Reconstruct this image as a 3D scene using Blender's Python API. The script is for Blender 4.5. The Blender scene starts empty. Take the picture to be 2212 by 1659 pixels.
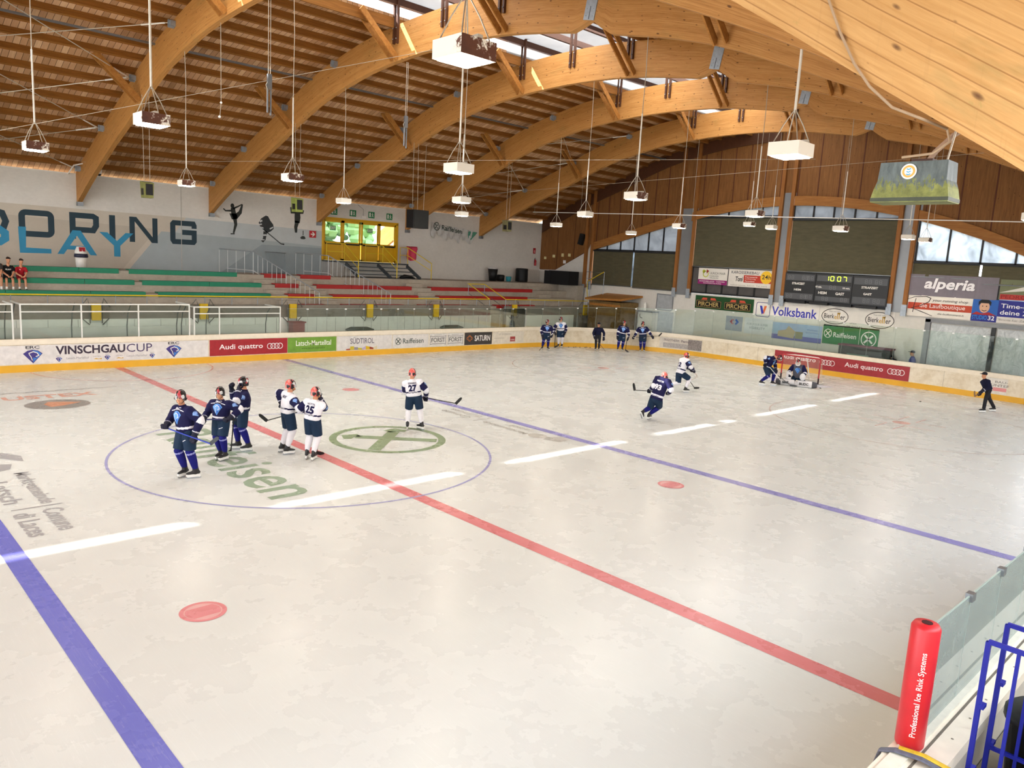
import bpy, bmesh, math, random
from math import sin, cos, pi, radians, sqrt, atan2
from mathutils import Vector as V, Matrix, Euler
from mathutils.bvhtree import BVHTree
random.seed(7)
C = bpy.context.scene.collection
SC = bpy.context.scene

# ------------------------------------------------------------------ camera
cam_d = bpy.data.cameras.new('camera'); cam = bpy.data.objects.new('camera', cam_d); C.objects.link(cam)
cam_d.sensor_width = 36; cam_d.lens = 26.82; cam_d.clip_start = .05; cam_d.clip_end = 500
_yaw, _pit, _rol = radians(43.765), radians(-9.052), radians(3.199)
_f = V((sin(_yaw)*cos(_pit), cos(_yaw)*cos(_pit), sin(_pit)))
_r = _f.cross(V((0, 0, 1))).normalized(); _u = _r.cross(_f)
_r2 = _r*cos(_rol)+_u*sin(_rol); _u2 = -_r*sin(_rol)+_u*cos(_rol)
cam.matrix_world = Matrix(((_r2.x, _u2.x, -_f.x, -9.228), (_r2.y, _u2.y, -_f.y, -16.770), (_r2.z, _u2.z, -_f.z, 4.899), (0, 0, 0, 1)))
SC.camera = cam

# ------------------------------------------------------------------ daylight, exposure
SC.view_settings.view_transform = 'Standard'; SC.view_settings.look = 'None'
SC.view_settings.gamma = 1; SC.view_settings.use_curve_mapping = False
SC.view_settings.exposure = 0.42
SC.cycles.max_bounces = 10; SC.cycles.diffuse_bounces = 5; SC.cycles.transparent_max_bounces = 24
SC.cycles.sample_clamp_indirect = 6; SC.cycles.caustics_reflective = False; SC.cycles.caustics_refractive = False

def hexc(h):
    h = h.lstrip('#'); o = []
    for i in (0, 2, 4):
        c = int(h[i:i+2], 16)/255
        o.append(c/12.92 if c <= .04045 else ((c+.055)/1.055)**2.4)
    return (*o, 1)

W = bpy.data.worlds.new('sky'); SC.world = W; W.use_nodes = True
_n, _l = W.node_tree.nodes, W.node_tree.links; _n.clear()
_o = _n.new('ShaderNodeOutputWorld'); _b = _n.new('ShaderNodeBackground'); _t = _n.new('ShaderNodeTexCoord')
_s = _n.new('ShaderNodeSeparateXYZ'); _rp = _n.new('ShaderNodeValToRGB')
_l.new(_t.outputs['Generated'], _s.inputs[0]); _l.new(_s.outputs['Z'], _rp.inputs[0]); _l.new(_rp.outputs[0], _b.inputs[0]); _l.new(_b.outputs[0], _o.inputs[0])
_rp.color_ramp.elements[0].position = 0.0; _rp.color_ramp.elements[0].color = (.95, .97, 1, 1)
_rp.color_ramp.elements[1].position = .7; _rp.color_ramp.elements[1].color = (.72, .84, 1, 1)
_b.inputs[1].default_value = 4.0

def lamp(name, kind, energy, color, loc=(0, 0, 0), **kw):
    d = bpy.data.lights.new(name, kind); d.energy = energy; d.color = color
    for k, v in kw.items():
        if k != 'aim': setattr(d, k, v)
    o = bpy.data.objects.new(name, d); C.objects.link(o); o.location = loc
    if 'aim' in kw: o.rotation_euler = V(kw['aim']).to_track_quat('-Z', 'Y').to_euler()
    return o
SUN = lamp('sun', 'SUN', 15.0, (1, .96, .9), (-20, 20, 30), aim=(1.14, -.779, -1), angle=radians(.5))
# daylight through the open left end of the hall and the open side of the spectators' terrace
lamp('daylight_left_end', 'AREA', 2100, (1, .985, .965), (-30.6, 2, 7.2), aim=(1, 0, -.12), shape='RECTANGLE', size=7, size_y=34)
lamp('daylight_terrace', 'AREA', 500, (1, .985, .965), (4, -18.9, 5.6), aim=(.0, 1, -.15), shape='RECTANGLE', size=40, size_y=1.0)
# daylight through the roof lantern
lamp('daylight_lantern', 'AREA', 3600, (1, .985, .965), (0, 3.9, 13.8), aim=(0, 0, -1), shape='RECTANGLE', size=56, size_y=4.0)

# ------------------------------------------------------------------ mesh helpers
class MB:
    def __init__(s): s.v = []; s.f = []; s.m = []; s.uv = {}
    def add(s, vs, fs, mi=0):
        b = len(s.v); s.v += [tuple(x) for x in vs]
        for f in fs: s.f.append([i+b for i in f]); s.m.append(mi)
        return s
    def box(s, a, b, mi=0):
        x0, y0, z0 = [min(a[i], b[i]) for i in range(3)]; x1, y1, z1 = [max(a[i], b[i]) for i in range(3)]
        vs = [(x0,y0,z0),(x1,y0,z0),(x1,y1,z0),(x0,y1,z0),(x0,y0,z1),(x1,y0,z1),(x1,y1,z1),(x0,y1,z1)]
        return s.add(vs, [(0,3,2,1),(4,5,6,7),(0,1,5,4),(1,2,6,5),(2,3,7,6),(3,0,4,7)], mi)
    def obox(s, c, ax, ay, az, mi=0):    # oriented box: half-axis vectors
        c, ax, ay, az = V(c), V(ax), V(ay), V(az)
        vs = [c+ax*i+ay*j+az*k for k in (-1, 1) for j in (-1, 1) for i in (-1, 1)]
        return s.add(vs, [(0,2,3,1),(4,5,7,6),(0,1,5,4),(1,3,7,5),(3,2,6,7),(2,0,4,6)], mi)
    def bar(s, p, q, w, h, up=(0, 0, 1), mi=0):
        p, q = V(p), V(q); d = (q-p); L = d.length; d = d/L; u = V(up)
        if abs(d.dot(u)) > .98: u = V((1, 0, 0))
        sd = d.cross(u).normalized(); u = sd.cross(d)
        return s.obox((p+q)/2, d*L/2, sd*w/2, u*h/2, mi)
    def tube(s, pts, rads, n=10, mi=0, cap='flat', ref=None, closed=False):
        pts = [V(p) for p in pts]; N = len(pts)
        if not isinstance(rads, (list, tuple)): rads = [rads]*N
        rads = [r if isinstance(r, (list, tuple)) else (r, r) for r in rads]
        tg = []
        for i in range(N):
            if closed: t = pts[(i+1) % N]-pts[i-1]
            else: t = pts[min(i+1, N-1)]-pts[max(i-1, 0)]
            tg.append(t.normalized() if t.length > 1e-9 else V((0, 0, 1)))
        if ref is None:
            ref = V((1, 0, 0)) if abs(tg[0].x) < .8 else V((0, 1, 0))
        x = V(ref); rings = []; cs = [(cos(2*pi*k/n), sin(2*pi*k/n)) for k in range(n)]
        P2, R2 = list(pts), list(rads)
        if cap == 'dome' and not closed:
            P2 = [pts[0]-tg[0]*min(rads[0])*.55]+pts+[pts[-1]+tg[-1]*min(rads[-1])*.55]
            R2 = [(rads[0][0]*.6, rads[0][1]*.6)]+rads+[(rads[-1][0]*.6, rads[-1][1]*.6)]
            tg = [tg[0]]+tg+[tg[-1]]
        vs = []
        for p, r, t in zip(P2, R2, tg):
            x = x-t*x.dot(t)
            if x.length < 1e-5: x = t.orthogonal()
            x.normalize(); y = t.cross(x)
            vs += [p+x*c*r[0]+y*sn*r[1] for c, sn in cs]
        fs = []; M = len(P2)
        for i in range(M if closed else M-1):
            a, b = i*n, ((i+1) % M)*n
            fs += [(a+k, a+(k+1) % n, b+(k+1) % n, b+k) for k in range(n)]
        if not closed:
            fs.append(tuple(reversed(range(n)))); fs.append(tuple((M-1)*n+k for k in range(n)))
        return s.add(vs, fs, mi)
    def ball(s, c, r, n=12, m=8, mi=0, ax=None):
        c = V(c); r = r if isinstance(r, (list, tuple)) else (r, r, r)
        X, Y, Z = [V(a) for a in (ax or ((1, 0, 0), (0, 1, 0), (0, 0, 1)))]
        vs = [c+Z*r[2]]; fs = []
        for j in range(1, m):
            t = pi*j/m
            vs += [c+X*r[0]*sin(t)*cos(2*pi*k/n)+Y*r[1]*sin(t)*sin(2*pi*k/n)+Z*r[2]*cos(t) for k in range(n)]
        vs.append(c-Z*r[2]); L = len(vs)-1
        for k in range(n):
            fs.append((0, 1+k, 1+(k+1) % n)); fs.append((L, L-n+(k+1) % n, L-n+k))
            for j in range(m-2):
                a = 1+j*n; fs.append((a+k, a+n+k, a+n+(k+1) % n, a+(k+1) % n))
        return s.add(vs, fs, mi)
    def lathe(s, c, prof, n=20, mi=0, axis=(0, 0, 1)):
        return s.tube([V(c)+V(axis)*z for r, z in prof], [max(r, 1e-4) for r, z in prof], n, mi)
    def poly(s, pts, mi=0, th=0.0, nrm=None):   # flat polygon, or a prism of thickness th along nrm
        pts = [V(p) for p in pts]
        if not th: return s.add(pts, [tuple(range(len(pts)))], mi)
        d = V(nrm)*th; n = len(pts)
        fs = [tuple(range(n-1, -1, -1)), tuple(range(n, 2*n))]+[(i, (i+1) % n, n+(i+1) % n, n+i) for i in range(n)]
        return s.add(pts+[p+d for p in pts], fs, mi)
    def mapped(s, o, ux, uy): return Flat(s, o, ux, uy)
    def build(s, name, mats, parent=None, smooth=False, local=False, origin=None):
        me = bpy.data.meshes.new(name)
        mats = mats if isinstance(mats, (list, tuple)) else [mats]
        vs = [V(x) for x in s.v]
        if parent is None and not local:
            if origin is None:
                lo = [min(v[i] for v in vs) for i in range(3)]; hi = [max(v[i] for v in vs) for i in range(3)]
                origin = V(((lo[0]+hi[0])/2, (lo[1]+hi[1])/2, lo[2]))
            origin = V(origin); vs = [v-origin for v in vs]
        elif parent is not None and not local:
            I = wm(parent).inverted(); vs = [I @ v for v in vs]
        me.from_pydata([tuple(v) for v in vs], [], s.f)
        for m in mats: me.materials.append(m)
        if len(mats) > 1: me.polygons.foreach_set('material_index', s.m)
        if smooth: me.polygons.foreach_set('use_smooth', [True]*len(s.f))
        if s.uv:
            lay = me.uv_layers.new(name='UVMap')
            for p in me.polygons:
                for li in p.loop_indices: lay.data[li].uv = s.uv.get(me.loops[li].vertex_index, (0, 0))
        me.update()
        o = bpy.data.objects.new(name, me); C.objects.link(o)
        if parent is not None: o.parent = parent
        elif not local: o.location = origin
        return o

def wm(o):
    m = Matrix.Translation(o.location) @ o.rotation_euler.to_matrix().to_4x4()
    return wm(o.parent) @ m if o.parent else m

class Flat:     # 2-D drawing on a plane: origin o, unit axes ux, uy
    def __init__(s, mb, o, ux, uy, k=1.0):
        s.mb = mb; s.o = V(o); s.x = V(ux)*k; s.y = V(uy)*k; s.lift = 0.0; s.n = V(ux).cross(V(uy)).normalized()
    def P(s, p): return s.o+s.x*p[0]+s.y*p[1]+s.n*s.lift
    def poly(s, pts, mi=0): s.mb.add([s.P(p) for p in pts], [tuple(range(len(pts)))], mi); return s
    def rect(s, x0, y0, x1, y1, mi=0): return s.poly([(x0, y0), (x1, y0), (x1, y1), (x0, y1)], mi)
    def disc(s, c, rx, ry=None, mi=0, n=28): ry = ry or rx; return s.poly([(c[0]+rx*cos(2*pi*k/n), c[1]+ry*sin(2*pi*k/n)) for k in range(n)], mi)
    def stroke(s, pts, w, mi=0, closed=False):
        N = len(pts); pts = [V((p[0], p[1])) for p in pts]; w = w if isinstance(w, (list, tuple)) else [w]*N; L = []; R = []
        for i in range(N):
            a = pts[i-1] if (i or closed) else None; b = pts[(i+1) % N] if (i < N-1 or closed) else None
            d1 = (pts[i]-a).normalized() if a is not None else None; d2 = (b-pts[i]).normalized() if b is not None else None
            d1 = d1 if d1 is not None else d2; d2 = d2 if d2 is not None else d1
            n1 = V((-d1.y, d1.x)); n2 = V((-d2.y, d2.x)); m = (n1+n2)
            m = m.normalized() if m.length > 1e-6 else n1
            k = w[i]/2/max(.45, m.dot(n1)); L.append(pts[i]+m*k); R.append(pts[i]-m*k)
        vs = [s.P(p) for p in L]+[s.P(p) for p in R]
        s.mb.add(vs, [(i, N+i, N+(i+1) % N, (i+1) % N) for i in range(N if closed else N-1)], mi); return s
    def ring(s, c, rx, ry, w, mi=0, n=36, a0=0, a1=2*pi):
        full = abs(a1-a0-2*pi) < 1e-6
        return s.stroke([(c[0]+rx*cos(a0+(a1-a0)*k/n), c[1]+ry*sin(a0+(a1-a0)*k/n)) for k in range(n if full else n+1)], w, mi, full)
    def text(s, t, x, y, w, h, mi=0, bold=0.0, shear=0.0, gap=1.0):   # fills the box w x h, lower left corner at x, y
        vs, fs = glyphs(t, bold, shear, gap)
        s.mb.add([s.P((x+a*w, y+b*h)) for a, b in vs], fs, mi); return s

_gc = {}
def glyphs(t, bold, shear, gap):
    key = (t, bold, shear, gap)
    if key not in _gc:
        cu = bpy.data.curves.new('lettering', 'FONT'); cu.body = t; cu.offset = bold; cu.shear = shear; cu.space_character = gap; cu.resolution_u = 3
        o = bpy.data.objects.new('lettering', cu); me = bpy.data.meshes.new_from_object(o)
        xs = [v.co.x for v in me.vertices]; ys = [v.co.y for v in me.vertices]
        x0, x1, y0, y1 = min(xs), max(xs), min(ys), max(ys)
        _gc[key] = ([((v.co.x-x0)/(x1-x0), (v.co.y-y0)/(y1-y0)) for v in me.vertices], [tuple(p.vertices) for p in me.polygons])
        bpy.data.meshes.remove(me); bpy.data.objects.remove(o); bpy.data.curves.remove(cu)
    return _gc[key]

def tag(o, label=None, cat=None, group=None, kind=None):
    if label: o['label'] = label
    if cat: o['category'] = cat
    if group: o['group'] = group
    if kind: o['kind'] = kind
    return o
def thing(name, label, cat, loc=(0, 0, 0), rotz=0, group=None):
    o = bpy.data.objects.new(name, None); C.objects.link(o); o.empty_display_size = .2
    o.location = loc; o.rotation_euler = (0, 0, rotz); return tag(o, label, cat, group)
def struct(o): o['kind'] = 'structure'; return o
def dup(root, loc, label=None, rotz=None):
    def cp(o, par):
        c = o.copy(); C.objects.link(c)
        if par is not None: c.parent = par
        for ch in list(o.children): cp(ch, c)
        return c
    r = cp(root, None); r.location = loc
    if rotz is not None: r.rotation_euler = (0, 0, rotz)
    if label: r['label'] = label
    return r
ORD = ['first', 'second', 'third', 'fourth', 'fifth', 'sixth', 'seventh', 'eighth', 'ninth', 'tenth', 'eleventh', 'twelfth', 'thirteenth',
       'fourteenth', 'fifteenth', 'sixteenth', 'seventeenth', 'eighteenth', 'nineteenth', 'twentieth', 'twenty-first', 'twenty-second',
       'twenty-third', 'twenty-fourth', 'twenty-fifth', 'twenty-sixth', 'twenty-seventh', 'twenty-eighth']

# ------------------------------------------------------------------ materials
_mc = {}
class NT:
    def __init__(s, name):
        s.m = bpy.data.materials.new(name); s.m.use_nodes = True; s.n = s.m.node_tree.nodes; s.l = s.m.node_tree.links
        s.b = s.n['Principled BSDF']; s.out = s.n['Material Output']
    def new(s, t, **kw):
        n = s.n.new(t)
        for k, v in kw.items():
            if k in n.inputs: n.inputs[k].default_value = v
            else: setattr(n, k, v)
        return n
    def link(s, a, b): s.l.new(a, b)
    def ramp(s, fac, els, const=False):
        r = s.new('ShaderNodeValToRGB'); cr = r.color_ramp
        if const: cr.interpolation = 'CONSTANT'
        while len(cr.elements) > 1: cr.elements.remove(cr.elements[-1])
        for i, (p, c) in enumerate(els):
            e = cr.elements[0] if i == 0 else cr.elements.new(p)
            e.position = p; e.color = c if len(c) == 4 else (*c, 1)
        s.link(fac, r.inputs[0]); return r.outputs[0]
    def math(s, op, a, b=None):
        n = s.new('ShaderNodeMath', operation=op)
        for i, x in enumerate((a, b)):
            if x is None: continue
            if isinstance(x, (int, float)): n.inputs[i].default_value = x
            else: s.link(x, n.inputs[i])
        return n.outputs[0]
    def mix(s, f, a, b, mode='MIX'):
        n = s.new('ShaderNodeMix', data_type='RGBA', blend_type=mode)
        for k, x in ((0, f), (6, a), (7, b)):
            if isinstance(x, (int, float)): n.inputs[k].default_value = x
            elif isinstance(x, tuple): n.inputs[k].default_value = x
            else: s.link(x, n.inputs[k])
        return n.outputs[2]
    def noise(s, co, scale, detail=4, rough=.6, dist=0):
        n = s.new('ShaderNodeTexNoise', Scale=scale, Detail=detail, Roughness=rough, Distortion=dist); s.link(co, n.inputs['Vector']); return n.outputs['Fac']
    def coord(s, kind='Object', scale=(1, 1, 1), rot=(0, 0, 0)):
        t = s.new('ShaderNodeTexCoord'); m = s.new('ShaderNodeMapping'); m.inputs['Scale'].default_value = scale; m.inputs['Rotation'].default_value = rot
        s.link(t.outputs[kind], m.inputs[0]); return m.outputs[0]
    def bump(s, h, st, dist=.01):
        b = s.new('ShaderNodeBump', Strength=st, Distance=dist); s.link(h, b.inputs['Height']); s.link(b.outputs[0], s.b.inputs['Normal'])

def M(h, rough=.6, metal=0.0, var=.10, scale=6.0, spec=.4, name=None, emit=0.0):
    key = (h, rough, metal, var, scale, spec, emit)
    if key in _mc: return _mc[key]
    t = NT(name or 'paint_'+h.lstrip('#')); c = hexc(h)
    nz = t.noise(t.coord(), scale, 5)
    d = tuple(x*(1-var) for x in c[:3]); l = tuple(min(1, x*(1+var*.7)+.004*var) for x in c[:3])
    col = t.ramp(nz, [(.3, d), (.7, l)])
    t.link(col, t.b.inputs['Base Color']); t.b.inputs['Roughness'].default_value = rough; t.b.inputs['Metallic'].default_value = metal
    t.b.inputs['Specular IOR Level'].default_value = spec
    if emit: t.link(col, t.b.inputs['Emission Color']); t.b.inputs['Emission Strength'].default_value = emit
    _mc[key] = t.m; return t.m

def wood(name, dark, light, coord='Object', along=(.35, 6, 6), knots=True, lam=None, rough=.62, spec=.25, blotch=.0):
    t = NT(name); co = t.coord(coord, along)
    g = t.noise(co, 3.0, 7, .65, .6); base = t.ramp(g, [(.28, hexc(dark)), (.72, hexc(light))])
    co1 = t.coord(coord)
    big = t.noise(co1, .5, 3, .5); base = t.mix(t.math('MULTIPLY', big, .5), base, hexc(dark), 'MIX')
    if lam and blotch:
        ms = t.noise(t.coord(coord, (1, 1, 1)), 5.5, 4, .6); base = t.mix(t.ramp(ms, [(.69, (0, 0, 0)), (.75, (.55,)*3)]), base, hexc('#7d7f3c'))
        dr = t.noise(t.coord(coord, (14, .8, 1)), 2.0, 4, .6); base = t.mix(t.ramp(dr, [(.6, (0, 0, 0)), (.72, (.22,)*3)]), base, hexc('#8d6a3c'))
    if blotch:
        st = t.noise(t.coord(coord, (.5, 1.5, 1.5)), 1.3, 5, .7); base = t.mix(t.ramp(st, [(.56, (0, 0, 0)), (.7, (blotch,)*3)]), base, hexc('#6b6a3a'))
    if lam:
        sp = t.new('ShaderNodeSeparateXYZ'); t.link(co1, sp.inputs[0]); fr = t.math('FRACT', t.math('DIVIDE', sp.outputs['Y'], lam))
        ln = t.ramp(fr, [(0, (.75,)*3), (.05, (.6,)*3), (.09, (0, 0, 0))]); base = t.mix(ln, base, hexc('#7a4a1c'))
        seed = t.math('FLOOR', t.math('DIVIDE', sp.outputs['Y'], lam)); wn = t.new('ShaderNodeTexWhiteNoise', noise_dimensions='1D'); t.link(seed, wn.inputs['W'])
        base = t.mix(t.math('MULTIPLY', wn.outputs['Value'], .28), base, hexc(light))
    if knots:
        vo = t.new('ShaderNodeTexVoronoi', Scale=1.0)
        if lam: vo.voronoi_dimensions = '2D'
        t.link(t.coord(coord, ((along[0]*3, 3.6, 3.6) if along[2] > 1 else (6, 6, 3.2)) if lam is None else (2.4, 6.0, 1)), vo.inputs['Vector'])
        rs = t.new('ShaderNodeSeparateColor'); t.link(vo.outputs['Color'], rs.inputs[0]); kd = t.math('ADD', vo.outputs['Distance'], t.math('MULTIPLY', rs.outputs[0], .16 if lam else .1))
        base = t.mix(t.ramp(kd, [(.05, (.85,)*3), (.09, (.6,)*3), (.13, (0, 0, 0))]), base, hexc('#4a2812'))
    t.link(base, t.b.inputs['Base Color']); t.b.inputs['Roughness'].default_value = rough; t.b.inputs['Specular IOR Level'].default_value = spec
    t.bump(g, .15, .01); return t.m

def glass(name, tint, gl=.10, rough=.02, haze=None, hz=0):
    t = NT(name); tr = t.new('ShaderNodeBsdfTransparent'); tr.inputs[0].default_value = tint
    gs = t.new('ShaderNodeBsdfGlossy', Roughness=rough); fr = t.new('ShaderNodeFresnel', IOR=1.45)
    mx = t.new('ShaderNodeMixShader'); t.link(t.math('MAXIMUM', t.math('MULTIPLY', fr.outputs[0], .9), gl*.3), mx.inputs[0])
    base = tr.outputs[0]
    if haze:
        df = t.new('ShaderNodeBsdfDiffuse'); df.inputs[0].default_value = haze; m2 = t.new('ShaderNodeMixShader'); t.link(t.ramp(t.noise(t.coord('Object'), 4, 5, .7), [(.3, (hz*.85,)*3), (.7, (hz,)*3)]), m2.inputs[0]); t.link(base, m2.inputs[1]); t.link(df.outputs[0], m2.inputs[2]); base = m2.outputs[0]
    t.link(base, mx.inputs[1]); t.link(gs.outputs[0], mx.inputs[2]); t.n.remove(t.b); t.link(mx.outputs[0], t.out.inputs[0]); return t.m

def frosted(name, col, trans=.6, var=.2, clear=0.0):
    t = NT(name); co = t.coord('Object', (1, 1, 1)); nz = t.noise(co, 1.1, 3, .5, .8)
    c = t.ramp(nz, [(.3, tuple(x*(1-var) for x in col)), (.7, tuple(min(1, x*(1+var*.4)) for x in col))])
    a = t.new('ShaderNodeBsdfTranslucent'); d = t.new('ShaderNodeBsdfDiffuse'); t.link(c, a.inputs[0]); t.link(c, d.inputs[0])
    mx = t.new('ShaderNodeMixShader'); mx.inputs[0].default_value = trans; t.link(d.outputs[0], mx.inputs[1]); t.link(a.outputs[0], mx.inputs[2])
    sh = mx.outputs[0]
    if clear:
        tr = t.new('ShaderNodeBsdfTransparent'); tr.inputs[0].default_value = (.9, .95, .97, 1); m2 = t.new('ShaderNodeMixShader'); m2.inputs[0].default_value = clear
        t.link(sh, m2.inputs[1]); t.link(tr.outputs[0], m2.inputs[2]); sh = m2.outputs[0]
    t.n.remove(t.b); t.link(sh, t.out.inputs[0]); return t.m

GLU = wood('glulam_spruce', '#9a642c', '#cc9858', 'UV', (.5, 11, 1), True, .045, .6, .3, .25)
GLUOLD = wood('glulam_weathered', '#ad7f46', '#d2a76e', 'UV', (.7, 12, 1), True, .085, .6, .3, .5)
PURL = wood('purlin_timber', '#74491d', '#a26c30', 'Object', (.4, 9, 9), False, None, .7, .2)
CLAD = wood('wall_boards', '#6b4523', '#97693c', 'Object', (5, 5, .35), True, None, .65, .2)
POST = wood('post_timber', '#7d4c20', '#a87440', 'Object', (6, 6, .35), False, None, .6, .25)
BRACE = wood('brace_timber', '#8c5a26', '#bd8545', 'Object', (3, 3, 3), False, None, .65, .2)
STEEL = M('#8f959a', .42, .85, .08, name='galvanised_steel'); WIRE = M('#b5ac9c', .5, .6, .05, name='wire_rope')
GALV = M('#a4aeb8', .5, .55, .15, 9, name='zinc_plate'); RAILY = M('#d9bd1c', .45, 0, .06, name='yellow_rail'); WHITE = M('#e9e6df', .5, 0, .05, name='white_paint')
CREAM = M('#e8decb', .45, 0, .06, name='cream_plastic'); BLACK = M('#0c0c0e', .5, 0, .1, name='black_plastic'); DGREY = M('#2a2c2e', .5, 0, .1, name='dark_grey')
GLASS = glass('clear_glass', (.93, .965, .95, 1)); RGLASS = glass('rink_glass', (.90, .945, .92, 1), .10); NGLASS = glass('near_glass', (.84, .92, .89, 1), .3, .02, (.62, .73, .69, 1), .42)

def concrete(name, a, b):
    t = NT(name); n1 = t.noise(t.coord('Object', (1, 1, 1)), .7, 6, .7); n2 = t.noise(t.coord('Object', (1, 1, 2)), 5, 6, .7)
    c = t.mix(.45, t.ramp(n1, [(.3, hexc(a)), (.7, hexc(b))]), t.ramp(n2, [(.3, hexc(a)), (.7, hexc(b))]))
    t.link(c, t.b.inputs['Base Color']); t.b.inputs['Roughness'].default_value = .85; t.bump(n2, .1); return t.m
CONC = concrete('concrete', '#948b7d', '#b8afa0'); CONCD = concrete('concrete_dark', '#6f6a61', '#8c867b'); PLASTER = concrete('plaster', '#cfccc5', '#e2dfd8')
# ================================================================== ICE, FLOOR
HL, HW, CR, CXC = 29.84, 15.08, 7.6, 22.24      # half length, half width, corner radius
def ring_pts(off=0.0, step=8):
    pts = []
    for sx, sy, a0 in ((1, 1, 0), (-1, 1, pi/2), (-1, -1, pi), (1, -1, 3*pi/2)):
        for k in range(step+1):
            a = a0+pi/2*k/step; pts.append((sx*CXC+(CR+off)*cos(a), sy*(HW-CR)+(CR+off)*sin(a)))
    return pts
def ice_mat(name, base, amount=1.0):
    t = NT(name); co = t.coord('Object')
    cl = t.noise(co, .16, 5, .6, .4); fine = t.noise(t.coord('Object', (1, 1, 1)), 9, 6, .75)
    c0 = hexc(base); lo = tuple(x*.94 for x in c0[:3]); hi = tuple(min(1, x*1.04) for x in c0[:3])
    col = t.ramp(cl, [(.3, lo), (.7, hi)])
    # skate scratches: thin crossing lines in three directions, and snow specks
    tot = None
    for i, (rz, sc, thr) in enumerate(((.35, (16, .5, 1), .65), (1.35, (19, .55, 1), .66), (-.6, (17, .4, 1), .66), (2.2, (24, .8, 1), .66))):
        n = t.noise(t.coord('Object', sc, (0, 0, rz)), 1.9, 3, .55, 1.4)
        l = t.ramp(n, [(thr, (0, 0, 0)), (thr+.012, (.55*amount,)*3), (thr+.03, (.08*amount,)*3), (thr+.05, (0, 0, 0))])
        tot = l if tot is None else t.mix(1.0, tot, l, 'LIGHTEN')
    patch = t.ramp(t.noise(co, .35, 3, .6), [(.25, (.45,)*3), (.75, (1, 1, 1))]); tot = t.mix(1.0, tot, patch, 'MULTIPLY')
    sn = t.ramp(t.noise(co, 40, 3, .7), [(.66, (0, 0, 0)), (.74, (.22*amount,)*3)]); sn = t.mix(1.0, sn, t.ramp(t.noise(co, .6, 4, .7), [(.4, (0, 0, 0)), (.8, (1, 1, 1))]), 'MULTIPLY')
    tot = t.mix(1.0, tot, sn, 'LIGHTEN')
    col = t.mix(t.math('MULTIPLY', tot, .5), col, (.90, .915, .92, 1))
    t.link(col, t.b.inputs['Base Color'])
    t.link(t.ramp(t.noise(co, .9, 5, .65), [(.3, (.24,)*3), (.7, (.31,)*3)]), t.b.inputs['Roughness'])
    t.b.inputs['Specular IOR Level'].default_value = .36; t.b.inputs['IOR'].default_value = 1.31
    t.bump(fine, .05, .004); return t.m
ICE = ice_mat('ice', '#d5d8d5')
mb = MB(); mb.poly([(x, y, .0) for x, y in ring_pts()]); struct(mb.build('ice_surface', ICE))
mb = MB(); mb.box((-31, -22, -.3), (31, 26.5, -.02)); struct(mb.build('floor', CONCD))
mb = MB(); mb.box((-60, -60, -.6), (80, 70, -.32)); struct(mb.build('ground', M('#c4bda8', .9, 0, .15, .4, name='outdoor_ground')))
# painted marks under the ice
def mark(name, label, draw, hexcol, z=.003):
    mb = MB(); fl = Flat(mb, (0, 0, z), (1, 0, 0), (0, 1, 0)); draw(fl); o = mb.build(name, ice_mat('ice_paint_'+hexcol.lstrip('#'), hexcol, .8) if hexcol not in _mc else _mc[hexcol])
    _mc[hexcol] = o.data.materials[0]; tag(o, label, 'ice marking'); return o
ICE_PINK = ice_mat('ice_paint_pale_red', '#dcaaa9', .8)
RED, BLU, GRN, GRY, PNK = '#cf7d80', '#8384cb', '#8a9c7c', '#b3b2ae', '#dba49c'
mark('center_line', 'wide red centre line painted across the ice', lambda f: f.rect(-.16, -15.05, .16, 15.05), RED)
mark('blue_line', 'purple-blue line crossing the ice right of the centre circle', lambda f: f.rect(6.8, -15.05, 7.1, 15.05), '#8f8cc4')
mark('blue_line', 'broad blue line crossing the ice at the lower left corner', lambda f: f.rect(-7.1, -15.05, -6.8, 15.05), '#6f72c4')
mark('center_circle', 'thin blue circle around centre ice', lambda f: f.ring((0, 0), 4.5, 4.5, .06, n=96), '#9c9cc6', .0035)
for lab, x, y in (('red dot on the ice at lower left, nearest the camera', -5.42, -7.0), ('red dot on the ice between centre line and blue line at right', 5.42, -7.0), ('small red dot on the ice near the far side, left of the blue line', 5.48, 7.05)):
    def dr(f, x=x, y=y): f.lift = 0; f.ring((x, y), .275, .275, .06, n=40); f.poly([(x+.23*cos(a), y+.23*sin(a)) for a in [radians(d) for d in list(range(-40, 41, 8))+list(range(140, 221, 8))]])
    fs = mark('faceoff_spot', lab, dr, '#d4868a', .0034); mb = MB(); Flat(mb, (x, y, .0028), (1, 0, 0), (0, 1, 0)).disc((0, 0), .3); mb.build('pale_disc', ICE_PINK, fs)
mark('referee_crease', 'thin red half circle against the far boards below the cup banner', lambda f: f.ring((.2, 15.0), 3.2, 3.2, .06, n=48, a0=pi, a1=2*pi), '#d3a9a6')
for lab, x, y in (('faint red end circle around the faceoff cross near the far corner', 19.81, 7.1), ('faint red end circle around the faceoff cross at the right', 19.5, -7.03)):
    mark('end_circle', lab, lambda f, x=x, y=y: f.ring((x, y), 4.5, 4.5, .05, n=80), '#b9a9a2')
    def dr(f, x=x, y=y):
        f.disc((x, y), .3)
        for sx in (-1, 1):
            for sy in (-1, 1):
                f.stroke([(x+sx*1.6, y+sy*.3), (x+sx*.55, y+sy*.3), (x+sx*.55, y+sy*1.3)], .05)
    mark('faceoff_cross', lab.replace('end circle around the faceoff cross', 'faceoff spot with corner ticks'), dr, '#cfa39b')
mark('goal_line', 'thin red goal line across the far end', lambda f: f.rect(25.9, -13.6, 25.95, 13.6), '#c9a8a4')
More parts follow.
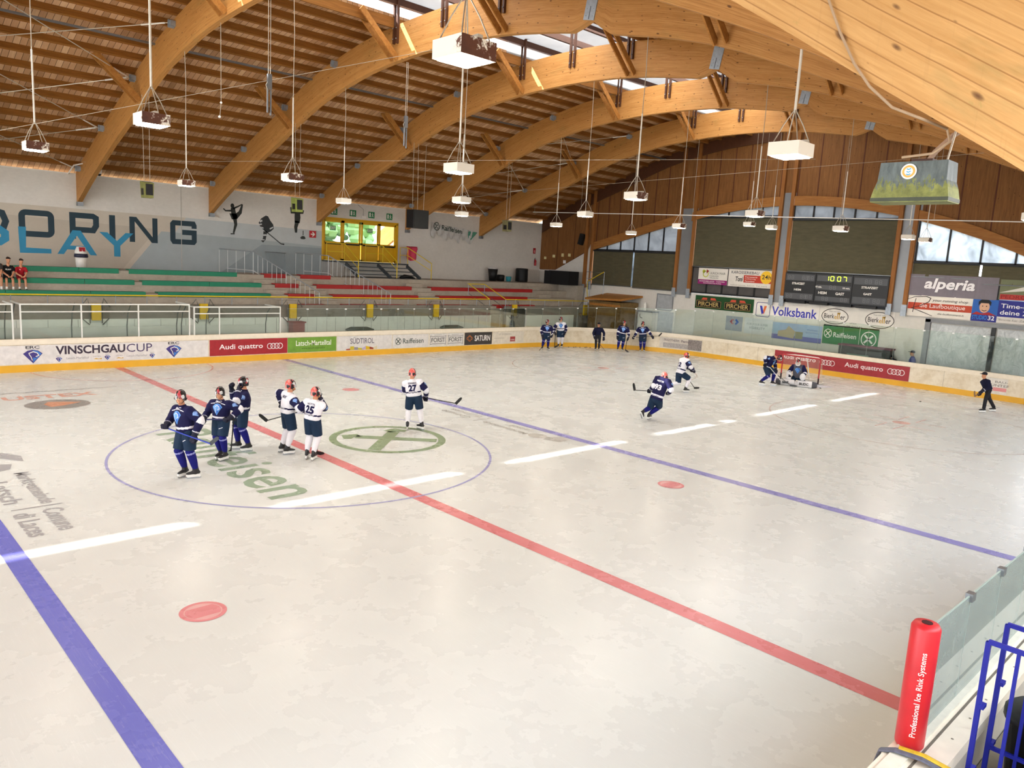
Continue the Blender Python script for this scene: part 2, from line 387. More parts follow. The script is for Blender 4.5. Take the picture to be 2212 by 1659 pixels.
def dr(f): f.poly([(25.9, -1.8)]+[(25.9-1.8*sin(pi*k/20), -1.8*cos(pi*k/20)) for k in range(21)])
mark('goal_crease', 'pale blue half disc in front of the goal', dr, '#cfd3de', .0025)
def dr(f):      # round emblem with crossed gable boards
    c = (2.35, .05); f.ring(c, 1.46, 1.46, .2, n=60)
    for s in (1, -1):
        f.lift += .0006
        f.stroke([(c[0]-1.0*s, c[1]-.85), (c[0]+.62*s, c[1]+.62)], .34); f.stroke([(c[0]+.45*s, c[1]+.72), (c[0]+.78*s, c[1]+.78), (c[0]+.95*s, c[1]+.5)], [.3, .34, .2])
mark('bank_emblem', 'green ring emblem with crossed boards in the centre circle', dr, GRN)
def dr(f):
    g = Flat(f.mb, (-2.55, 3.45, .003), (0, -1, 0), (1, 0, 0)); g.text('Raiffeisen', 0, 0, 6.55, 1.35, bold=.012)
mark('bank_lettering', 'green bank name lettering painted in the centre circle', dr, '#92a48e')
def dr(f):
    for x0, sgn, y0 in ((-6.62, 1, 0), ):
        g = Flat(f.mb, (-6.15, 1.35, .0045), (0, -1, 0), (1, 0, 0)); g.text('Marktgemeinde', 0, 0, 2.4, .36, bold=.02); g.text('Comune', 2.75, 0, 1.3, .34, bold=.02); g.rect(2.52, -.42, 2.57, .4)
        g.text('Latsch', .55, -.46, 1.6, .34, bold=.02); g.text('di Laces', 2.8, -.46, 1.35, .34, bold=.02)
        g.poly([(-1.0, -.3), (-.55, -.55), (-.2, -.3), (-.35, .1), (-.75, .2)]); g.poly([(-1.5, .0), (-1.1, .3), (-.9, .45), (-1.4, .5), (-1.9, .2)])
mark('town_lettering', 'grey town lettering painted on the ice beside the left blue line', dr, '#a5a4a6')
def dr(f):
    g = Flat(f.mb, (6.35, -2.0, .0045), (0, 1, 0), (-1, 0, 0)); g.text('Marktgemeinde', .55, .05, 1.9, .3, bold=.02); g.text('Latsch', .7, -.3, 1.0, .28, bold=.02); g.text('Comune', 3.1, .1, 1.4, .28, bold=.02); g.text('di Laces', 3.0, -.28, 1.5, .26, bold=.02); g.rect(2.7, -.3, 2.75, .4)
    g.poly([(-.65, -.35), (-.3, -.4), (-.05, -.05), (-.2, .3), (-.7, .1)]); g.disc((.2, .1), .3, .26)
mark('town_lettering', 'grey town lettering and emblem along the blue line right of the centre circle', dr, '#b5b3ad')
def dr(f):
    f.text('USTEX', -4.75, 9.62, 2.55, .62, bold=.03)
mark('red_lettering', 'faded orange-red lettering on the ice at the far left', dr, '#d79f8c')
mark('round_ad', 'grey oval advertisement painted on the ice at the far left', lambda f: f.disc((-3.6, 8.52), .86, .74, n=40), '#8f8a86')
mark('round_ad_figure', 'orange patch inside the grey oval on the ice', lambda f: f.poly([(-3.85, 8.15), (-3.5, 8.25), (-2.95, 8.6), (-3.4, 8.85), (-3.75, 9.0), (-3.95, 8.6)]), '#d0906f', .0045)
mark('grey_stripe', 'thin dark stripe on the ice above the faded red lettering', lambda f: f.stroke([(-5.5, 10.95)]+[(-4.8+.25*k, 10.85+.04*((k*7) % 3-1)) for k in range(15)], .07), '#8f8b8a')

# ================================================================== ARCHES, ROOF
PY = [-19,-17,-15.79,-15.06,-14.26,-13.1,-11.91,-10.45,-9.04,-8.0,-6.3,-4.8,-3.6,-1.6,0,1.3,2.5,3.5,4.5,6,7.5,8.7,10.3,11.85,13.6,15.4,17.7,20.1,21.6,23,24.5,26.5]
PZ = [3.1,4.58,5.41,5.88,6.40,7.06,7.7,8.39,8.99,9.42,10.08,10.5,10.76,11.16,11.41,11.56,11.63,11.66,11.66,11.61,11.5,11.36,11.07,10.72,10.15,9.46,8.66,7.73,7.1,6.47,5.75,4.7]
_TAN = []
for _i in range(len(PY)):
    a, b = max(_i-1, 0), min(_i+1, len(PY)-1); _TAN.append((PZ[b]-PZ[a])/(PY[b]-PY[a]))
def low(y):     # underside of the arches (smooth cubic through surveyed points)
    y = max(PY[0], min(PY[-1], y)); i = 0
    while i < len(PY)-2 and y > PY[i+1]: i += 1
    h = PY[i+1]-PY[i]; t = (y-PY[i])/h
    return (2*t**3-3*t*t+1)*PZ[i]+(t**3-2*t*t+t)*h*_TAN[i]+(-2*t**3+3*t*t)*PZ[i+1]+(t**3-t*t)*h*_TAN[i+1]
def slope(y): return (low(y+.05)-low(y-.05))/.1
DEP = 1.22
def top(y): return low(y)+DEP*sqrt(1+slope(y)**2)*.98 if y < 21 else low(y)+DEP*1.1
AX = [-5.3, .7, 6.75, 12.85, 18.95, 25.0]
ATH = .2
def arch_mesh(x, y0, y1, notch0=False, notch1=False):
    mb = MB(); N = max(8, int(abs(y1-y0)/.35)); s = 0; pv = None
    for i in range(N+1):
        y = y0+(y1-y0)*i/N; z0, z1 = low(y), top(y)
        if notch0 and y-y0 < .62: z0 += .34*(1-(y-y0)/.62)
        if notch1 and y1-y < .62: z0 += .34*(1-(y1-y)/.62)
        if pv: s += sqrt((y-pv[0])**2+(z0-pv[1])**2)
        pv = (y, z0); b = len(mb.v)
        mb.v += [(x, y, z0), (x+ATH, y, z0), (x+ATH, y, z1), (x, y, z1)]
        for k, vv in enumerate((0, 0, 1.22, 1.22)): mb.uv[b+k] = (s+x*3.1, vv+(.2 if k in (1, 2) else 0)+x)
    for i in range(N):
        a, b = i*4, i*4+4
        for k in range(4): mb.f.append((a+k, a+(k+1) % 4, b+(k+1) % 4, b+k)); mb.m.append(0)
    mb.f.append((0, 3, 2, 1)); mb.f.append((4*N, 4*N+1, 4*N+2, 4*N+3)); mb.m += [0, 0]
    return mb
def brace(x, y):         # pair of struts from the arch foot edge up to the purlins of the bay on the left
    mb = MB()
    for d in (-.15, .15): mb.bar((x-.02, y+d, low(y)+.08), (x-1.5, y+d, top(y)+.2), .05, .2, (1, 0, .9))
    return mb
def hanger(x, y):
    mb = MB()
    for d in (-.1, .1): mb.box((x-.08, y+d-.04, top(y)-.62), (x, y+d+.04, 13.75))
    for d in (-.1, .1):
        for k in (.15, .5): mb.ball((x-.1, y+d, top(y)-.62+k), .022, 6, 4, 1)
    return mb
BOLTED = M('#4a2814', .6, 0, .15, name='dark_post')
YJ = -2.33
def arch(i, x, label):
    t = thing('timber_arch', label, 'arch', (x, 23, low(23)), 0, 'curved timber arches of the roof')
    gl = GLUOLD if i == 0 else GLU
    arch_mesh(x, -18.5, YJ, False, True).build('beam_segment', gl, t)
    arch_mesh(x, YJ+.006, 26, True, False).build('beam_segment', gl, t)
    mb = MB(); zj = low(YJ); c = V((x-.012, YJ, zj+.72)); dy = V((0, .17, .02)); dz = V((0, 0, .36))
    sl = slope(YJ); dy = V((0, cos(atan2(sl, 1)), sin(atan2(sl, 1))))*.19; dz = V((0, -sin(atan2(sl, 1)), cos(atan2(sl, 1))))*.40
    mb.obox(c, (.012, 0, 0), dy, dz)
    for a in (-.6, 0, .6):
        for b in (-.75, -.3, .3, .75):
            if a: mb.ball(c+V((-.014, 0, 0))+dy*a+dz*b, .016, 6, 4, 0)
    pl = mb.build('joint_plate', GALV, t)
    mb = MB(); mb.obox(c-dz*.55+V((-.014, 0, 0)), (.003, 0, 0), dy*.04, dz*.4); mb.obox(c+dz*.75+V((-.014, 0, 0)), (.003, 0, 0), dy*.04, dz*.15); mb.build('slot', DGREY, pl)
    for y in ((14.25, 6.7, 1.1, -6.4) if i else (14.25, 6.7, 1.1)): brace(x, y).build('brace', BRACE, t)
    for y in (6.65, 3.95, 1.2): hanger(x, y).build('hanger_post', [BOLTED, STEEL], t)
    for y in (10.7, 14.7, 18.7, 22.3):
        mb = MB(); z = top(y)-.1; mb.box((x-.16, y-.14, z-.16), (x+.01, y+.14, z+.02)); mb.box((x-.2, y-.02, z-.2), (x+.0, y+.02, z+.05)); mb.build('bracing_bracket', GALV, t)
    mb = MB(); mb.box((x-.02, 22.78, low(23)-.12), (x+ATH+.02, 22.99, low(23)+.06)); mb.build('foot_shoe', STEEL, t)
    return t
arch(0, AX[0], 'nearest big timber arch, its pale weathered face filling the upper right corner')
arch(1, AX[1], 'curved timber arch landing on the wall between the mural letters and the white dome camera')
for x, w in ((-11.4, 'first'), (-17.5, 'second')): arch(6, x, 'timber arch beyond the left edge of the frame, %s from it' % w)
arch(2, AX[2], 'curved timber arch landing on the wall between the lettering and the skater silhouette')
arch(3, AX[3], 'curved timber arch landing just left of the yellow exit doors')
arch(4, AX[4], 'curved timber arch landing on the wall right of the yellow exit doors')
arch(5, AX[5], 'farthest timber arch, the one closest to the boarded end wall')

deck = NT('roof_deck_boards'); _co = deck.coord('Object'); _sp = deck.new('ShaderNodeSeparateXYZ'); deck.link(_co, _sp.inputs[0])
_d = deck.math('DIVIDE', _sp.outputs['X'], .205); _fr = deck.math('FRACT', _d); _fl = deck.math('FLOOR', _d)
_wn = deck.new('ShaderNodeTexWhiteNoise', noise_dimensions='2D'); _cb = deck.new('ShaderNodeCombineXYZ'); deck.link(_fl, _cb.inputs[0]); deck.link(deck.math('FLOOR', deck.math('DIVIDE', _sp.outputs['Y'], 2.6)), _cb.inputs[1]); deck.link(_cb.outputs[0], _wn.inputs['Vector'])
_bc = deck.ramp(_wn.outputs['Value'], [(0, hexc('#ad8560')), (.5, hexc('#cba079')), (1, hexc('#e0ba93'))])
_bc = deck.mix(deck.math('MULTIPLY', deck.noise(deck.coord('Object', (9, .6, 1)), 2.5, 5, .6), .5), _bc, hexc('#7c5636'))
deck.link(deck.mix(deck.ramp(_fr, [(.0, (1, 1, 1)), (.055, (1, 1, 1)), (.075, (0, 0, 0))]), _bc, hexc('#3a2412')), deck.b.inputs['Base Color']); deck.b.inputs['Roughness'].default_value = .7; deck.b.inputs['Specular IOR Level'].default_value = .2
DECK = deck.m
def roof_sheet(ys, x0=-30.9, x1=31.15, th=.12):
    mb = MB(); n = len(ys)
    for y in ys: mb.v += [(x0, y, top(y)+.24), (x1, y, top(y)+.24), (x1, y, top(y)+.24+th), (x0, y, top(y)+.24+th)]
    for i in range(n-1):
        a, b = i*4, i*4+4
        for k in range(4): mb.f.append((a+k, a+(k+1) % 4, b+(k+1) % 4, b+k)); mb.m.append(0)
    mb.f += [(0, 3, 2, 1), (4*n-4, 4*n-3, 4*n-2, 4*n-1)]; mb.m += [0, 0]; return mb
ceil = struct(roof_sheet([6.78+.55*i for i in range(33)]).build('ceiling', DECK))
roof_sheet([1.12-.55*i for i in range(34)]).build('near_slope', DECK, ceil)
def purlin(y):
    mb = MB(); s = slope(y); n = V((0, -s, 1)).normalized(); u = V((0, 1, s)).normalized(); c = V((.12, y, top(y)+.125)); mb.obox(c, (31.0, 0, 0), u*.055, n*.118); return mb
for k in range(19): purlin(7.0+.86*k).build('purlin', PURL, ceil)
for k in range(20): purlin(.9-.86*k).build('purlin', PURL, ceil)
mb = MB(); mb.box((-30.9, 24.36, top(24.4)+.22), (31, 24.42, top(24.4)+.4)); mb.build('eaves_board', CLAD, ceil)
# lantern along the crown: open slit on the far side, translucent roof panels
POLY = frosted('roof_panel', (.36, .35, .34), .22, .08)
for a, b, lab in ((1.0, 3.95, 'near'), (3.95, 6.95, 'far')):
    mb = MB(); za, zb = (13.62, 13.98) if lab == 'near' else (13.98, 13.62)
    mb.add([(-30.9, a, za), (31, a, za), (31, b, zb), (-30.9, b, zb)], [(0, 1, 2, 3)]); mb.build('skylight_panel', POLY, ceil)
for y, z in ((1.25, 13.5), (2.6, 13.68), (3.95, 13.84), (5.3, 13.68), (6.62, 13.52)):
    mb = MB(); mb.box((-30.9, y-.06, z-.12), (31, y+.06, z+.10)); mb.build('lantern_purlin', BOLTED, ceil)
mb = MB(); mb.box((-30.9, 1.0, top(1)+.2), (31, 1.06, 13.6)); mb.build('lantern_cheek', BOLTED, ceil)
mb = MB(); mb.box((-30.9, 6.72, top(6.7)-.1), (31, 6.8, top(6.7)+.24)); mb.build('lantern_curb', PURL, ceil)
mb = MB(); mb.box((-30.9, 6.7, 13.42), (31, 6.8, 13.7)); mb.build('lantern_fascia', BOLTED, ceil)
mb = MB(); mb.box((12.0, 6.74, top(6.7)+.2), (31, 6.76, 13.45)); mb.build('lantern_glazing', frosted('lantern_glass', (.75, .78, .8), .8, .05), ceil)

# ================================================================== FAR WALL
mb = MB(); WT = 7.74
for x0, x1, z0, z1 in ((-31, 13.3, 0, WT), (18.32, 31, 0, WT), (13.3, 18.32, 6.8, WT), (13.3, 18.32, 0, 4.42)): mb.box((x0, 23, z0), (x1, 23.3, z1))
wall = struct(mb.build('wall_far', PLASTER))
def wallart(name, hexcol, draw, y=22.994, label=None):
    mb = MB(); draw(Flat(mb, (0, y, 0), (1, 0, 0), (0, 0, 1))); o = mb.build(name, M(hexcol, .8, 0, .05, 2, .2), wall)
    if label: o['label'] = label
    return o
# mural background: overlapping diagonal fields of beige and grey-blue
wallart('mural_field', '#c9c1b3', lambda f: f.poly([(-31, 3.57), (3.7, 3.57), (5.6, 6.2), (-31, 6.36)]), 22.9975)
wallart('mural_field', '#bdb5a7', lambda f: f.poly([(-31, 3.57), (2.6, 3.57), (4.2, 5.55), (-2.3, 5.75), (-31, 5.8)]), 22.997)
wallart('mural_field', '#bcc3c4', lambda f: f.poly([(3.7, 3.57), (13.2, 3.57), (13.2, 6.05), (5.6, 6.2)]), 22.9965)
wallart('mural_field', '#a6b0b3', lambda f: f.poly([(2.9, 3.57), (13.2, 3.57), (13.2, 5.2), (9.2, 5.35), (4.4, 5.45)]), 22.996)
wallart('mural_field', '#949fa3', lambda f: f.poly([(7.4, 3.57), (13.2, 3.57), (13.2, 5.1), (9.6, 5.1)]), 22.9955)
def rr(x0, y0, x1, y1, r, n=5):
    pts = []
    for cx, cy, a in ((x1-r, y1-r, 0), (x0+r, y1-r, pi/2), (x0+r, y0+r, pi), (x1-r, y0+r, 3*pi/2)):
        pts += [(cx+r*cos(a+pi/2*k/n), cy+r*sin(a+pi/2*k/n)) for k in range(n+1)]
    return pts
def doping(f):
    w = .25; h = w/2
    f.stroke([(-3.6, 4.86+h), (-2.6, 4.86+h), (-2.22, 5.1), (-2.1, 5.45), (-2.22, 5.8), (-2.6, 6.03-h), (-3.6, 6.03-h)], w)
    f.stroke(rr(-1.62+h, 4.84+h, -.24-h, 6.02-h, .16), w, closed=True)
    f.stroke([(.37+h, 4.86), (.37+h, 6.05-h), (1.35, 6.05-h), (1.6-h, 5.85), (1.6-h, 5.5), (1.35, 5.28), (.62, 5.28)], w)
    f.rect(2.04, 4.88, 2.3, 6.05); f.rect(2.93, 4.86, 3.17, 6.05); f.rect(3.98, 4.86, 4.22, 6.05); f.lift = .0006; f.poly([(3.0, 6.05), (3.25, 6.05), (4.2, 4.86), (3.94, 4.86)])
    f.lift = 0; f.stroke([(6.12-h, 5.68), (6.12-h, 5.82), (5.95, 6.04-h), (5.0, 6.04-h), (4.82+h, 5.85), (4.82+h, 5.08), (5.0, 4.87+h), (5.95, 4.87+h), (6.12-h, 5.05), (6.12-h, 5.47), (5.4, 5.47)], w)
wallart('dark_lettering', '#34454f', doping, 22.9945, 'dark slate mural lettering DOPING')
def play(f):
    f.stroke([(-3.0, 4.3), (-3.0, 5.1), (-2.35, 5.1), (-2.15, 4.95), (-2.15, 4.7), (-2.35, 4.55), (-2.9, 4.55)], .3)
    f.lift = .0003; f.stroke([(-1.5, 5.26), (-1.5, 4.24), (-.4, 4.24)], [.3, .24, .2])
    f.poly([(-.16, 4.14), (.08, 4.14), (.22, 4.38), (.98, 4.38), (1.14, 4.14), (1.46, 4.14), (.8, 5.2), (.48, 5.2)][:0] or [(-.16, 4.14), (.1, 4.14), (.66, 5.0), (1.2, 4.14), (1.48, 4.14), (.82, 5.24), (.48, 5.24)]); f.lift = .0006; f.rect(.25, 4.36, 1.05, 4.54)
    f.poly([(1.6, 5.24), (1.95, 5.24), (2.36, 4.86), (2.36, 4.6), (2.22, 4.64)]); f.poly([(3.1, 5.26), (2.5, 4.64), (2.36, 4.6), (2.36, 4.86), (2.75, 5.26)]); f.poly([(2.22, 4.13), (2.5, 4.13), (2.5, 4.64), (2.36, 4.6), (2.22, 4.64)])
wallart('blue_lettering', '#3f8fb5', play, 22.9935, 'bright blue mural lettering PLAY')
def mp(x, y): return (x, y)
def skater(f):
    f.disc((7.98, 7.0-.0), .1, .12); f.stroke([(8.0, 6.9), (8.05, 6.6), (8.15, 6.42)], [.22, .26, .26]); f.stroke([(8.15, 6.45), (8.4, 6.7), (8.52, 7.12)], [.26, .18, .07])
    f.stroke([(8.02, 6.86), (8.3, 7.0), (8.5, 7.12)], [.1, .07, .05]); f.stroke([(7.95, 6.75), (7.62, 6.72), (7.5, 6.82)], [.1, .07, .06]); f.poly([(7.82, 6.6), (8.2, 6.62), (8.25, 6.35), (7.95, 6.3)])
    f.stroke([(8.1, 6.42), (8.16, 6.05), (8.04, 5.6)], [.22, .16, .09]); f.stroke([(7.88, 5.56), (8.1, 5.57)], .06)
wallart('skater_silhouette', '#3a3d3a', skater, 22.994, 'black silhouette of a figure skater')
def hockey(f):
    f.poly([(9.82, 6.65), (9.95, 6.62), (10.08, 6.4), (10.25, 6.2), (10.28, 5.98), (10.1, 5.82), (9.92, 5.75), (9.74, 5.84), (9.68, 6.02), (9.5, 6.05), (9.42, 6.25), (9.56, 6.48)])
    f.stroke([(9.8, 5.8), (9.74, 5.4), (9.62, 5.25)], [.22, .16, .14]); f.stroke([(9.64, 5.95), (10.7, 5.2), (10.9, 5.18)], [.05, .05, .09])
wallart('hockey_silhouette', '#3c3f40', hockey, 22.994, 'dark silhouette of a hockey player with stick')
def hk2(f):
    f.stroke([(9.48, 6.3), (9.62, 6.38)], .09); f.stroke([(9.46, 6.15), (9.6, 6.18)], .07); f.stroke([(10.05, 5.95), (10.24, 6.06)], .07); f.stroke([(9.68, 5.6), (9.86, 5.62)], .08); f.stroke([(9.6, 5.35), (9.76, 5.36)], .05)
wallart('hockey_stripes', '#c9cdcd', hk2, 22.9935)
def curl(f):
    f.disc((11.62, 7.25), .13); f.stroke([(11.66, 7.1), (11.68, 6.7), (11.66, 6.4)], [.3, .36, .3]); f.stroke([(11.55, 6.98), (11.32, 6.95), (11.27, 7.22)], [.16, .12, .09]); f.stroke([(11.8, 6.98), (11.98, 6.98), (12.02, 7.12)], [.16, .12, .1])
    f.stroke([(11.66, 6.5), (11.58, 6.15), (11.6, 5.86)], [.26, .2, .13])
    f.stroke([(12.03, 6.0), (12.03, 5.75)], .045); f.poly([(11.85, 5.6), (11.96, 5.7), (12.1, 5.7), (12.2, 5.58), (12.1, 5.53), (11.92, 5.53)])
wallart('curler_silhouette', '#3a3d3a', curl, 22.994, 'dark silhouette of a curler with a curling stone')
mb = MB()
for x in (5.36, 13.25): mb.box((x-.015, 22.985, 3.57), (x+.015, 23, WT))
mb.build('wall_joint', M('#b9b6ae', .8), wall)
mb = MB(); mb.box((-14, -19.6, 0), (31, -19.4, 5.0)); struct(mb.build('wall_near', PLASTER))  # unseen clubhouse wall, put in to darken the near terrace side
mb = MB(); mb.box((-31, 22.98, WT), (31, 23.32, WT+.05)); mb.build('wall_cap', WHITE, wall)

# ================================================================== STANDS
steps = MB(); YE = 22.98; XR = 30.76
for y, z in ((17.35, 1.75), (17.8, 2.2), (18.6, 2.66), (19.4, 3.12), (20.2, 3.57)): steps.box((-31, y, 0), (XR-.6, YE, z))
steps.box((XR-.6, 18.4, 0), (XR, YE, 3.57))
stand = thing('spectator_stand', 'stepped concrete spectator stand along the far side', 'stand', (0, 20, 0))
steps.build('tier', CONC, stand)
def bench(x0, x1, y, z, hexcol):
    mb = MB(); x = x0
    while x < x1-.2:
        e = min(x+3.0, x1); mb.box((x, y-.03, z-.13), (e-.02, y+.01, z+.075)); mb.box((x, y+.01, z+.03), (e-.02, y+.4, z+.075)); x = e
    return mb.build('seat_board', M(hexcol, .5, 0, .1, 3, name='bench_'+hexcol[1:]), stand)
G1, R1 = '#17805f', '#a5201f'
for x0, x1, y, z, c in ((-12, 1.6, 20.2, 3.57, G1), (2.0, 7.0, 20.2, 3.57, G1), (-12, 2.0, 19.4, 3.12, G1), (2.3, 7.9, 19.4, 3.12, G1), (-12, 2.2, 18.6, 2.66, G1), (2.7, 8.0, 18.6, 2.66, G1),
                        (8.4, 9.6, 20.2, 3.57, R1), (10.4, 12.2, 20.2, 3.57, R1), (8.6, 9.9, 19.4, 3.12, R1), (10.9, 13.0, 19.4, 3.12, R1), (13.0, 17.0, 19.4, 3.12, R1), (18.4, 26.8, 19.4, 3.12, R1),
                        (8.9, 10.4, 18.6, 2.66, R1), (11.4, 13.3, 18.6, 2.66, R1), (13.3, 16.9, 18.6, 2.66, R1), (18.4, 25.6, 18.6, 2.66, R1), (9.0, 10.6, 17.8, 2.2, R1), (11.6, 15.4, 17.8, 2.2, R1), (16.5, 20.0, 17.8, 2.2, R1), (22.2, 25.5, 17.8, 2.2, R1)): bench(x0, x1, y, z, c)
for x0, w in ((7.7, 1.1), (10.0, 1.0), (16.9, 1.2), (26.8, 1.2)):
    for k, (y, z) in enumerate(((17.8, 1.75), (18.6, 2.2), (19.4, 2.66), (20.2, 3.12))):
        mb = MB(); xx = x0+(3-k)*.28; mb.box((xx, y-.36, z), (xx+w, y, z+.23)); mb.build('stair_block', CONC, stand)
# white parapet panels below the stand
mb = MB(); mb.box((-31, 17.0, 0), (21.1, 17.1, 1.72)); mb.box((22.4, 17.0, 0), (28.4, 17.1, 1.7)); mb.build('parapet_panel', M('#dfe2da', .5, 0, .06, 2), stand)
mb = MB()
for k in range(45):
    x = -24+1.05*k
    if x < 21: mb.box((x, 16.99, 0), (x+.012, 17.0, 1.7))
mb.build('panel_joint', M('#8d938c', .6), stand)
mb = MB(); mb.box((-31, 17.1, 0), (21.1, 17.34, 2.3)); mb.box((22.4, 17.1, 0), (29.0, 17.34, 2.25)); mb.build('parapet', CONCD, stand)
# ================================================================== END WALL (x = 31)
EX = 31.0
def ebox(mb, y0, y1, z0, z1, x0=EX, x1=EX+.25, mi=0): return mb.box((x0, y0, z0), (x1, y1, z1), mi)
def seg_low(y):          # underside of the curved window head beam
    return 8.78-.0195*(y-3.7)**2 if y < 10.5 else 7.9-(y-10.9)*.268
def seg_top(y): return seg_low(y)+.5
endw = MB()
ebox(endw, -22, 10.5, 0, 3.66); ebox(endw, 10.5, 23.3, 0, 3.78); ebox(endw, 18.0, 18.45, 3.5, 9.5); endw.add([(EX-.005, 18.3, 3.6), (EX-.005, 23, 3.6), (EX-.005, 23, 4.5), (EX-.005, 21.4, 4.53), (EX-.005, 18.3, 6.0)], [(0, 1, 2, 3, 4)])
wall_end = struct(endw.build('wall_end', PLASTER))
# vertical boarding above the window beam, in panels separated by dark battens
mb = MB(); ys = [-17.0, -15.6, -14.2, -12.8, -11.4, -10, -8.6, -7.2, -5.8, -4.4, -2.95]+[-1.9+1.12*k for k in range(6)]+[4.7+.98*k for k in range(6)]+[11.2+.93*k for k in range(8)]+[18.4, 19.7, 21.3, 22.99]
ys = sorted(set(round(y, 3) for y in ys))
for a, b in zip(ys, ys[1:]):
    if b-a < .3: continue
    n = 4; za = []
    for k in range(n+1):
        y = a+.02+(b-a-.04)*k/n
        zb = seg_top(y)-.05 if y < 18.25 else (4.53 if y > 21.4 else 4.53+(21.4-y)*.49)
        za.append((y, zb, min(top(y)+.3, 14)))
    for (y0, b0, t0), (y1, b1, t1) in zip(za, za[1:]):
        mb.add([(EX-.03, y0, b0), (EX-.03, y1, b1), (EX-.03, y1, t1), (EX-.03, y0, t0)], [(0, 3, 2, 1)])
mb.build('boarding', CLAD, wall_end)
mb = MB(); mb.add([(EX+.0, -17.5, 3.6), (EX+.0, 23, 3.6)], [])
bk = MB(); N = 60
for i in range(N):
    y0, y1 = -17+40*i/N, -17+40*(i+1)/N
    z0 = max(seg_top(y0)-.02, 4.4) if y0 < 17.7 else 4.4; z1 = max(seg_top(y1)-.02, 4.4) if y1 < 17.7 else 4.4
    bk.add([(EX+.01, y0, z0), (EX+.01, y1, z1), (EX+.01, y1, top(y1)+.3), (EX+.01, y0, top(y0)+.3)], [(0, 3, 2, 1)])
bk.build('batten_backing', M('#4a2410', .7, name='dark_batten'), wall_end)
mb = MB()
for y in ys:
    if y < 18: mb.box((EX-.045, y-.03, seg_top(y)-.05), (EX-.02, y+.03, top(y)+.2))
mb.build('batten', M('#5a2d12', .7), wall_end)
def curved_beam(y0, y1, name):
    mb = MB(); n = 10
    for i in range(n):
        a, b = y0+(y1-y0)*i/n, y0+(y1-y0)*(i+1)/n
        mb.add([(EX-.16, a, seg_low(a)), (EX-.16, b, seg_low(b)), (EX-.16, b, seg_top(b)), (EX-.16, a, seg_top(a)), (EX+.1, a, seg_low(a)), (EX+.1, b, seg_low(b)), (EX+.1, b, seg_top(b)), (EX+.1, a, seg_top(a))],
               [(0, 3, 2, 1), (0, 1, 5, 4), (3, 7, 6, 2)])
    return mb.build(name, GLUPLAIN, wall_end)
GLUPLAIN = wood('beam_timber', '#855425', '#b27c42', 'Object', (6, .4, 6), False, None, .6, .25)
for a, b in ((10.9, 17.85), (4.4, 10.2), (-1.85, 3.75), (-17, -2.6)): curved_beam(a, b, 'window_beam')
mb = MB()
for i in range(24):     # rafter along the roof edge
    a, b = 22.9-.75*i, 22.9-.75*(i+1)
    mb.add([(EX-.1, a, low(a)+.62), (EX-.1, b, low(b)+.62), (EX-.1, b, top(b)+.1), (EX-.1, a, top(a)+.1)], [(0, 1, 2, 3)]); mb.add([(EX-.1, a, low(a)+.62), (EX-.1, b, low(b)+.62), (EX, b, low(b)+.62), (EX, a, low(a)+.62)], [(0, 3, 2, 1)])
mb.build('edge_rafter', M('#53301a', .65), wall_end)
def post(y, z0, w=.2, zt=None):
    mb = MB(); mb.box((EX-.2, y-w/2, z0), (EX-.02, y+w/2, zt or top(y)+.1)); o = mb.build('post', POST, wall_end)
    if z0 < 3.9:
        m2 = MB(); m2.box((EX-.23, y-w/2-.03, z0-.32), (EX-.2, y+w/2+.03, z0+.24)); m2.build('post_shoe', GALV, o)
for y in (18.5, 17.95, 11.02, 9.98, 4.5, 3.86, -1.86, -2.58, -9.4): post(y, 3.66 if y < 18 else 3.45)
for a, b in ((9.86, 11.14), (3.74, 4.62), (-2.78, -1.74)):
    mb = MB(); mb.box((EX-.04, a, 3.5), (EX+.02, b, seg_top((a+b)/2)+.2)); mb.build('steel_column_panel', M('#8b8f93', .4, .4, .1, 1), wall_end)
# windows: upper lights, roller blinds, lower lights
PANE_G = frosted('pane_grey', (.13, .135, .145), .6, .35); PANE_W = frosted('pane_bright', (.38, .42, .46), .75, .6); FRAME = M('#17181a', .5, 0, .1, name='window_frame')
BLIND = NT('blind_fabric'); BLIND.b.inputs['Base Color'].default_value = hexc('#4d4935'); BLIND.b.inputs['Roughness'].default_value = .9
BLIND.link(BLIND.ramp(BLIND.noise(BLIND.coord('Object', (1, .6, 3)), 3, 4), [(.3, hexc('#4a4633')), (.7, hexc('#57523c'))]), BLIND.b.inputs['Base Color']); BLIND = BLIND.m
def window(n, y0, y1, sill, div, mats, low_z0=None):      # y0 > y1 (left to right as seen from the rink)
    fr = MB(); w = abs(y1-y0); 
    for k in range(div+1):
        y = y0+(y1-y0)*k/div; fr.box((EX-.05, y-.04, sill), (EX+.05, y+.04, seg_low(y)+.1))
    fr.box((EX-.05, y1, sill-.06), (EX+.05, y0, sill+.06)); o = struct(fr.build('window_%d' % n, FRAME))
    for k in range(div):
        a, b = y0+(y1-y0)*k/div, y0+(y1-y0)*(k+1)/div
        mb = MB(); mb.add([(EX, a, sill), (EX, b, sill), (EX, b, seg_low(b)+.08), (EX, a, seg_low(a)+.08)], [(0, 1, 2, 3)]); mb.build('pane', mats, o)
    return o
w1 = window(1, 17.85, 11.1, 6.05, 6, PANE_G); w2 = window(2, 9.88, 4.6, 8.2, 5, PANE_G); w3 = window(3, 3.76, -1.76, 8.05, 5, PANE_G); w4 = window(4, -2.75, -8.4, 6.02, 4, PANE_W)
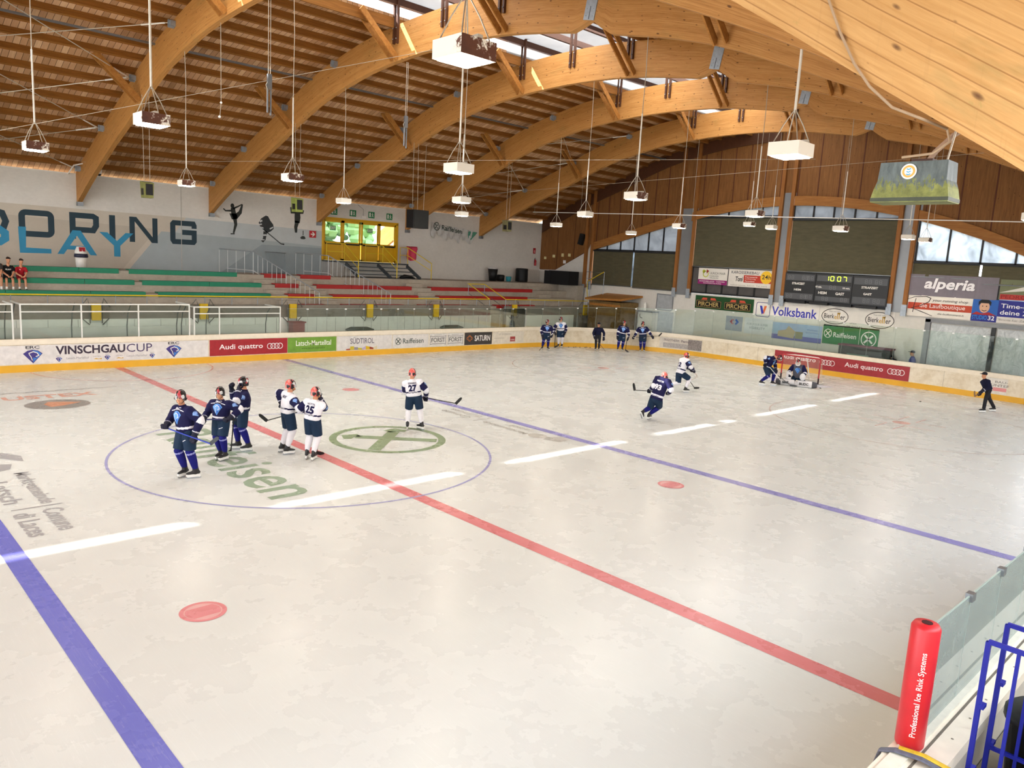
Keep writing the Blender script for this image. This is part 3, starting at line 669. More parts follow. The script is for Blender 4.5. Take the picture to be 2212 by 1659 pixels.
def lower(o, y0, y1, z0, z1, div, mat, h=0):
    fr = MB(); fr.box((EX-.05, y1, z0-.03), (EX+.05, y0, z0+.06)); fr.box((EX-.05, y1, z1-.05), (EX+.05, y0, z1+.05))
    for k in range(div+1):
        y = y0+(y1-y0)*k/div; fr.box((EX-.05, y-.045, z0), (EX+.05, y+.045, z1))
    f = fr.build('lower_frame', FRAME, o)
    mb = MB(); mb.box((EX-.005, y1, z0), (EX+.005, y0, z1)); mb.build('pane', mat, f)
lower(w2, 9.88, 4.6, 3.7, 5.25, 5, frosted('pane_low', (.14, .13, .125), .5, .2)); lower(w3, 3.76, -1.76, 3.6, 5.25, 4, PANE_G); lower(w4, -2.75, -8.4, 3.5, 5.4, 3, PANE_W)
def blind(name_label, y0, y1, z0, z1):
    mb = MB(); n = 12
    for k in range(n):
        a, b = y0+(y1-y0)*k/n, y0+(y1-y0)*(k+1)/n; dx = .012*sin(k*1.9)
        mb.add([(EX-.09+dx, a, z0), (EX-.09+.012*sin((k+1)*1.9), b, z0), (EX-.09, b, z1), (EX-.09, a, z1)], [(0, 1, 2, 3)])
    o = mb.build('roller_blind', BLIND); tag(o, name_label, 'blind', 'olive roller blinds on the end wall')
    m2 = MB(); m2.tube([(EX-.1, y0, z0), (EX-.1, y1, z0)], .03, 8); m2.build('bottom_bar', STEEL, o)
    m3 = MB(); m3.tube([(EX-.1, y0, z1), (EX-.1, y1, z1)], .05, 8); m3.build('roller', DGREY, o)
blind('dark olive roller blind left of the thin slit of daylight', 17.82, 14.46, 3.74, 6.0); blind('dark olive roller blind right of the thin slit of daylight', 14.34, 11.15, 3.7, 6.0)
blind('dark olive roller blind above the car body shop banner', 9.86, 4.62, 5.27, 8.16); blind('dark olive roller blind above the scoreboard', 3.74, -1.74, 5.26, 8.02)
blind('short olive roller blind above the large grey banner', -2.72, -5.62, 5.3, 5.98); blind('short olive roller blind at the right edge of the frame, past a bright slit', -5.72, -8.3, 5.1, 5.98)
mb = MB(); mb.box((EX+.01, 14.2, 3.7), (EX+.03, 14.6, 6.0)); mb.build('slit_pane', PANE_W, w1)

# ------------------------------------------------------------------ banners on the end wall
def banner(name, label, y0, y1, z0, z1, hexcol, cat='banner', x=EX-.02, th=.012, wavy=0.0, group=None):
    mb = MB(); n = max(2, int(abs(y1-y0)/.12)) if wavy else 1
    for k in range(n):
        a, b = y0+(y1-y0)*k/n, y0+(y1-y0)*(k+1)/n; f = lambda y: x-wavy*(.5+.5*sin(y*4.1)+.3*sin(y*9.7))
        mb.add([(f(a), a, z0), (f(b), b, z0), (f(b), b, z1), (f(a), a, z1), (f(a)+th, a, z0), (f(b)+th, b, z0), (f(b)+th, b, z1), (f(a)+th, a, z1)], [(0, 1, 2, 3), (4, 7, 6, 5), (0, 4, 5, 1), (3, 2, 6, 7)]+([(0, 3, 7, 4)] if k == 0 else [])+([(1, 5, 6, 2)] if k == n-1 else []))
    o = mb.build(name, M(hexcol, .55, 0, .08, 2, .3, name='banner_'+hexcol[1:])); tag(o, label, cat, group); return o
def print_on(o, hexcol, draw, y0, z0, x=EX-.02, d=.004, name='lettering'):     # draw in metres, u to the right, v up, origin y0, z0
    mb = MB(); draw(Flat(mb, (x-d, y0, z0), (0, -1, 0), (0, 0, 1))); return mb.build(name, M(hexcol, .6, 0, .04, 3, .3, name='print_'+hexcol[1:]), o)
b = banner('banner', 'white cloth banner with green and red round logo and purple bottom strip', 9.4, 7.42, 4.25, 5.2, '#dcd8cf', x=EX-.09)
print_on(b, '#8c2268', lambda f: f.rect(0, 0, 1.98, .27), 9.4, 4.25, x=EX-.09, d=.006, name='purple_strip')
print_on(b, '#e8dfe4', lambda f: (f.text('BODENBELAEGE · TAPETEN', .12, .14, 1.7, .07), f.text('RAUMGESTALTUNG', .4, .04, 1.2, .06)), 9.4, 4.25, x=EX-.09, d=.009)
print_on(b, '#4a4a48', lambda f: (f.text('ULRICH MAIR', .78, .6, 1.05, .13), f.text('FUSSBODEN', .78, .46, .6, .08), f.text('VERLEGUNG', .78, .35, .6, .08)), 9.4, 4.25, x=EX-.09)
print_on(b, '#b7bf3a', lambda f: (f.ring((.5, .6), .17, .17, .05), f.disc((.36, .75), .1)), 9.4, 4.25, x=EX-.09, name='ring_logo'); print_on(b, '#8f2226', lambda f: f.poly([(.55, .62), (.72, .78), (.55, .88)]), 9.4, 4.25, x=EX-.09, d=.008, name='red_arrow')
b = banner('banner', 'white car body shop banner with red panel and yellow 24h badge', 7.36, 4.62, 4.23, 5.22, '#d9d4cb', x=EX-.09)
print_on(b, '#4b4a55', lambda f: f.text('KAROSSERIEBAU', .18, .74, 1.75, .16, bold=.01), 7.36, 4.23, x=EX-.09)
print_on(b, '#b33a2a', lambda f: f.rect(1.0, .26, 2.74, .68), 7.36, 4.23, x=EX-.09, name='red_panel'); print_on(b, '#e3b62f', lambda f: f.disc((2.4, .6), .36, .36), 7.36, 4.23, x=EX-.09, d=.007, name='yellow_badge')
print_on(b, '#2c2c30', lambda f: (f.text('24h', 2.14, .5, .54, .25, bold=.01), f.text('Toni', .48, .3, .48, .28, bold=.02, shear=.2)), 7.36, 4.23, x=EX-.09, d=.01)
print_on(b, '#e8d9d2', lambda f: (f.text('Karosserie', 1.1, .54, .75, .09), f.text('Lackierung', 1.1, .42, .66, .09), f.text('Pannendienst', 1.1, .30, .6, .09)), 7.36, 4.23, x=EX-.09, d=.007)
print_on(b, '#8d8780', lambda f: f.text('Industriezone  Latsch  Tel. 0473', .18, .06, 2.3, .07), 7.36, 4.23, x=EX-.09)
b = banner('banner', 'green banner with two black name plates and gold lettering', 9.5, 5.6, 2.78, 3.56, '#1d4a25')
for x0 in (.06, 2.0):
    print_on(b, '#15100c', lambda f: f.rect(x0, .06, x0+1.75, .52), 9.5, 2.78, name='black_plate'); print_on(b, '#c4a96a', lambda f: (f.text('PIRCHER', x0+.16, .16, 1.42, .26, bold=.012), f.stroke([(x0+.04, .1), (x0+1.71, .1), (x0+1.71, .48), (x0+.04, .48)], .015, closed=True)), 9.5, 2.78, d=.008)
    print_on(b, '#c8503a', lambda f: f.poly([(x0+.36, .53), (x0+1.4, .53), (x0+1.3, .66), (x0+.46, .66)]), 9.5, 2.78, d=.007, name='red_scroll'); print_on(b, '#2f3a22', lambda f: f.poly([(x0+.76, .72), (x0+1.0, .72), (x0+1.0, .52), (x0+.88, .43), (x0+.76, .52)]), 9.5, 2.78, d=.010, name='crest')
b = banner('banner', 'white bank banner with blue and orange V logo and blue lettering', 5.55, 1.72, 2.5, 3.5, '#e9e5df')
print_on(b, '#3b3fae', lambda f: f.text('Volksbank', 1.1, .28, 2.62, .5, bold=.016), 5.55, 2.5)
print_on(b, '#4b4a7c', lambda f: f.stroke(rr(.14, .15, .98, .93, .1), .035, closed=True), 5.55, 2.5, name='logo_frame')
print_on(b, '#3b3fae', lambda f: f.poly([(.34, .75), (.48, .75), (.62, .36), (.5, .26)]), 5.55, 2.5, d=.006, name='logo_stroke'); print_on(b, '#d9703c', lambda f: f.poly([(.62, .75), (.78, .75), (.64, .3), (.54, .3)]), 5.55, 2.5, d=.005, name='logo_stroke')
b = banner('banner', 'white banner with two black oval beer cellar logos', 1.7, -2.16, 2.5, 3.55, '#e6e2da')
for x0 in (.1, 2.4):
    print_on(b, '#26251f', lambda f: (f.ring((x0+.74, .52), .7, .4, .035), f.text('Bierk', x0+.16, .4, .55, .25, bold=.008), f.text('er', x0+1.04, .38, .25, .18, bold=.008)), 1.7, 2.5)
    print_on(b, '#c69c33', lambda f: (f.text('e', x0+.72, .38, .13, .17, bold=.01), f.text('ll', x0+.87, .38, .13, .34, bold=.01), f.poly([(x0+.84, .68), (x0+1.02, .74), (x0+1.0, .62)])), 1.7, 2.5, d=.006)
    print_on(b, '#77736a', lambda f: (f.text('Pizza und mehr', x0+.42, .74, .6, .07), f.text('seit Jahren', x0+.42, .2, .55, .06)), 1.7, 2.5)
print_on(b, '#55524b', lambda f: (f.text('LATSCH', 1.66, .2, .34, .07), f.text('Tel. 0473 62', 1.5, .06, .8, .06)), 1.7, 2.5)
b = banner('banner', 'large grey wrinkled cloth banner with white italic lettering', -2.58, -6.48, 4.4, 5.42, '#77717a', wavy=.03, x=EX-.1)
print_on(b, '#f0eef0', lambda f: f.text('alperia', .78, .2, 2.2, .66, bold=.03, shear=.18), -2.58, 4.4, x=EX-.15)
b = banner('banner', 'white running shop banner with red stripe and black script letter R', -2.7, -5.54, 3.4, 4.42, '#e7e2d8', x=EX-.1)
print_on(b, '#b8452c', lambda f: f.rect(.12, .34, 2.94, .66), -2.6, 3.4, x=EX-.1, name='red_stripe')
print_on(b, '#f0ece6', lambda f: f.text('die Laufboutique', .66, .38, 2.0, .26), -2.6, 3.4, x=EX-.1, d=.008)
print_on(b, '#2a2726', lambda f: (f.text('your running shop', 1.2, .72, 1.55, .16, shear=.2), f.text('die-laufboutique.it', 1.5, .12, 1.15, .11, shear=.2), f.stroke([(.05, .78), (.4, .93), (.9, .98), (1.12, .9), (1.05, .72), (.7, .52), (.3, .38), (.75, .24), (1.28, .06)], [.02, .03, .035, .035, .035, .03, .03, .035, .02]), f.stroke([(.46, .86), (.4, .5), (.38, .18)], .03)), -2.6, 3.4, x=EX-.1, d=.011)
b = banner('banner', 'blue banner with a smiling helmeted player portrait and white lettering', -5.55, -8.6, 3.4, 4.42, '#2b2f86', x=EX-.1)
print_on(b, '#2a5fae', lambda f: f.rect(0, .3, 1.05, 1.02), -5.55, 3.4, x=EX-.1, name='portrait_ground'); print_on(b, '#dcd8d2', lambda f: f.rect(1.05, 0, 3.05, .28), -5.55, 3.4, x=EX-.1, name='white_strip')
print_on(b, '#a32c2c', lambda f: f.poly([(0, .3), (.2, .44), (.42, .36), (.7, .44), (1.02, .3)]), -5.55, 3.4, x=EX-.1, d=.006, name='red_shirt'); print_on(b, '#d2a78c', lambda f: f.disc((.5, .66), .21, .26), -5.55, 3.4, x=EX-.1, d=.008, name='portrait_face')
print_on(b, '#17161c', lambda f: (f.poly([(.25, .72), (.24, .9), (.36, 1.01), (.64, 1.01), (.76, .9), (.75, .72), (.66, .84), (.34, .84)]), f.disc((.42, .7), .025), f.disc((.58, .7), .025), f.stroke([(.4, .52), (.5, .48), (.6, .52)], .03)), -5.55, 3.4, x=EX-.1, d=.011, name='portrait_helmet')
print_on(b, '#2f7fd0', lambda f: f.text('STUDIO', .04, .08, .62, .2, bold=.02), -5.55, 3.4, x=EX-.1, d=.006); print_on(b, '#f1f1f4', lambda f: (f.text('32', .7, .08, .26, .2, bold=.015), f.text('Time-out für', 1.15, .68, 1.9, .2, bold=.01), f.text('deine Zähne', 1.15, .38, 1.8, .2, bold=.01)), -5.55, 3.4, x=EX-.1, d=.006)
print_on(b, '#77746f', lambda f: f.text('Praxis für Zahnmedizin', 1.15, .1, 1.8, .1), -5.55, 3.4, x=EX-.1)
b = banner('banner', 'olive and white striped banner with red band at the right edge', -6.55, -8.6, 4.46, 5.36, '#6f7457', x=EX-.1)
print_on(b, '#d9d6cd', lambda f: f.poly([(0, .3), (1, .62), (2.05, .66), (2.05, .3), (1, .42)]), -6.55, 4.46, x=EX-.1, name='white_stripe'); print_on(b, '#b23a34', lambda f: f.rect(.05, 0, 2.05, .24), -6.55, 4.46, x=EX-.1, name='red_band'); print_on(b, '#7d1f1e', lambda f: f.text('PEDROSS', .1, .05, 1.3, .16), -6.55, 4.46, x=EX-.1, d=.007)
b = banner('banner', 'green bank banner with white crossed-boards logo behind the end glass', 1.4, -1.5, 1.55, 2.56, '#2f7d48')
print_on(b, '#eceee8', lambda f: (f.ring((.28, .55), .2, .22, .035), f.stroke([(.16, .42), (.4, .68)], .05), f.stroke([(.16, .68), (.4, .42)], .05), f.text('Raiffeisen', .58, .38, 1.2, .26, bold=.012), f.rect(1.93, 0, 1.95, 1.01), f.ring((2.42, .45), .37, .37, .05), f.stroke([(2.2, .25), (2.62, .66)], .09), f.stroke([(2.2, .66), (2.62, .25)], .09)), 1.4, 1.55)
b = banner('banner', 'pale blue banner with a house photo behind the end glass', 4.3, 1.45, 1.5, 2.42, '#9fb7d6')
print_on(b, '#6f74b4', lambda f: f.rect(0, 0, 2.85, .26), 4.3, 1.5, name='violet_strip'); print_on(b, '#b3aa93', lambda f: f.poly([(.35, .16), (1.3, .1), (1.35, .5), (.95, .78), (.8, .55), (.35, .45)]), 4.3, 1.5, d=.006, name='house_picture'); print_on(b, '#8d907a', lambda f: f.rect(1.35, .12, 1.8, .5), 4.3, 1.5, d=.006, name='garden_picture'); print_on(b, '#5c78b2', lambda f: (f.text('Wellness', 2.0, .62, .6, .09), f.text('Sport und Erholung', 1.95, .46, .75, .09)), 4.3, 1.5)
b = banner('banner', 'small grey poster with red and blue arrowheads behind the end glass', 7.28, 6.2, 1.66, 2.5, '#a3a8b4')
print_on(b, '#a5545c', lambda f: f.poly([(.26, .52), (.44, .7), (.52, .62), (.42, .52), (.52, .42), (.44, .34)]), 7.28, 1.66); print_on(b, '#3d63b4', lambda f: f.poly([(.86, .52), (.68, .7), (.6, .62), (.7, .52), (.6, .42), (.68, .34)]), 7.28, 1.66)
b = banner('banner', 'white banner reading VISIBILITY behind the end glass', 6.05, 4.32, 1.6, 2.5, '#d6dade')
print_on(b, '#8f98a0', lambda f: (f.text('FOR YOUR SUPER', .15, .5, 1.3, .12), f.text('VISIBILITY', .3, .28, 1.0, .14)), 6.05, 1.6)

# ------------------------------------------------------------------ scoreboard
sb = thing('scoreboard', 'black electronic scoreboard with green clock digits on the end wall', 'scoreboard', (EX-.2, 1, 3.7))
def sbox(y0, y1, z0, z1, name, hexcol, x0=EX-.3, x1=EX-.08, par=None):
    mb = MB(); mb.box((x0, y1, z0), (x1, y0, z1)); return mb.build(name, M(hexcol, .4, 0, .08, 3), par or sb)
for y0, y1 in ((3.72, 2.0), (1.98, .03), (.01, -1.76)): sbox(y0, y1, 3.72, 5.2, 'housing', '#1d1f22')
for y0, y1, z0, z1 in ((3.66, 2.06, 4.78, 5.12), (3.66, 2.06, 3.78, 4.1), (1.92, .1, 4.82, 5.12), (1.92, .1, 3.78, 4.02), (1.92, .1, 4.38, 4.62), (-.05, -1.7, 4.76, 5.1), (-.05, -1.7, 3.78, 4.12)): sbox(y0, y1, z0, z1, 'display_window', '#4b4d51', EX-.305, EX-.29)
def seg7(f, ch, x, y, w, h, t):
    on = {'0': 'abcdef', '1': 'bc', '7': 'abc', '8': 'abcdefg'}[ch]; q = t*.4
    for s, (a, b) in dict(a=((q, h), (w-q, h)), b=((w, h-q), (w, h/2+q)), c=((w, h/2-q), (w, q)), d=((q, 0), (w-q, 0)), e=((0, q), (0, h/2-q)), f=((0, h/2+q), (0, h-q)), g=((q, h/2), (w-q, h/2))).items():
        if s in on: f.stroke([(x+a[0], y+a[1]), (x+b[0], y+b[1])], t)
mb = MB(); f = Flat(mb, (EX-.309, 1.55, 4.86), (0, -1, 0), (0, 0, 1))
for ch, x in (('1', -.02), ('0', .26), ('0', .62), ('7', .92)): seg7(f, ch, x+.1, 0, .17, .23, .035)
mb.build('clock_digits', M('#c8ea3a', .5, 0, .02, 3, .3, name='lit_digits', emit=2.2), sb)
mb = MB(); f = Flat(mb, (EX-.309, 0, 0), (0, -1, 0), (0, 0, 1))
for y, z in ((3.55, 4.85), (2.75, 4.85), (2.45, 4.85), (3.55, 3.84), (2.75, 3.84), (2.45, 3.84), (1.2, 4.42), (1.55, 3.82), (.55, 3.82), (-.6, 4.83), (-1.1, 4.83), (-.6, 3.86), (-1.1, 3.86)):
    for d in (0, .2): seg7(f, '8', -y+d, z, .12, .18, .022)
mb.build('unlit_digits', M('#6d7075', .5), sb)
mb = MB(); f = Flat(mb, (EX-.306, 0, 0), (0, -1, 0), (0, 0, 1))
for t, y, z, w, h in (('STRAFZEIT', 3.3, 4.56, .72, .12), ('HEIM', 3.15, 4.24, .4, .11), ('10 min.', 1.96, 4.47, .34, .09), ('10 min.', .5, 4.47, .38, .09), ('HEIM', 1.78, 4.14, .46, .14), ('GAST', .85, 4.14, .46, .14), ('STRAFZEIT', -.45, 4.56, .82, .12), ('GAST', -.58, 4.24, .42, .11)): f.text(t, -y, z, w, h, bold=.025)
mb.build('lettering', WHITE, sb)
for k in range(4): sbox(3.5-1.25*k, 2.5-1.25*k, 3.56, 3.7, 'bracket', '#17181a', EX-.24, EX-.05)

# ------------------------------------------------------------------ sliding gate with plastic sheets, hatch and clutter
gate = struct(MB().box((EX-.12, -3.62, 0), (EX+.02, -3.86, 3.3)).box((EX-.12, -12, 3.16), (EX+.02, -3.62, 3.34)).build('door_1', M('#85878a', .5, .2, .1, 3)))
SHEET = NT('plastic_sheet'); SHEET.b.inputs['Roughness'].default_value = .3; _nz = SHEET.noise(SHEET.coord('Object', (1, 1.2, .8), (.5, 0, 0)), 2.2, 6, .7, 1.5)
SHEET.link(SHEET.ramp(_nz, [(.3, hexc('#a9b0b4')), (.7, hexc('#dfe3e4'))]), SHEET.b.inputs['Base Color']); SHEET.bump(_nz, .8, .06); SHEET = SHEET.m
for y0, y1 in ((-3.9, -6.45), (-6.7, -9.3)):
    mb = MB(); nz = 12; ny = 14
    for i in range(ny+1):
        for j in range(nz+1): mb.v.append((EX-.06-.03*sin(i*1.7+j*.8)*sin(j*1.1+i*.3), y0+(y1-y0)*i/ny, 3.1*j/nz))
    for i in range(ny):
        for j in range(nz): mb.f.append((i*(nz+1)+j, (i+1)*(nz+1)+j, (i+1)*(nz+1)+j+1, i*(nz+1)+j+1)); mb.m.append(0)
    mb.build('plastic_sheet', SHEET, gate, True)
mb = MB(); mb.box((EX-.12, -6.48, 0), (EX-.02, -6.64, 3.16)); mb.build('gate_post', DGREY, gate)
mb = MB(); mb.box((EX-.05, 12.3, 2.46), (EX-.01, 11.1, 3.42)); mb.box((EX-.06, 12.2, .3), (EX-.01, 11.0, 2.36))
o = mb.build('hatch_cover', M('#aeb3b8', .5, .2, .15, 4)); tag(o, 'grey patched hatch cover on the white end wall left of the green banner', 'hatch')
mb = MB(); f = Flat(mb, (EX-.066, 12.32, 2.44), (0, -1, 0), (0, 0, 1)); f.stroke([(0, 0), (.02, 1.0), (1.2, .98), (1.24, .1), (1.1, 0), (0, .02)], .05); mb.build('tape_edge', M('#6d7277', .6), o)
t = thing('timber_shed', 'brown timber crate with sloping lid standing behind the glass in the far corner', 'crate', (29.9, 14.6, 0))
mb = MB(); mb.box((28.9, 13.55, 0), (30.7, 16.2, 2.75)); mb.build('body', wood('old_plywood', '#5c4728', '#8a6d42', 'Object', (1, 1, 1), False), t)
mb = MB(); mb.poly([(28.7, 16.4, 2.78), (28.7, 13.4, 2.86), (30.9, 13.4, 3.1), (30.9, 16.4, 3.1)], 0, .12, (0, 0, 1)); mb.build('lid', BRACE, t)
mb = MB(); mb.box((28.85, 13.6, 2.45), (28.9, 16.1, 2.6)); mb.build('batten', BRACE, t)
t = thing('wall_cabinet', 'white metal cabinet standing by the end wall behind the corner glass', 'cabinet', (30.6, 13.0, 0))
mb = MB(); mb.box((30.3, 12.1, 0), (30.9, 13.2, 2.25)); mb.build('body', WHITE, t); mb = MB(); mb.box((30.2, 12.05, 2.25), (30.92, 13.25, 2.33)); mb.build('top', STEEL, t)
mb = MB(); mb.tube([(30.28, 13.05, 2.1), (30.2, 13.0, 2.0), (30.2, 12.95, 1.9), (30.28, 12.85, 1.85)], .02, 8); mb.build('handle', BLACK, t)
o = MB().lathe((30.6, 12.95, 2.33), [(0, 0), (.09, 0), (.09, .35), (.05, .45), (.05, .52), (0, .52)], 14).build('bottle', WHITE); tag(o, 'white plastic bottle standing on the cabinet in the far corner', 'bottle')
t = thing('reflection_box', 'dark grey box standing in for a reflection in the end glass below the green banner', 'box', (30.42, -1.6, 0))  # solid box added for a dark shape mirrored in the end glass
mb = MB(); mb.box((30.15, -.35, .12), (30.7, -2.9, 1.62)); mb.build('body', M('#56585a', .6, 0, .15), t); mb = MB(); mb.box((30.12, -.3, 1.62), (30.72, -2.95, 1.7)); mb.build('lid', M('#8a5a68', .6), t)
mb = MB(); mb.box((30.13, -.8, 1.0), (30.16, -1.9, 1.25)); mb.build('label_panel', M('#8fa79a', .6), t)
for y in (-.6, -2.7):
    for x in (30.25, 30.6): MB().lathe((x, y-.03, .07), [(.0, 0), (.07, 0), (.07, .06), (0, .06)], 12, 0, (0, 1, 0)).build('wheel', BLACK, t)
# sloping notes, sign, loudspeaker on the boarding at the far corner
for i, (y, z, w, h) in enumerate(((22.45, 5.35, .22, .18), (21.6, 5.5, .24, .2), (20.75, 5.6, .22, .22), (20.1, 5.62, .24, .2))):
    o = MB().box((EX-.045, y-w/2, z-h/2), (EX-.034, y+w/2, z+h/2)).build('paper_note', M('#ddd29a', .8)); tag(o, 'pale yellow paper note on the far corner boarding, %s from the left' % ORD[i], 'note', 'paper notes on the corner boarding')
o = MB().box((EX-.05, 20.65, 5.02), (EX-.034, 20.4, 5.24)).build('notice', WHITE); tag(o, 'small white notice below the yellow notes on the corner boarding', 'notice')
t = thing('wall_speaker', 'black slanted loudspeaker fixed on the boarding in the far corner', 'speaker', (EX-.15, 18.95, 6.35))
MB().obox((EX-.16, 18.95, 6.72), (.12, 0, 0), (0, .17, .04), (0, -.1, .36)).build('cabinet', M('#1c1b17', .6), t); MB().obox((EX-.285, 18.95, 6.72), (.006, 0, 0), (0, .13, .03), (0, -.09, .31)).build('grille', BLACK, t)
# ================================================================== RINK BOARDS
boards = thing('rink_boards', 'cream rink boards with yellow kick plate running around the ice', 'boards', (0, 0, 0))
def ring_wall(o0, o1, z0, z1, skip_near=True):
    a, b = ring_pts(o0, 14), ring_pts(o1, 14); n = len(a); mb = MB()
    for i in range(n):
        j = (i+1) % n
        mb.add([(*a[i], z0), (*a[j], z0), (*a[j], z1), (*a[i], z1), (*b[i], z0), (*b[j], z0), (*b[j], z1), (*b[i], z1)], [(0, 3, 2, 1), (4, 5, 6, 7), (3, 7, 6, 2), (0, 1, 5, 4)])
    return mb
BOARD = NT('board_plastic'); _c = BOARD.coord('Object', (1, 1, 1)); _a = BOARD.ramp(BOARD.noise(_c, 2.5, 7, .75), [(.35, hexc('#cfc0a4')), (.6, hexc('#e6dcc8'))])
_st = BOARD.ramp(BOARD.noise(BOARD.coord('Object', (.6, .6, 1.2)), 3.2, 8, .85), [(.60, (0, 0, 0)), (.68, (.6,)*3)]); BOARD.link(BOARD.mix(_st, _a, hexc('#9c917c')), BOARD.b.inputs['Base Color']); BOARD.b.inputs['Roughness'].default_value = .45; BOARD = BOARD.m
YEL = M('#e0aa2e', .45, 0, .08, 1.2, .4, name='yellow_plastic')
ring_wall(0, .12, 0.26, 1.0).build('panel', BOARD, boards); ring_wall(-.012, .12, 0, .26).build('kick_plate', YEL, boards)
ring_wall(-.03, .15, 1.0, 1.17).build('top_rail', CREAM, boards); ring_wall(.0, .2, 1.17, 1.2).build('cap', CREAM, boards)
mb = MB()
for k in range(28):
    x = -26+2.0*k
    if x < 22: mb.box((x, HW-.004, .26), (x+.012, HW, 1.0))
for k in range(8): mb.box((HL-.004, -7+1.9*k, .26), (HL, -6.988+1.9*k, 1.0))
mb.build('panel_joint', M('#a59a84', .6), boards)
def far_ad(label, x0, x1, hexcol, z0=.29, z1=.97):
    o = MB().box((x0, HW-.012, z0), (x1, HW-.003, z1)).build('advertising_board', M(hexcol, .4, 0, .14, 5, .4, name='panel_'+hexcol[1:])); return tag(o, label, 'advertising panel', 'advertising panels on the far boards')
def far_print(o, hexcol, draw, x0, z0=.29, d=.003, name='lettering'):
    mb = MB(); draw(Flat(mb, (x0, HW-.012-d, z0), (1, 0, 0), (0, 0, 1))); return mb.build(name, M(hexcol, .5, 0, .04, 3, .3, name='print_'+hexcol[1:]), o)
def shield(f, c, w, h, mats=(0, 1, 2)):      # club crest: kite shield with a prowling cat's head
    P = lambda x, y: (c[0]+x*w, c[1]+y*h)
    f.lift = 0; f.poly([P(-.5, .22), P(-.26, .44), P(0, .5), P(.26, .44), P(.5, .22), P(0, -.5)], mats[0])
    f.lift = .003; f.poly([P(0, .46), P(.24, .40), P(.44, .2), P(0, -.42)], mats[1])
    f.lift = .006; f.poly([P(-.2, .24), P(.02, .36), P(.22, .26), P(.3, .08), P(.14, .0), P(.2, -.12), P(.02, -.06), P(-.06, -.3), P(-.12, -.05)], mats[0])
    f.lift = .009; f.stroke([P(-.22, .24), P(.02, .36), P(.22, .26), P(.3, .08), P(.14, .0)], .05*w, mats[2]); f.stroke([P(-.2, .2), P(-.1, -.02), P(-.04, -.28)], .04*w, mats[2]); f.lift = 0
NAVYL, BLUEL = M('#40357e', .5), M('#3f79c9', .5)
o = far_ad('white cup banner panel with two blue shield crests at the far left', -4.1, 3.5, '#dcd8d6')
for x in (.95+.27, 6.19): 
    mb = MB(); f = Flat(mb, (-4.1, HW-.015, .29), (1, 0, 0), (0, 0, 1)); shield(f, (x, .27), .62, .5); mb.build('crest', [NAVYL, BLUEL, WHITE], o); far_print(o, '#2b2730', lambda f: (f.text('ERC', x-.22, .56, .44, .1, bold=.02), f.rect(x-.2, .53, x+.2, .538)), -4.1)
far_print(o, '#3a3040', lambda f: f.text('VINSCHGAU', 1.95, .31, 2.4, .32, bold=.03), -4.1); far_print(o, '#4a3f63', lambda f: f.text('CUP', 4.4, .31, .95, .32), -4.1)
for x in (2.05, 3.7, 5.35):
    mb = MB(); f = Flat(mb, (-4.1, HW-.015, .29), (1, 0, 0), (0, 0, 1)); shield(f, (x, .12), .22, .18); mb.build('small_crest', [NAVYL, BLUEL, WHITE], o)
far_print(o, '#8d8890', lambda f: (f.text('Latsch-Martelltal', 2.3, .12, .75, .08), f.text('Latsch-Martelltal', 4.4, .12, .75, .08), f.text('SUEDTIROL', 3.2, .16, .28, .05), f.text('SUEDTIROL', 4.0, .16, .25, .05), f.text('ERC', 1.98, .23, .14, .04), f.text('ERC', 3.63, .23, .14, .04), f.text('ERC', 5.28, .23, .14, .04)), -4.1)
far_print(o, '#c9a13c', lambda f: (f.poly([(3.2, .08), (3.3, .12), (3.4, .09), (3.5, .12), (3.5, .07)]), f.poly([(4.0, .08), (4.1, .12), (4.2, .09), (4.27, .12), (4.27, .07)])), -4.1, name='skyline')
def four_rings(f, x, y, r): 
    for k in range(4): f.ring((x+k*r*1.35, y), r, r, r*.22, n=28)
o = far_ad('red car advertising panel with four white rings on the far boards', 3.56, 7.08, '#9f2029')
far_print(o, '#f1ecec', lambda f: (f.text('Audi quattro', .4, .2, 1.95, .28, bold=.012), four_rings(f, 2.68, .34, .12)), 3.56)
o = far_ad('green valley advertising panel with white lettering', 7.1, 9.58, '#6f9a35'); far_print(o, '#eef1e2', lambda f: f.text('Latsch-Martelltal', .4, .3, 1.8, .24, bold=.01), 7.1); far_print(o, '#3c5a1d', lambda f: f.text('www.latsch-martell.it', .68, .14, 1.2, .09), 7.1)
o = far_ad('pale regional advertising panel with coloured paper mountain skyline', 9.62, 12.75, '#d8d5d3'); far_print(o, '#6b6873', lambda f: f.text('SÜDTIROL', .72, .3, 1.35, .32, bold=.012), 9.62)
for i, hx in enumerate(('#a8513c', '#c9b43a', '#8f8a92', '#b9b03c', '#b7a6c2', '#d9b21f', '#a24a30', '#cfc6a8')):
    far_print(o, hx, lambda f: f.poly([(.5+.22*i, 0), (.72+.22*i, 0), (.72+.22*i, .08+.1*((i*5) % 3)/2), (.5+.22*i, .06+.12*((i*3) % 4)/3)]), 9.62, name='skyline')
o = far_ad('pale bank advertising panel with dark serif lettering and round crossed-boards logo', 12.8, 15.05, '#d9d6d2'); far_print(o, '#4c5752', lambda f: (f.ring((.33, .34), .17, .17, .028), f.stroke([(.22, .23), (.44, .45)], .05), f.stroke([(.22, .45), (.44, .23)], .05), f.text('Raiffeisen', .62, .22, 1.3, .26, bold=.012)), 12.8)
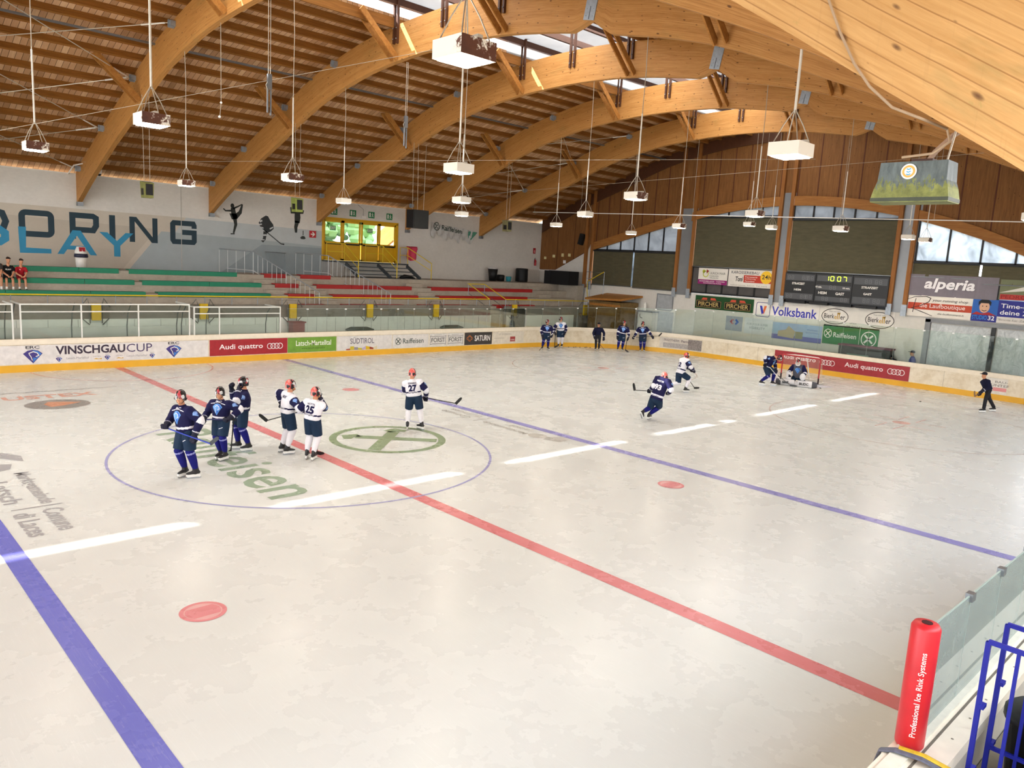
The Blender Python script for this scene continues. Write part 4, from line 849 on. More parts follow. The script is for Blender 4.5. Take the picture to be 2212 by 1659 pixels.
for i, x in enumerate((15.12, 16.3)):
    o = far_ad('%s of two pale brewery panels with framed grey lettering' % ('left' if i == 0 else 'right'), x, x+1.14, '#d9d6d1'); far_print(o, '#6a6866', lambda f: (f.text('FORST', .12, .22, .88, .24, bold=.02), f.stroke([(.04, .1), (.2, .14), (.92, .14), (1.08, .1), (1.03, .34), (1.08, .56), (.92, .52), (.2, .52), (.04, .56), (.09, .34)], .025, closed=True), f.text('Spezialbier', .3, .58, .5, .05)), x)
o = far_ad('dark grey panel with white capital lettering and orange ring swirl', 17.5, 19.5, '#3b3735'); far_print(o, '#efece8', lambda f: f.text('SATURN', .72, .2, 1.14, .32, bold=.02), 17.5); far_print(o, '#b9703c', lambda f: (f.ring((.36, .36), .2, .1, .03), f.ring((.36, .36), .11, .16, .03)), 17.5, name='swirl')
o = far_ad('pale faded panel with small dark red square at the start of the far corner', 19.56, 22.0, '#d9d1c2'); far_print(o, '#a29b91', lambda f: (f.text('GP WERBUNG', .45, .48, 1.0, .1), f.rect(.1, .3, .9, .32)), 19.56); far_print(o, '#9b3a3a', lambda f: f.rect(1.35, .1, 1.75, .38), 19.56, name='red_square'); far_print(o, '#e2d6d0', lambda f: f.text('PUBLI', 1.4, .16, .3, .08), 19.56, d=.006)
def end_ad(label, y0, y1, hexcol, z0=.27, z1=.98):
    o = MB().box((HL-.012, y1, z0), (HL-.003, y0, z1)).build('advertising_board', M(hexcol, .4, 0, .14, 5, .4, name='panel_'+hexcol[1:])); return tag(o, label, 'advertising panel', 'advertising panels on the end boards')
def end_print(o, hexcol, draw, y0, z0=.27, d=.003, name='lettering'):
    mb = MB(); draw(Flat(mb, (HL-.012-d, y0, z0), (0, -1, 0), (0, 0, 1))); return mb.build(name, M(hexcol, .5, 0, .04, 3, .3, name='print_'+hexcol[1:]), o)
o = end_ad('long red car advertising panel behind the goal', 3.4, -3.58, '#9b2a33')
for u in (.42, 3.85): end_print(o, '#efe6e4', lambda f: (f.text('Audi quattro', u, .24, 1.9, .3, bold=.012), four_rings(f, u+2.25, .38, .13)), 3.4)
o = end_ad('pale building company panel with grey lettering and pink block at the right', -6.9, -10.6, '#dcd8cf'); end_print(o, '#7d7a76', lambda f: (f.text('BAU-', .3, .5, .5, .1, bold=.01), f.text('UNTERNEHMEN', .15, .34, 1.7, .11, bold=.01), f.text('LATSCH', .9, .18, .9, .11, bold=.01), f.text('Tel. 0473', .9, .06, .6, .06)), -6.9); end_print(o, '#d98f8f', lambda f: f.rect(.25, .14, .78, .3), -6.9, name='pink_block')
# panel on the curved corner
mb = MB(); n = 12; cx, cy, R = CXC, HW-CR, CR-.012; A0, A1 = radians(24), radians(4)
for k in range(n):
    a, b = A0+(A1-A0)*k/n, A0+(A1-A0)*(k+1)/n
    mb.add([(cx+R*cos(a), cy+R*sin(a), .3), (cx+R*cos(b), cy+R*sin(b), .3), (cx+R*cos(b), cy+R*sin(b), .95), (cx+R*cos(a), cy+R*sin(a), .95)], [(0, 1, 2, 3)], 0)
    if k >= 8: mb.add([(cx+(R-.004)*cos(a), cy+(R-.004)*sin(a), .32), (cx+(R-.004)*cos(b), cy+(R-.004)*sin(b), .32), (cx+(R-.004)*cos(b), cy+(R-.004)*sin(b), .93), (cx+(R-.004)*cos(a), cy+(R-.004)*sin(a), .93)], [(0, 1, 2, 3)], 1)
    elif 1 <= k: mb.add([(cx+(R-.004)*cos(a), cy+(R-.004)*sin(a), .34), (cx+(R-.004)*cos(b), cy+(R-.004)*sin(b), .34), (cx+(R-.004)*cos(b), cy+(R-.004)*sin(b), .62), (cx+(R-.004)*cos(a), cy+(R-.004)*sin(a), .62)], [(0, 1, 2, 3)], 2)
o = mb.build('advertising_board', [M('#cdc6bb', .5), M('#8b8380', .6, 0, .5, 14), M('#a9a3a0', .6, 0, .3, 12)]); tag(o, 'grey cooling company panel on the curved corner boards', 'advertising panel')
mb = MB(); a = radians(22); f = Flat(mb, (cx+(R-.02)*cos(a), cy+(R-.02)*sin(a), .72), (sin(a*.6), -cos(a*.6), 0), (0, 0, 1)); f.text('FRIGOTHERM', 0, 0, .95, .14); f.text('Ferrari', 1.1, 0, .6, .14, bold=.02); mb.build('lettering', M('#6d5f66', .6), o)

# ================================================================== GLASS
CLIP = M('#e5e6e3', .3, .3, .05, name='clip'); SEAM = M('#9fb0a8', .4, 0, .05, name='glass_edge')
def panel(p, q, z0, z1, label, group, clip=True, th=.012, gm=None):
    p, q = V((*p, 0)), V((*q, 0)); d = (q-p).normalized(); n = V((-d.y, d.x, 0)); p2, q2 = p+d*.006, q-d*.006; mb = MB()
    c = (p2+q2)/2+V((0, 0, (z0+z1)/2)); mb.obox(c, (q2-p2)/2, n*th/2, (0, 0, (z1-z0)/2))
    o = mb.build('safety_glass', gm or RGLASS); tag(o, label, 'glass panel', group)
    e = MB(); e.obox(q+V((0, 0, (z0+z1)/2)), d*.004, n*th/2, (0, 0, (z1-z0)/2)); e.obox((p2+q2)/2+V((0, 0, z1+.004)), (q2-p2)/2, n*th/2, (0, 0, .005)); e.build('edge_strip', SEAM, o)
    if clip:
        m = MB(); m.obox(q+V((0, 0, z1-.02)), d*.05, n*.02, (0, 0, .03)); m.build('clip', CLIP, o)
    return o
for k in range(15):
    x = 7.1+1.0*k; panel((x, HW+.06), (x+1, HW+.06), 1.2, 2.28, 'clear glass panel on the far boards, %s from the player bench frames' % ORD[k], 'glass panels on the far boards')
arc = [(CXC+(CR+.06)*cos(a), HW-CR+(CR+.06)*sin(a)) for a in [pi/2*(1-k/10) for k in range(11)]]
for k in range(10): panel(arc[k], arc[k+1], 1.2, 2.28+.05*k, 'clear glass panel on the curved far corner, %s from the left' % ORD[k], 'glass panels on the far corner')
for k in range(13):
    y = HW-CR-1.27*k; panel((HL+.06, y), (HL+.06, y-1.27), 1.2, 2.8, 'tall clear glass panel on the end boards, %s from the corner' % ORD[k], 'glass panels on the end boards')
for k in range(9):
    x = -2.9+.93*k; panel((x+.93, -15.06), (x, -15.06), 1.33, 2.28, 'greenish glass panel on the near boards, %s from the red padded post' % ORD[k], 'glass panels on the near boards', clip=False, gm=NGLASS)
    if k: tag(MB().obox((x, -15.06, 2.27), (.045, 0, 0), (0, .03, 0), (0, 0, .035)).build('glass_clamp', STEEL), 'steel clamp on the near glass top, %s from the red padded post' % ORD[k-1], 'clamp', 'clamps on the near glass')
# near boards: raised cap and outer face
mb = MB(); mb.box((-12, -15.34, 1.2), (12, -14.95, 1.31)); nb = mb.build('cap_rail', CREAM, boards)
mb = MB(); mb.box((-12, -15.3, 0), (12, -15.2, 1.2)); mb.build('outer_face', M('#bdb6aa', .6, 0, .1, 2), boards)
mb = MB(); mb.box((-12, -15.12, 1.31), (12, -15.0, 1.335)); mb.build('glass_channel', M('#d9d6c6', .4), nb)
mb = MB(); mb.box((-12, -15.17, 1.308), (12, -15.15, 1.313)); mb.build('groove', M('#6e675b', .6), nb)
mb = MB()
for k in range(14): mb.ball((-5.8+.45*k, -15.25, 1.311), (.012, .012, .004), 6, 4)
mb.build('screw', M('#8a8172', .5), nb)
# red padded end post
t = thing('padded_post', 'red padded post with white lettering at the end of the near glass', 'padded post', (-3.03, -15.05, 1.3))
PAD = M('#c8202a', .38, 0, .12, 4, .5, name='red_vinyl')
mb = MB(); mb.tube([(-3.03, -15.05, 1.31), (-3.03, -15.05, 1.34), (-3.03, -15.05, 2.31), (-3.03, -15.05, 2.34)], [.09, .105, .105, .088], 24); mb.build('pad', PAD, t, True)
mb = MB(); mb.tube([(-3.02, -15.05, 2.33), (-3.02, -15.05, 2.345)], .04, 12); mb.build('hollow', M('#3a0d0f', .8), t)
mb = MB(); gv, gf = glyphs('Professional Ice Rink Systems', .012, .0, 1.0); an0 = atan2(-16.77+15.05, -9.23+3.03)+.18
mb.add([(-3.03+.107*cos(an0-(b-.5)*.52), -15.05+.107*sin(an0-(b-.5)*.52), 1.44+.70*a) for a, b in gv], gf); mb.build('lettering', WHITE, t)
# strap tied around the cap below the post
t = thing('barrier_tape', 'yellow and grey striped strap tied around the near boards below the red post', 'tape', (-3.2, -15.1, 1.3))
mb = MB(); pts = [(-3.26, -14.88, 1.1), (-3.25, -14.92, 1.3), (-3.24, -15.02, 1.345), (-3.2, -15.2, 1.35), (-3.17, -15.36, 1.32), (-3.16, -15.37, 1.0), (-3.17, -15.37, .7), (-3.16, -15.37, .35)]
mb.tube(pts, [(.045, .012)]*8, 8, ref=(1, 0, 0)); mb.build('strap', M('#5f6270', .6, 0, .3, 20), t); mb = MB(); mb.tube([(x+.045, y-.012, z+.006) for x, y, z in pts[2:]], [(.03, .012)]*6, 8, ref=(1, 0, 0)); mb.build('strap', M('#c9a62a', .5, 0, .3, 15), t)
mb = MB(); mb.tube([(-3.19, -15.385, 1.28), (-3.12, -15.39, 1.0), (-3.15, -15.385, .6)], [(.028, .01)]*3, 8, ref=(1, 0, 0)); mb.build('strap', M('#7a2430', .6), t)
# terrace floor, blue railings, bin beside the near boards
struct(MB().box((-4.6, -17.5, 0), (6, -15.31, .8)).build('floor_terrace', concrete('terrace_floor', '#5f5a4c', '#857a66')))
BLUER = M('#1c2496', .4, .1, .08, 4, name='blue_paint')
def bluegate(x, y0, y1, zt, label):
    t = thing('blue_railing', label, 'railing', (x, y0, .8), 0, 'blue steel railings at the lower right'); mb = MB()
    mb.bar((x, y0, zt), (x, y1, zt), .032, .032); mb.build('top_rail', BLUER, t); mb = MB(); mb.bar((x, y0, 1.18), (x, y1, 1.18), .03, .03); mb.build('lower_rail', BLUER, t)
    for k in range(int(abs(y1-y0)/.2)+1):
        y = y0-.2*k; mb = MB(); mb.bar((x, y, .8), (x, y, zt), .034 if k == 0 else .024, .034 if k == 0 else .024, (1, 0, 0)); mb.build('upright', BLUER, t)
    for z in (1.75, 1.22): MB().box((x-.02, y0-.04, z-.02), (x+.06, y0, z+.01)).build('hinge', BLUER, t)
bluegate(-2.8, -15.42, -16.3, 2.27, 'front blue steel railing at the lower right, nearest the camera'); bluegate(-2.28, -15.42, -16.3, 2.25, 'rear blue steel railing behind the front one at the lower right')
t = thing('waste_bin', 'black round bin standing behind the blue railings at the lower right', 'bin', (-1.95, -15.75, .8))
MB().lathe((-1.95, -15.75, .8), [(0, 0), (.24, 0), (.30, .6), (.32, .6), (.32, .66), (.27, .7), (0, .72)], 24).build('body', BLACK, t, True)

# ================================================================== PLAYER BENCH FRAMES
WFR = M('#dfe0da', .4, .2, .05, name='white_frame')
def frame_bay(name_label, x0, x1, y, ztop, posts, back):
    t = thing('bench_enclosure', name_label, 'bench enclosure', ((x0+x1)/2, y, 0)); mb = MB()
    for x in posts: mb = MB(); mb.box((x-.025, y-.025, 1.2), (x+.025, y+.025, ztop)); mb.build('post', WFR, t)
    mb = MB(); mb.box((x0, y-.03, ztop-.05), (x1, y+.03, ztop)); mb.build('top_rail', WFR, t); mb = MB(); mb.box((x0, y-.02, ztop-.32), (x1, y+.02, ztop-.28)); mb.build('middle_rail', WFR, t)
    mb = MB(); mb.box((x0, y-.006, 1.2), (x1, y+.006, ztop-.05)); mb.build('glass', RGLASS, t)
    mb = MB()
    for x in posts[:1]+posts[-1:]: mb.box((x-.03, y, ztop-.05), (x+.03, back, ztop))
    mb.build('side_rail', WFR, t)
    mb = MB(); mb.box((x0+.1, back-.45, 0), (x1-.1, back-.1, .48)); mb.build('bench', M('#9ea09a', .6), t)
    mb = MB()
    for x in posts: mb.tube([(x, back-.05, .6), (x, back-.05, 1.5), (x, back-.2, 2.0), (x, back-.6, ztop-.05)], .022, 8)
    mb.build('canopy_hoop', M('#6f746f', .5, .4), t)
    mb = MB(); mb.box((x0, back-.04, .0), (x1, back, 1.45)); mb.build('back_panel', M('#cfd2ca', .5, 0, .06, 2), t)
    return t
frame_bay('white framed player bench enclosure above the cup banner', -3.2, 2.75, HW+.06, 2.48, [-3.2, -1.24, .78, 2.75], 16.6)
frame_bay('white framed player bench enclosure above the red far panel', 2.95, 6.75, HW+.06, 2.38, [2.95, 4.0, 6.75], 16.6)
frame_bay('white framed player bench enclosure cut off by the left edge', -9.2, -3.45, HW+.06, 2.48, [-9.2, -6.5, -3.45], 16.6)
t = thing('red_bin', 'small red bin standing behind the glass above the green panel', 'bin', (8.4, 16.6, 0)); MB().box((8.05, 16.4, .9), (8.65, 16.85, 1.5)).build('body', M('#9b5f58', .6), t); MB().box((8.0, 16.35, 1.5), (8.7, 16.9, 1.56)).build('lid', M('#8b4a44', .6), t); MB().box((8.15, 16.5, 0), (8.55, 16.8, .9)).build('stand', DGREY, t)
for x0, x1, lab in ((10.4, 12.0, 'long grey-green bag lying on the far ledge right of the red bin'), (16.2, 17.8, 'grey-green bag lying on the far ledge near the stand stairs')):
    o = MB().tube([(x0, 15.6, 1.22), (x0+.3, 15.6, 1.24), (x1-.4, 15.6, 1.24), (x1, 15.6, 1.2)], [(.05, .04), (.14, .12), (.13, .11), (.04, .03)], 10).build('equipment_bag', M('#5d6655', .7), None, True); tag(o, lab, 'bag')
    tag(MB().box((x0-.1, 15.45, .95), (x1+.1, 15.75, 1.1)).box((x0, 15.5, 0), (x0+.1, 15.7, .95)).box((x1-.1, 15.5, 0), (x1, 15.7, .95)).build('bag_shelf', WHITE), 'white shelf carrying the ' + lab.split(' lying')[0] + (' right of the red bin' if x0 < 12 else ' near the stand stairs'), 'shelf')

# ================================================================== STAND RAILS, PADS
t = thing('parapet_rail', 'long yellow handrail along the front of the far stand', 'railing', (5, 17.2, 2.3)); mb = MB(); mb.tube([(-31, 17.2, 2.68), (21.1, 17.2, 2.66)], .028, 8); mb.build('rail', RAILY, t)
for k in range(26):
    x = -9.2+1.22*k
    if x < 21.2: MB().tube([(x, 17.2, 1.7), (x, 17.2, 2.66)], .018, 6).build('rail_post', STEEL, t)
for k in range(2):
    x = (21.1, 22.4)[k]
    MB().tube([(x, 17.2, 2.66), (x, 19.2, 3.45), (x+.02, 19.3, 3.45)], .025, 8).build('stair_rail', RAILY, t); MB().tube([(x, 17.2, 1.2), (x, 17.2, 2.66)], .02, 6).build('rail_post', STEEL, t); MB().tube([(x, 19.2, 2.2), (x, 19.2, 3.45)], .02, 6).build('rail_post', STEEL, t); MB().tube([(x, 17.2, 2.1), (x, 19.2, 2.9)], .015, 6).build('lower_rail', STEEL, t)
MB().tube([(21.1, 19.25, 3.45), (22.4, 19.25, 3.45)], .025, 8).build('cross_rail', RAILY, t)
t = thing('corner_rail', 'yellow handrail above the far corner ending at the end wall stair', 'railing', (26, 17.2, 2.2)); MB().tube([(22.4, 17.2, 2.66), (29.9, 17.2, 2.6), (30.0, 17.4, 3.3), (30.1, 17.5, 3.9), (30.2, 16.2, 4.6)], .026, 8).build('rail', RAILY, t)
for k in range(6): x = 23.2+1.3*k; MB().tube([(x, 17.2, 1.7), (x, 17.2, 2.64)], .016, 6).build('rail_post', STEEL, t)
for z in (4.1, 4.55, 3.7): MB().tube([(30.85, 18.3, z), (30.3, 16.2, z)], .016, 6).build('cross_rail', STEEL, t)
for y in (16.2, 17.4): MB().tube([(30.25, y, 2.6), (30.25, y, 4.6)], .018, 6).build('rail_post', STEEL, t)
for i, x in enumerate((-.25, 4.05, 8.3, 12.6, 16.9, 22.9, 29.4)):
    t = thing('yellow_pad', 'yellow padded post on the far parapet, %s from the left' % ORD[i], 'padded post', (x, 16.95, 1.6), 0, 'yellow padded posts'); MB().box((x-.17, 16.86, 1.68), (x+.17, 16.98, 2.36)).build('pad', M('#d9b414', .5, 0, .1, 4), t)
    mb = MB()
    for s in (-1, 1): mb.tube([(x+s*.22, 16.95, 1.55), (x+s*.24, 16.95, 2.3), (x+s*.3, 16.97, 2.55), (x+s*.55, 17.05, 2.2)], .02, 6); mb.tube([(x+s*.5, 17.0, 1.75), (x+s*.24, 16.95, 1.5)], .02, 6)
    mb.build('bracket', M('#6b6d68', .5, .4), t)
LSTEEL = M('#c3c8c8', .5, .15, .05)
def stair_rail(x0, lab):       # grey barred rail down the stand
    t = thing('stair_railing', lab, 'railing', (x0, 20, 3), 0, 'grey barred railings on the stand stairs')
    pts = [(x0, 22.8, 4.75), (x0+.0, 21.9, 4.75), (x0+1.0, 21.0, 4.7), (x0+3.1, 18.0, 2.85)]; MB().tube(pts, .025, 8).build('handrail', M('#8d9498', .5, .2), t)
    MB().tube([(a, b, c-.95) for a, b, c in pts[1:]], .02, 8).build('lower_rail', LSTEEL, t)
    for k in range(15):
        s = k/14; a, b = V(pts[2]), V(pts[3]); p = a+(b-a)*s; MB().tube([p, p-V((0, 0, 1.25 if k % 7 == 0 else .95))], .022 if k % 7 == 0 else .013, 6).build('bar', LSTEEL, t)
    for k in range(5):
        s = k/4; a, b = V(pts[0]), V(pts[2]); p = a+(b-a)*s; MB().tube([p, (p.x, p.y, 3.57)], .018, 6).build('bar', LSTEEL, t)
stair_rail(7.2, 'grey barred stair railing below the skater silhouette'); stair_rail(11.5, 'grey barred stair railing left of the exit stairs')
def barrier(x, lab):
    t = thing('wall_barrier', lab, 'barrier', (x, 22.8, 3.57)); MB().tube([(x-.6, 22.8, 3.62), (x-.6, 22.8, 4.72), (x+.6, 22.8, 4.7), (x+.6, 22.8, 3.6)], .025, 8, closed=True).build('frame', STEEL, t)
    for k in range(11): MB().tube([(x-.5+.1*k, 22.8, 3.62), (x-.5+.1*k, 22.8, 4.7)], .008, 6).build('bar', M('#7d868b', .5, .3), t)
barrier(10.3, 'grey barred barrier leaning on the wall below the hockey silhouette')

# ================================================================== EXIT DOORS, STAIR
DY = M('#d3a311', .4, 0, .06, 2, name='yellow_door')
for i, x in enumerate((13.34, 14.58, 15.84, 17.08)):
    fr = MB(); x1 = x+1.2
    for a, b, c, d in ((x, x+.09, 4.45, 6.74), (x1-.09, x1, 4.45, 6.74), (x, x1, 6.62, 6.74), (x, x1, 5.4, 5.52), (x, x1, 4.45, 4.55)): fr.box((a, 23.02, c), (b, 23.1, d))
    o = struct(fr.build('door_%d' % (i+2), DY)); MB().box((x+.08, 23.04, 4.5), (x1-.08, 23.08, 5.45)).build('lower_panel', DY, o); MB().box((x+.08, 23.055, 5.5), (x1-.08, 23.065, 6.64)).build('glass', GLASS, o); MB().box((x+.1, 22.98, 5.36), (x1-.1, 23.02, 5.44)).build('push_bar', BLACK, o)
    if i in (0, 2): s = MB().box((x+.4, 23.03, 6.15), (x+.78, 23.045, 6.42)).build('door_sticker', M('#69a86a', .5), o); f = MB(); Flat(f, (x+.42, 23.026, 6.21), (1, 0, 0), (0, 0, 1)).text('EXIT', 0, 0, .34, .15, bold=.02); f.build('lettering', WHITE, s)
fr = MB(); fr.box((13.2, 22.96, 6.74), (18.42, 23.12, 6.88)); fr.box((13.2, 22.96, 4.42), (13.34, 23.12, 6.8)); fr.box((18.28, 22.96, 4.42), (18.42, 23.12, 6.8)); struct(fr.build('trim_1', DY))
for i, x in enumerate((13.95, 15.2, 16.47, 17.75)):
    o = MB().box((x-.21, 22.97, 7.03), (x+.21, 22.992, 7.4)).build('exit_sign', M('#1f7a4a', .5)); tag(o, 'green emergency exit sign above the doors, %s from the left' % ORD[i], 'sign', 'green exit signs')
    mb = MB(); f = Flat(mb, (x-.21, 22.966, 7.03), (1, 0, 0), (0, 0, 1)); f.rect(.05, .06, .15, .31); f.disc((.27, .29), .025); f.stroke([(.26, .26), (.27, .17), (.34, .07)], .03); f.stroke([(.27, .17), (.22, .07)], .03); f.stroke([(.2, .2), (.26, .24), (.34, .2)], .02); mb.build('pictogram', WHITE, o)
o = MB().box((12.41, 22.97, 5.65), (12.82, 22.992, 6.03)).build('arrow_sign', M('#b51f27', .5)); tag(o, 'red square sign with white arrow on the wall left of the doors', 'sign'); mb = MB(); Flat(mb, (12.41, 22.966, 5.65), (1, 0, 0), (0, 0, 1)).poly([(.08, .16), (.22, .16), (.15, .06), (.22, .06), (.35, .19), (.22, .32), (.15, .32), (.22, .22), (.08, .22)]); mb.build('arrow', WHITE, o)
o = MB().box((15.75, 22.9, 6.98), (16.05, 22.99, 7.12)).build('emergency_light', WHITE); tag(o, 'small white emergency light between the exit signs', 'emergency light'); MB().tube([(15.9, 22.98, 7.12), (15.9, 22.98, 7.5), (15.5, 22.97, 7.74)], .008, 6).build('cable', DGREY, o)
t = thing('exit_stair', 'dark steel stair with landing below the yellow exit doors', 'stair', (15.8, 22, 3.57)); SG = M('#4c5154', .6, .3, .12, 4)
MB().box((13.2, 21.9, 4.36), (18.5, 22.96, 4.44)).build('landing', SG, t)
for k in range(4): MB().box((14.2, 21.55-.35*k, 4.14-.2*k), (18.4, 21.88-.35*k, 4.19-.2*k)).build('tread', SG, t)
for x in (14.15, 16.3, 18.4): mb = MB(); mb.bar((x, 21.95, 4.32), (x, 20.5, 3.6), .06, .2, (0, .4, .9)); mb.build('stringer', SG, t)
MB().box((13.2, 22.0, 3.57), (14.1, 22.9, 4.36)).build('side_box', M('#a3a19c', .7), t)
for x, lab in ((13.4, 0), (16.0, 1), (18.5, 2)):
    mb = MB(); mb.tube([(x, 22.8, 4.44), (x, 22.8, 5.42), (x+.7*(lab < 2), 22.0, 5.42), (x+.7, 20.5, 4.55), (x+.7, 20.5, 3.6)], .026, 8); mb.build('handrail', RAILY, t)
    mb = MB(); mb.tube([(x, 22.8, 4.95), (x+.7*(lab < 2), 22.0, 4.95), (x+.7, 20.5, 4.1)], .02, 8); mb.tube([(x+.7*(lab < 2), 22.0, 4.4), (x+.7*(lab < 2), 22.0, 5.42)], .02, 8); mb.build('lower_rail', RAILY, t)
# pink blanket hung over the rail
mb = MB(); n = 9
for j in range(8):
    for i in range(n): mb.v.append((18.55+.1*i-.006*j*i*.4, 22.25-.06*sin(i*1.3)-.1*min(j, 1)-.04*sin(j+i), 5.5-.02*abs(i-4)*0-(0 if j == 0 else .02+.12*j*(1-.02*abs(i-4)))))
for j in range(7):
    for i in range(n-1): a = j*n+i; mb.f.append((a, a+1, a+n+1, a+n)); mb.m.append(0)
o = mb.build('pink_blanket', M('#d2425f', .8, 0, .15, 3), None, True); tag(o, 'pink blanket hanging over the yellow rail right of the exit doors', 'blanket')
sol = o.modifiers.new('thickness', 'SOLIDIFY'); sol.thickness = .03
o = MB().tube([(17.2, 20.9, 3.64), (17.5, 20.85, 3.72), (17.9, 20.9, 3.7), (18.3, 20.95, 3.62)], [(.08, .06), (.2, .12), (.2, .1), (.06, .04)], 10).build('black_bag', BLACK, None, True); tag(o, 'black bag lying at the foot of the exit stair', 'bag')

# things along the far wall
t = thing('trash_can', 'white trash can with red swing lid and dark liner on the stand', 'trash can', (.45, 21.6, 3.57))
MB().lathe((.45, 21.6, 3.57), [(0, 0), (.2, 0), (.25, .55), (0, .56)], 16).build('bin', WHITE, t, True); MB().lathe((.45, 21.6, 4.05), [(.26, 0), (.29, .03), (.27, .16), (.2, .17)], 16).build('liner', M('#20223a', .4), t, True)
l = MB().lathe((.45, 21.6, 4.18), [(.25, 0), (.25, .12), (.17, .34), (0, .35)], 16).build('lid', WHITE, t, True); MB().obox((.45, 21.42, 4.4), (.12, 0, 0), (0, .03, .09), (0, .03, -.01)).build('flap', M('#a81c28', .5), l)
t = thing('trash_bin', 'tall black bin with liner standing by the far wall near the corner', 'bin', (25.9, 22.4, 3.57)); MB().lathe((25.9, 22.4, 3.57), [(0, 0), (.24, 0), (.34, .85), (0, .86)], 16).build('body', BLACK, t, True); MB().lathe((25.9, 22.4, 4.38), [(.35, 0), (.38, .02), (.36, .1), (.3, .1)], 16).build('liner', M('#c9c6c4', .5), t, True)
o = MB().lathe((27.2, 22.2, 3.57), [(0, 0), (.16, 0), (.2, .34), (.18, .34), (.15, .03), (0, .03)], 16).build('bucket', M('#2f8b96', .5), None, True); tag(o, 'small teal bucket between the black bins by the far wall', 'bucket')
o = MB().lathe((26.75, 22.55, 3.57), [(0, 0), (.28, 0), (.3, .4), (.2, .44), (0, .44)], 14).build('low_bin', BLACK, None, True); tag(o, 'low black tub beside the teal bucket', 'tub')
t = thing('black_barrel', 'wide black barrel standing by the far wall left of the fire extinguisher', 'barrel', (28.6, 22.35, 3.57)); MB().lathe((28.6, 22.35, 3.57), [(0, 0), (.42, 0), (.44, .1), (.43, .8), (.45, .86), (.4, .94), (0, .95)], 20).build('body', BLACK, t, True)
t = thing('black_cabinet', 'large black box standing at the corner end of the stand', 'cabinet', (29.8, 19.4, 3.57)); MB().box((29.3, 18.5, 3.57), (30.3, 20.4, 4.5)).build('body', M('#08080a', .6), t); MB().box((29.28, 20.2, 3.57), (29.9, 20.8, 4.48)).build('cover', M('#141416', .7), t)
t = thing('fire_extinguisher', 'red fire extinguisher hung on the far wall near the corner', 'fire extinguisher', (30.4, 22.9, 4.75)); MB().lathe((30.4, 22.88, 4.75), [(0, 0), (.08, .0), (.085, .03), (.085, .34), (.04, .42), (.03, .46), (0, .46)], 14).build('cylinder', M('#b0202a', .35), t, True); MB().tube([(30.4, 22.88, 5.2), (30.34, 22.86, 5.3), (30.28, 22.86, 5.2), (30.29, 22.85, 4.95)], .014, 6).build('hose', BLACK, t)
o = MB().box((30.22, 22.97, 5.6), (30.46, 22.992, 6.0)).build('extinguisher_sign', M('#a31d25', .5)); tag(o, 'small red fire sign on the far wall above the extinguisher', 'sign')
MB().box((30.28, 22.964, 5.66), (30.4, 22.968, 5.86)).build('pictogram', M('#d98a8a', .5), o)
# crumpled cloth banner and green flag on the far wall
mb = MB(); n = 24
for j in range(7):
    for i in range(n+1):
        x = 20.9+3.5*i/n; sag = .28*sin(pi*i/n)+.12*sin(i*1.3); mb.v.append((x, 22.9-.05*sin(i*1.9+j), 7.15-.1*i/n*3-sag*.25-(.14+.02*sin(i*.9))*j*(1-.35*(i % 7 == 3))))
for j in range(6):
    for i in range(n): a = j*(n+1)+i; mb.f.append((a, a+n+1, a+n+2, a+1)); mb.m.append(0)
o = mb.build('cloth_banner', M('#c9c9c6', .7, 0, .1, 3), None, True); tag(o, 'crumpled white bank banner hanging loosely on the far wall', 'banner'); mb = MB(); f = Flat(mb, (21.1, 22.87, 6.62), (1, 0, -.09), (.02, 0, 1)); f.ring((.2, .3), .22, .24, .05); f.stroke([(.08, .16), (.32, .44)], .06); f.stroke([(.08, .44), (.32, .16)], .06); f.text('Raiffeisen', .62, .14, 1.7, .32, bold=.02); mb.build('lettering', M('#3c4a44', .6), o)
mb = MB(); mb.add([(23.95, 22.9, 6.78), (24.75, 22.88, 6.74), (24.6, 22.9, 6.55), (24.2, 22.86, 6.22), (24.0, 22.9, 6.2)], [(0, 4, 3, 2, 1)]); mb.add([(23.95, 22.93, 6.78), (24.75, 22.91, 6.74), (24.6, 22.93, 6.55), (24.2, 22.89, 6.22), (24.0, 22.93, 6.2)], [(0, 1, 2, 3, 4)]); o = mb.build('green_flag', M('#4f8f78', .7)); tag(o, 'small folded green flag beside the crumpled banner', 'flag')
# security camera on a bent pole
t = thing('security_camera', 'white dome security camera on a bent pole beside the left arch', 'camera', (1.5, 22.6, 7.7)); MB().tube([(.36, 22.9, 7.74), (.36, 21.9, 8.05), (1.0, 21.8, 8.26), (1.25, 21.8, 8.25), (1.34, 21.8, 8.1), (1.35, 21.8, 7.99)], .03, 8).build('pole', WHITE, t); MB().lathe((1.35, 21.8, 7.76), [(0, .0), (.08, .02), (.1, .08), (.11, .1), (.11, .22), (.06, .26), (0, .26)], 14).build('housing', WHITE, t, True); MB().ball((1.35, 21.8, 7.78), .085, 12, 8).build('dome', BLACK, t, True)
for d in (0, .1): MB().tube([(.98+d, 21.8, 8.28), (.98+d, 21.8, 8.5)], .02, 6).build('tube', WHITE, t)
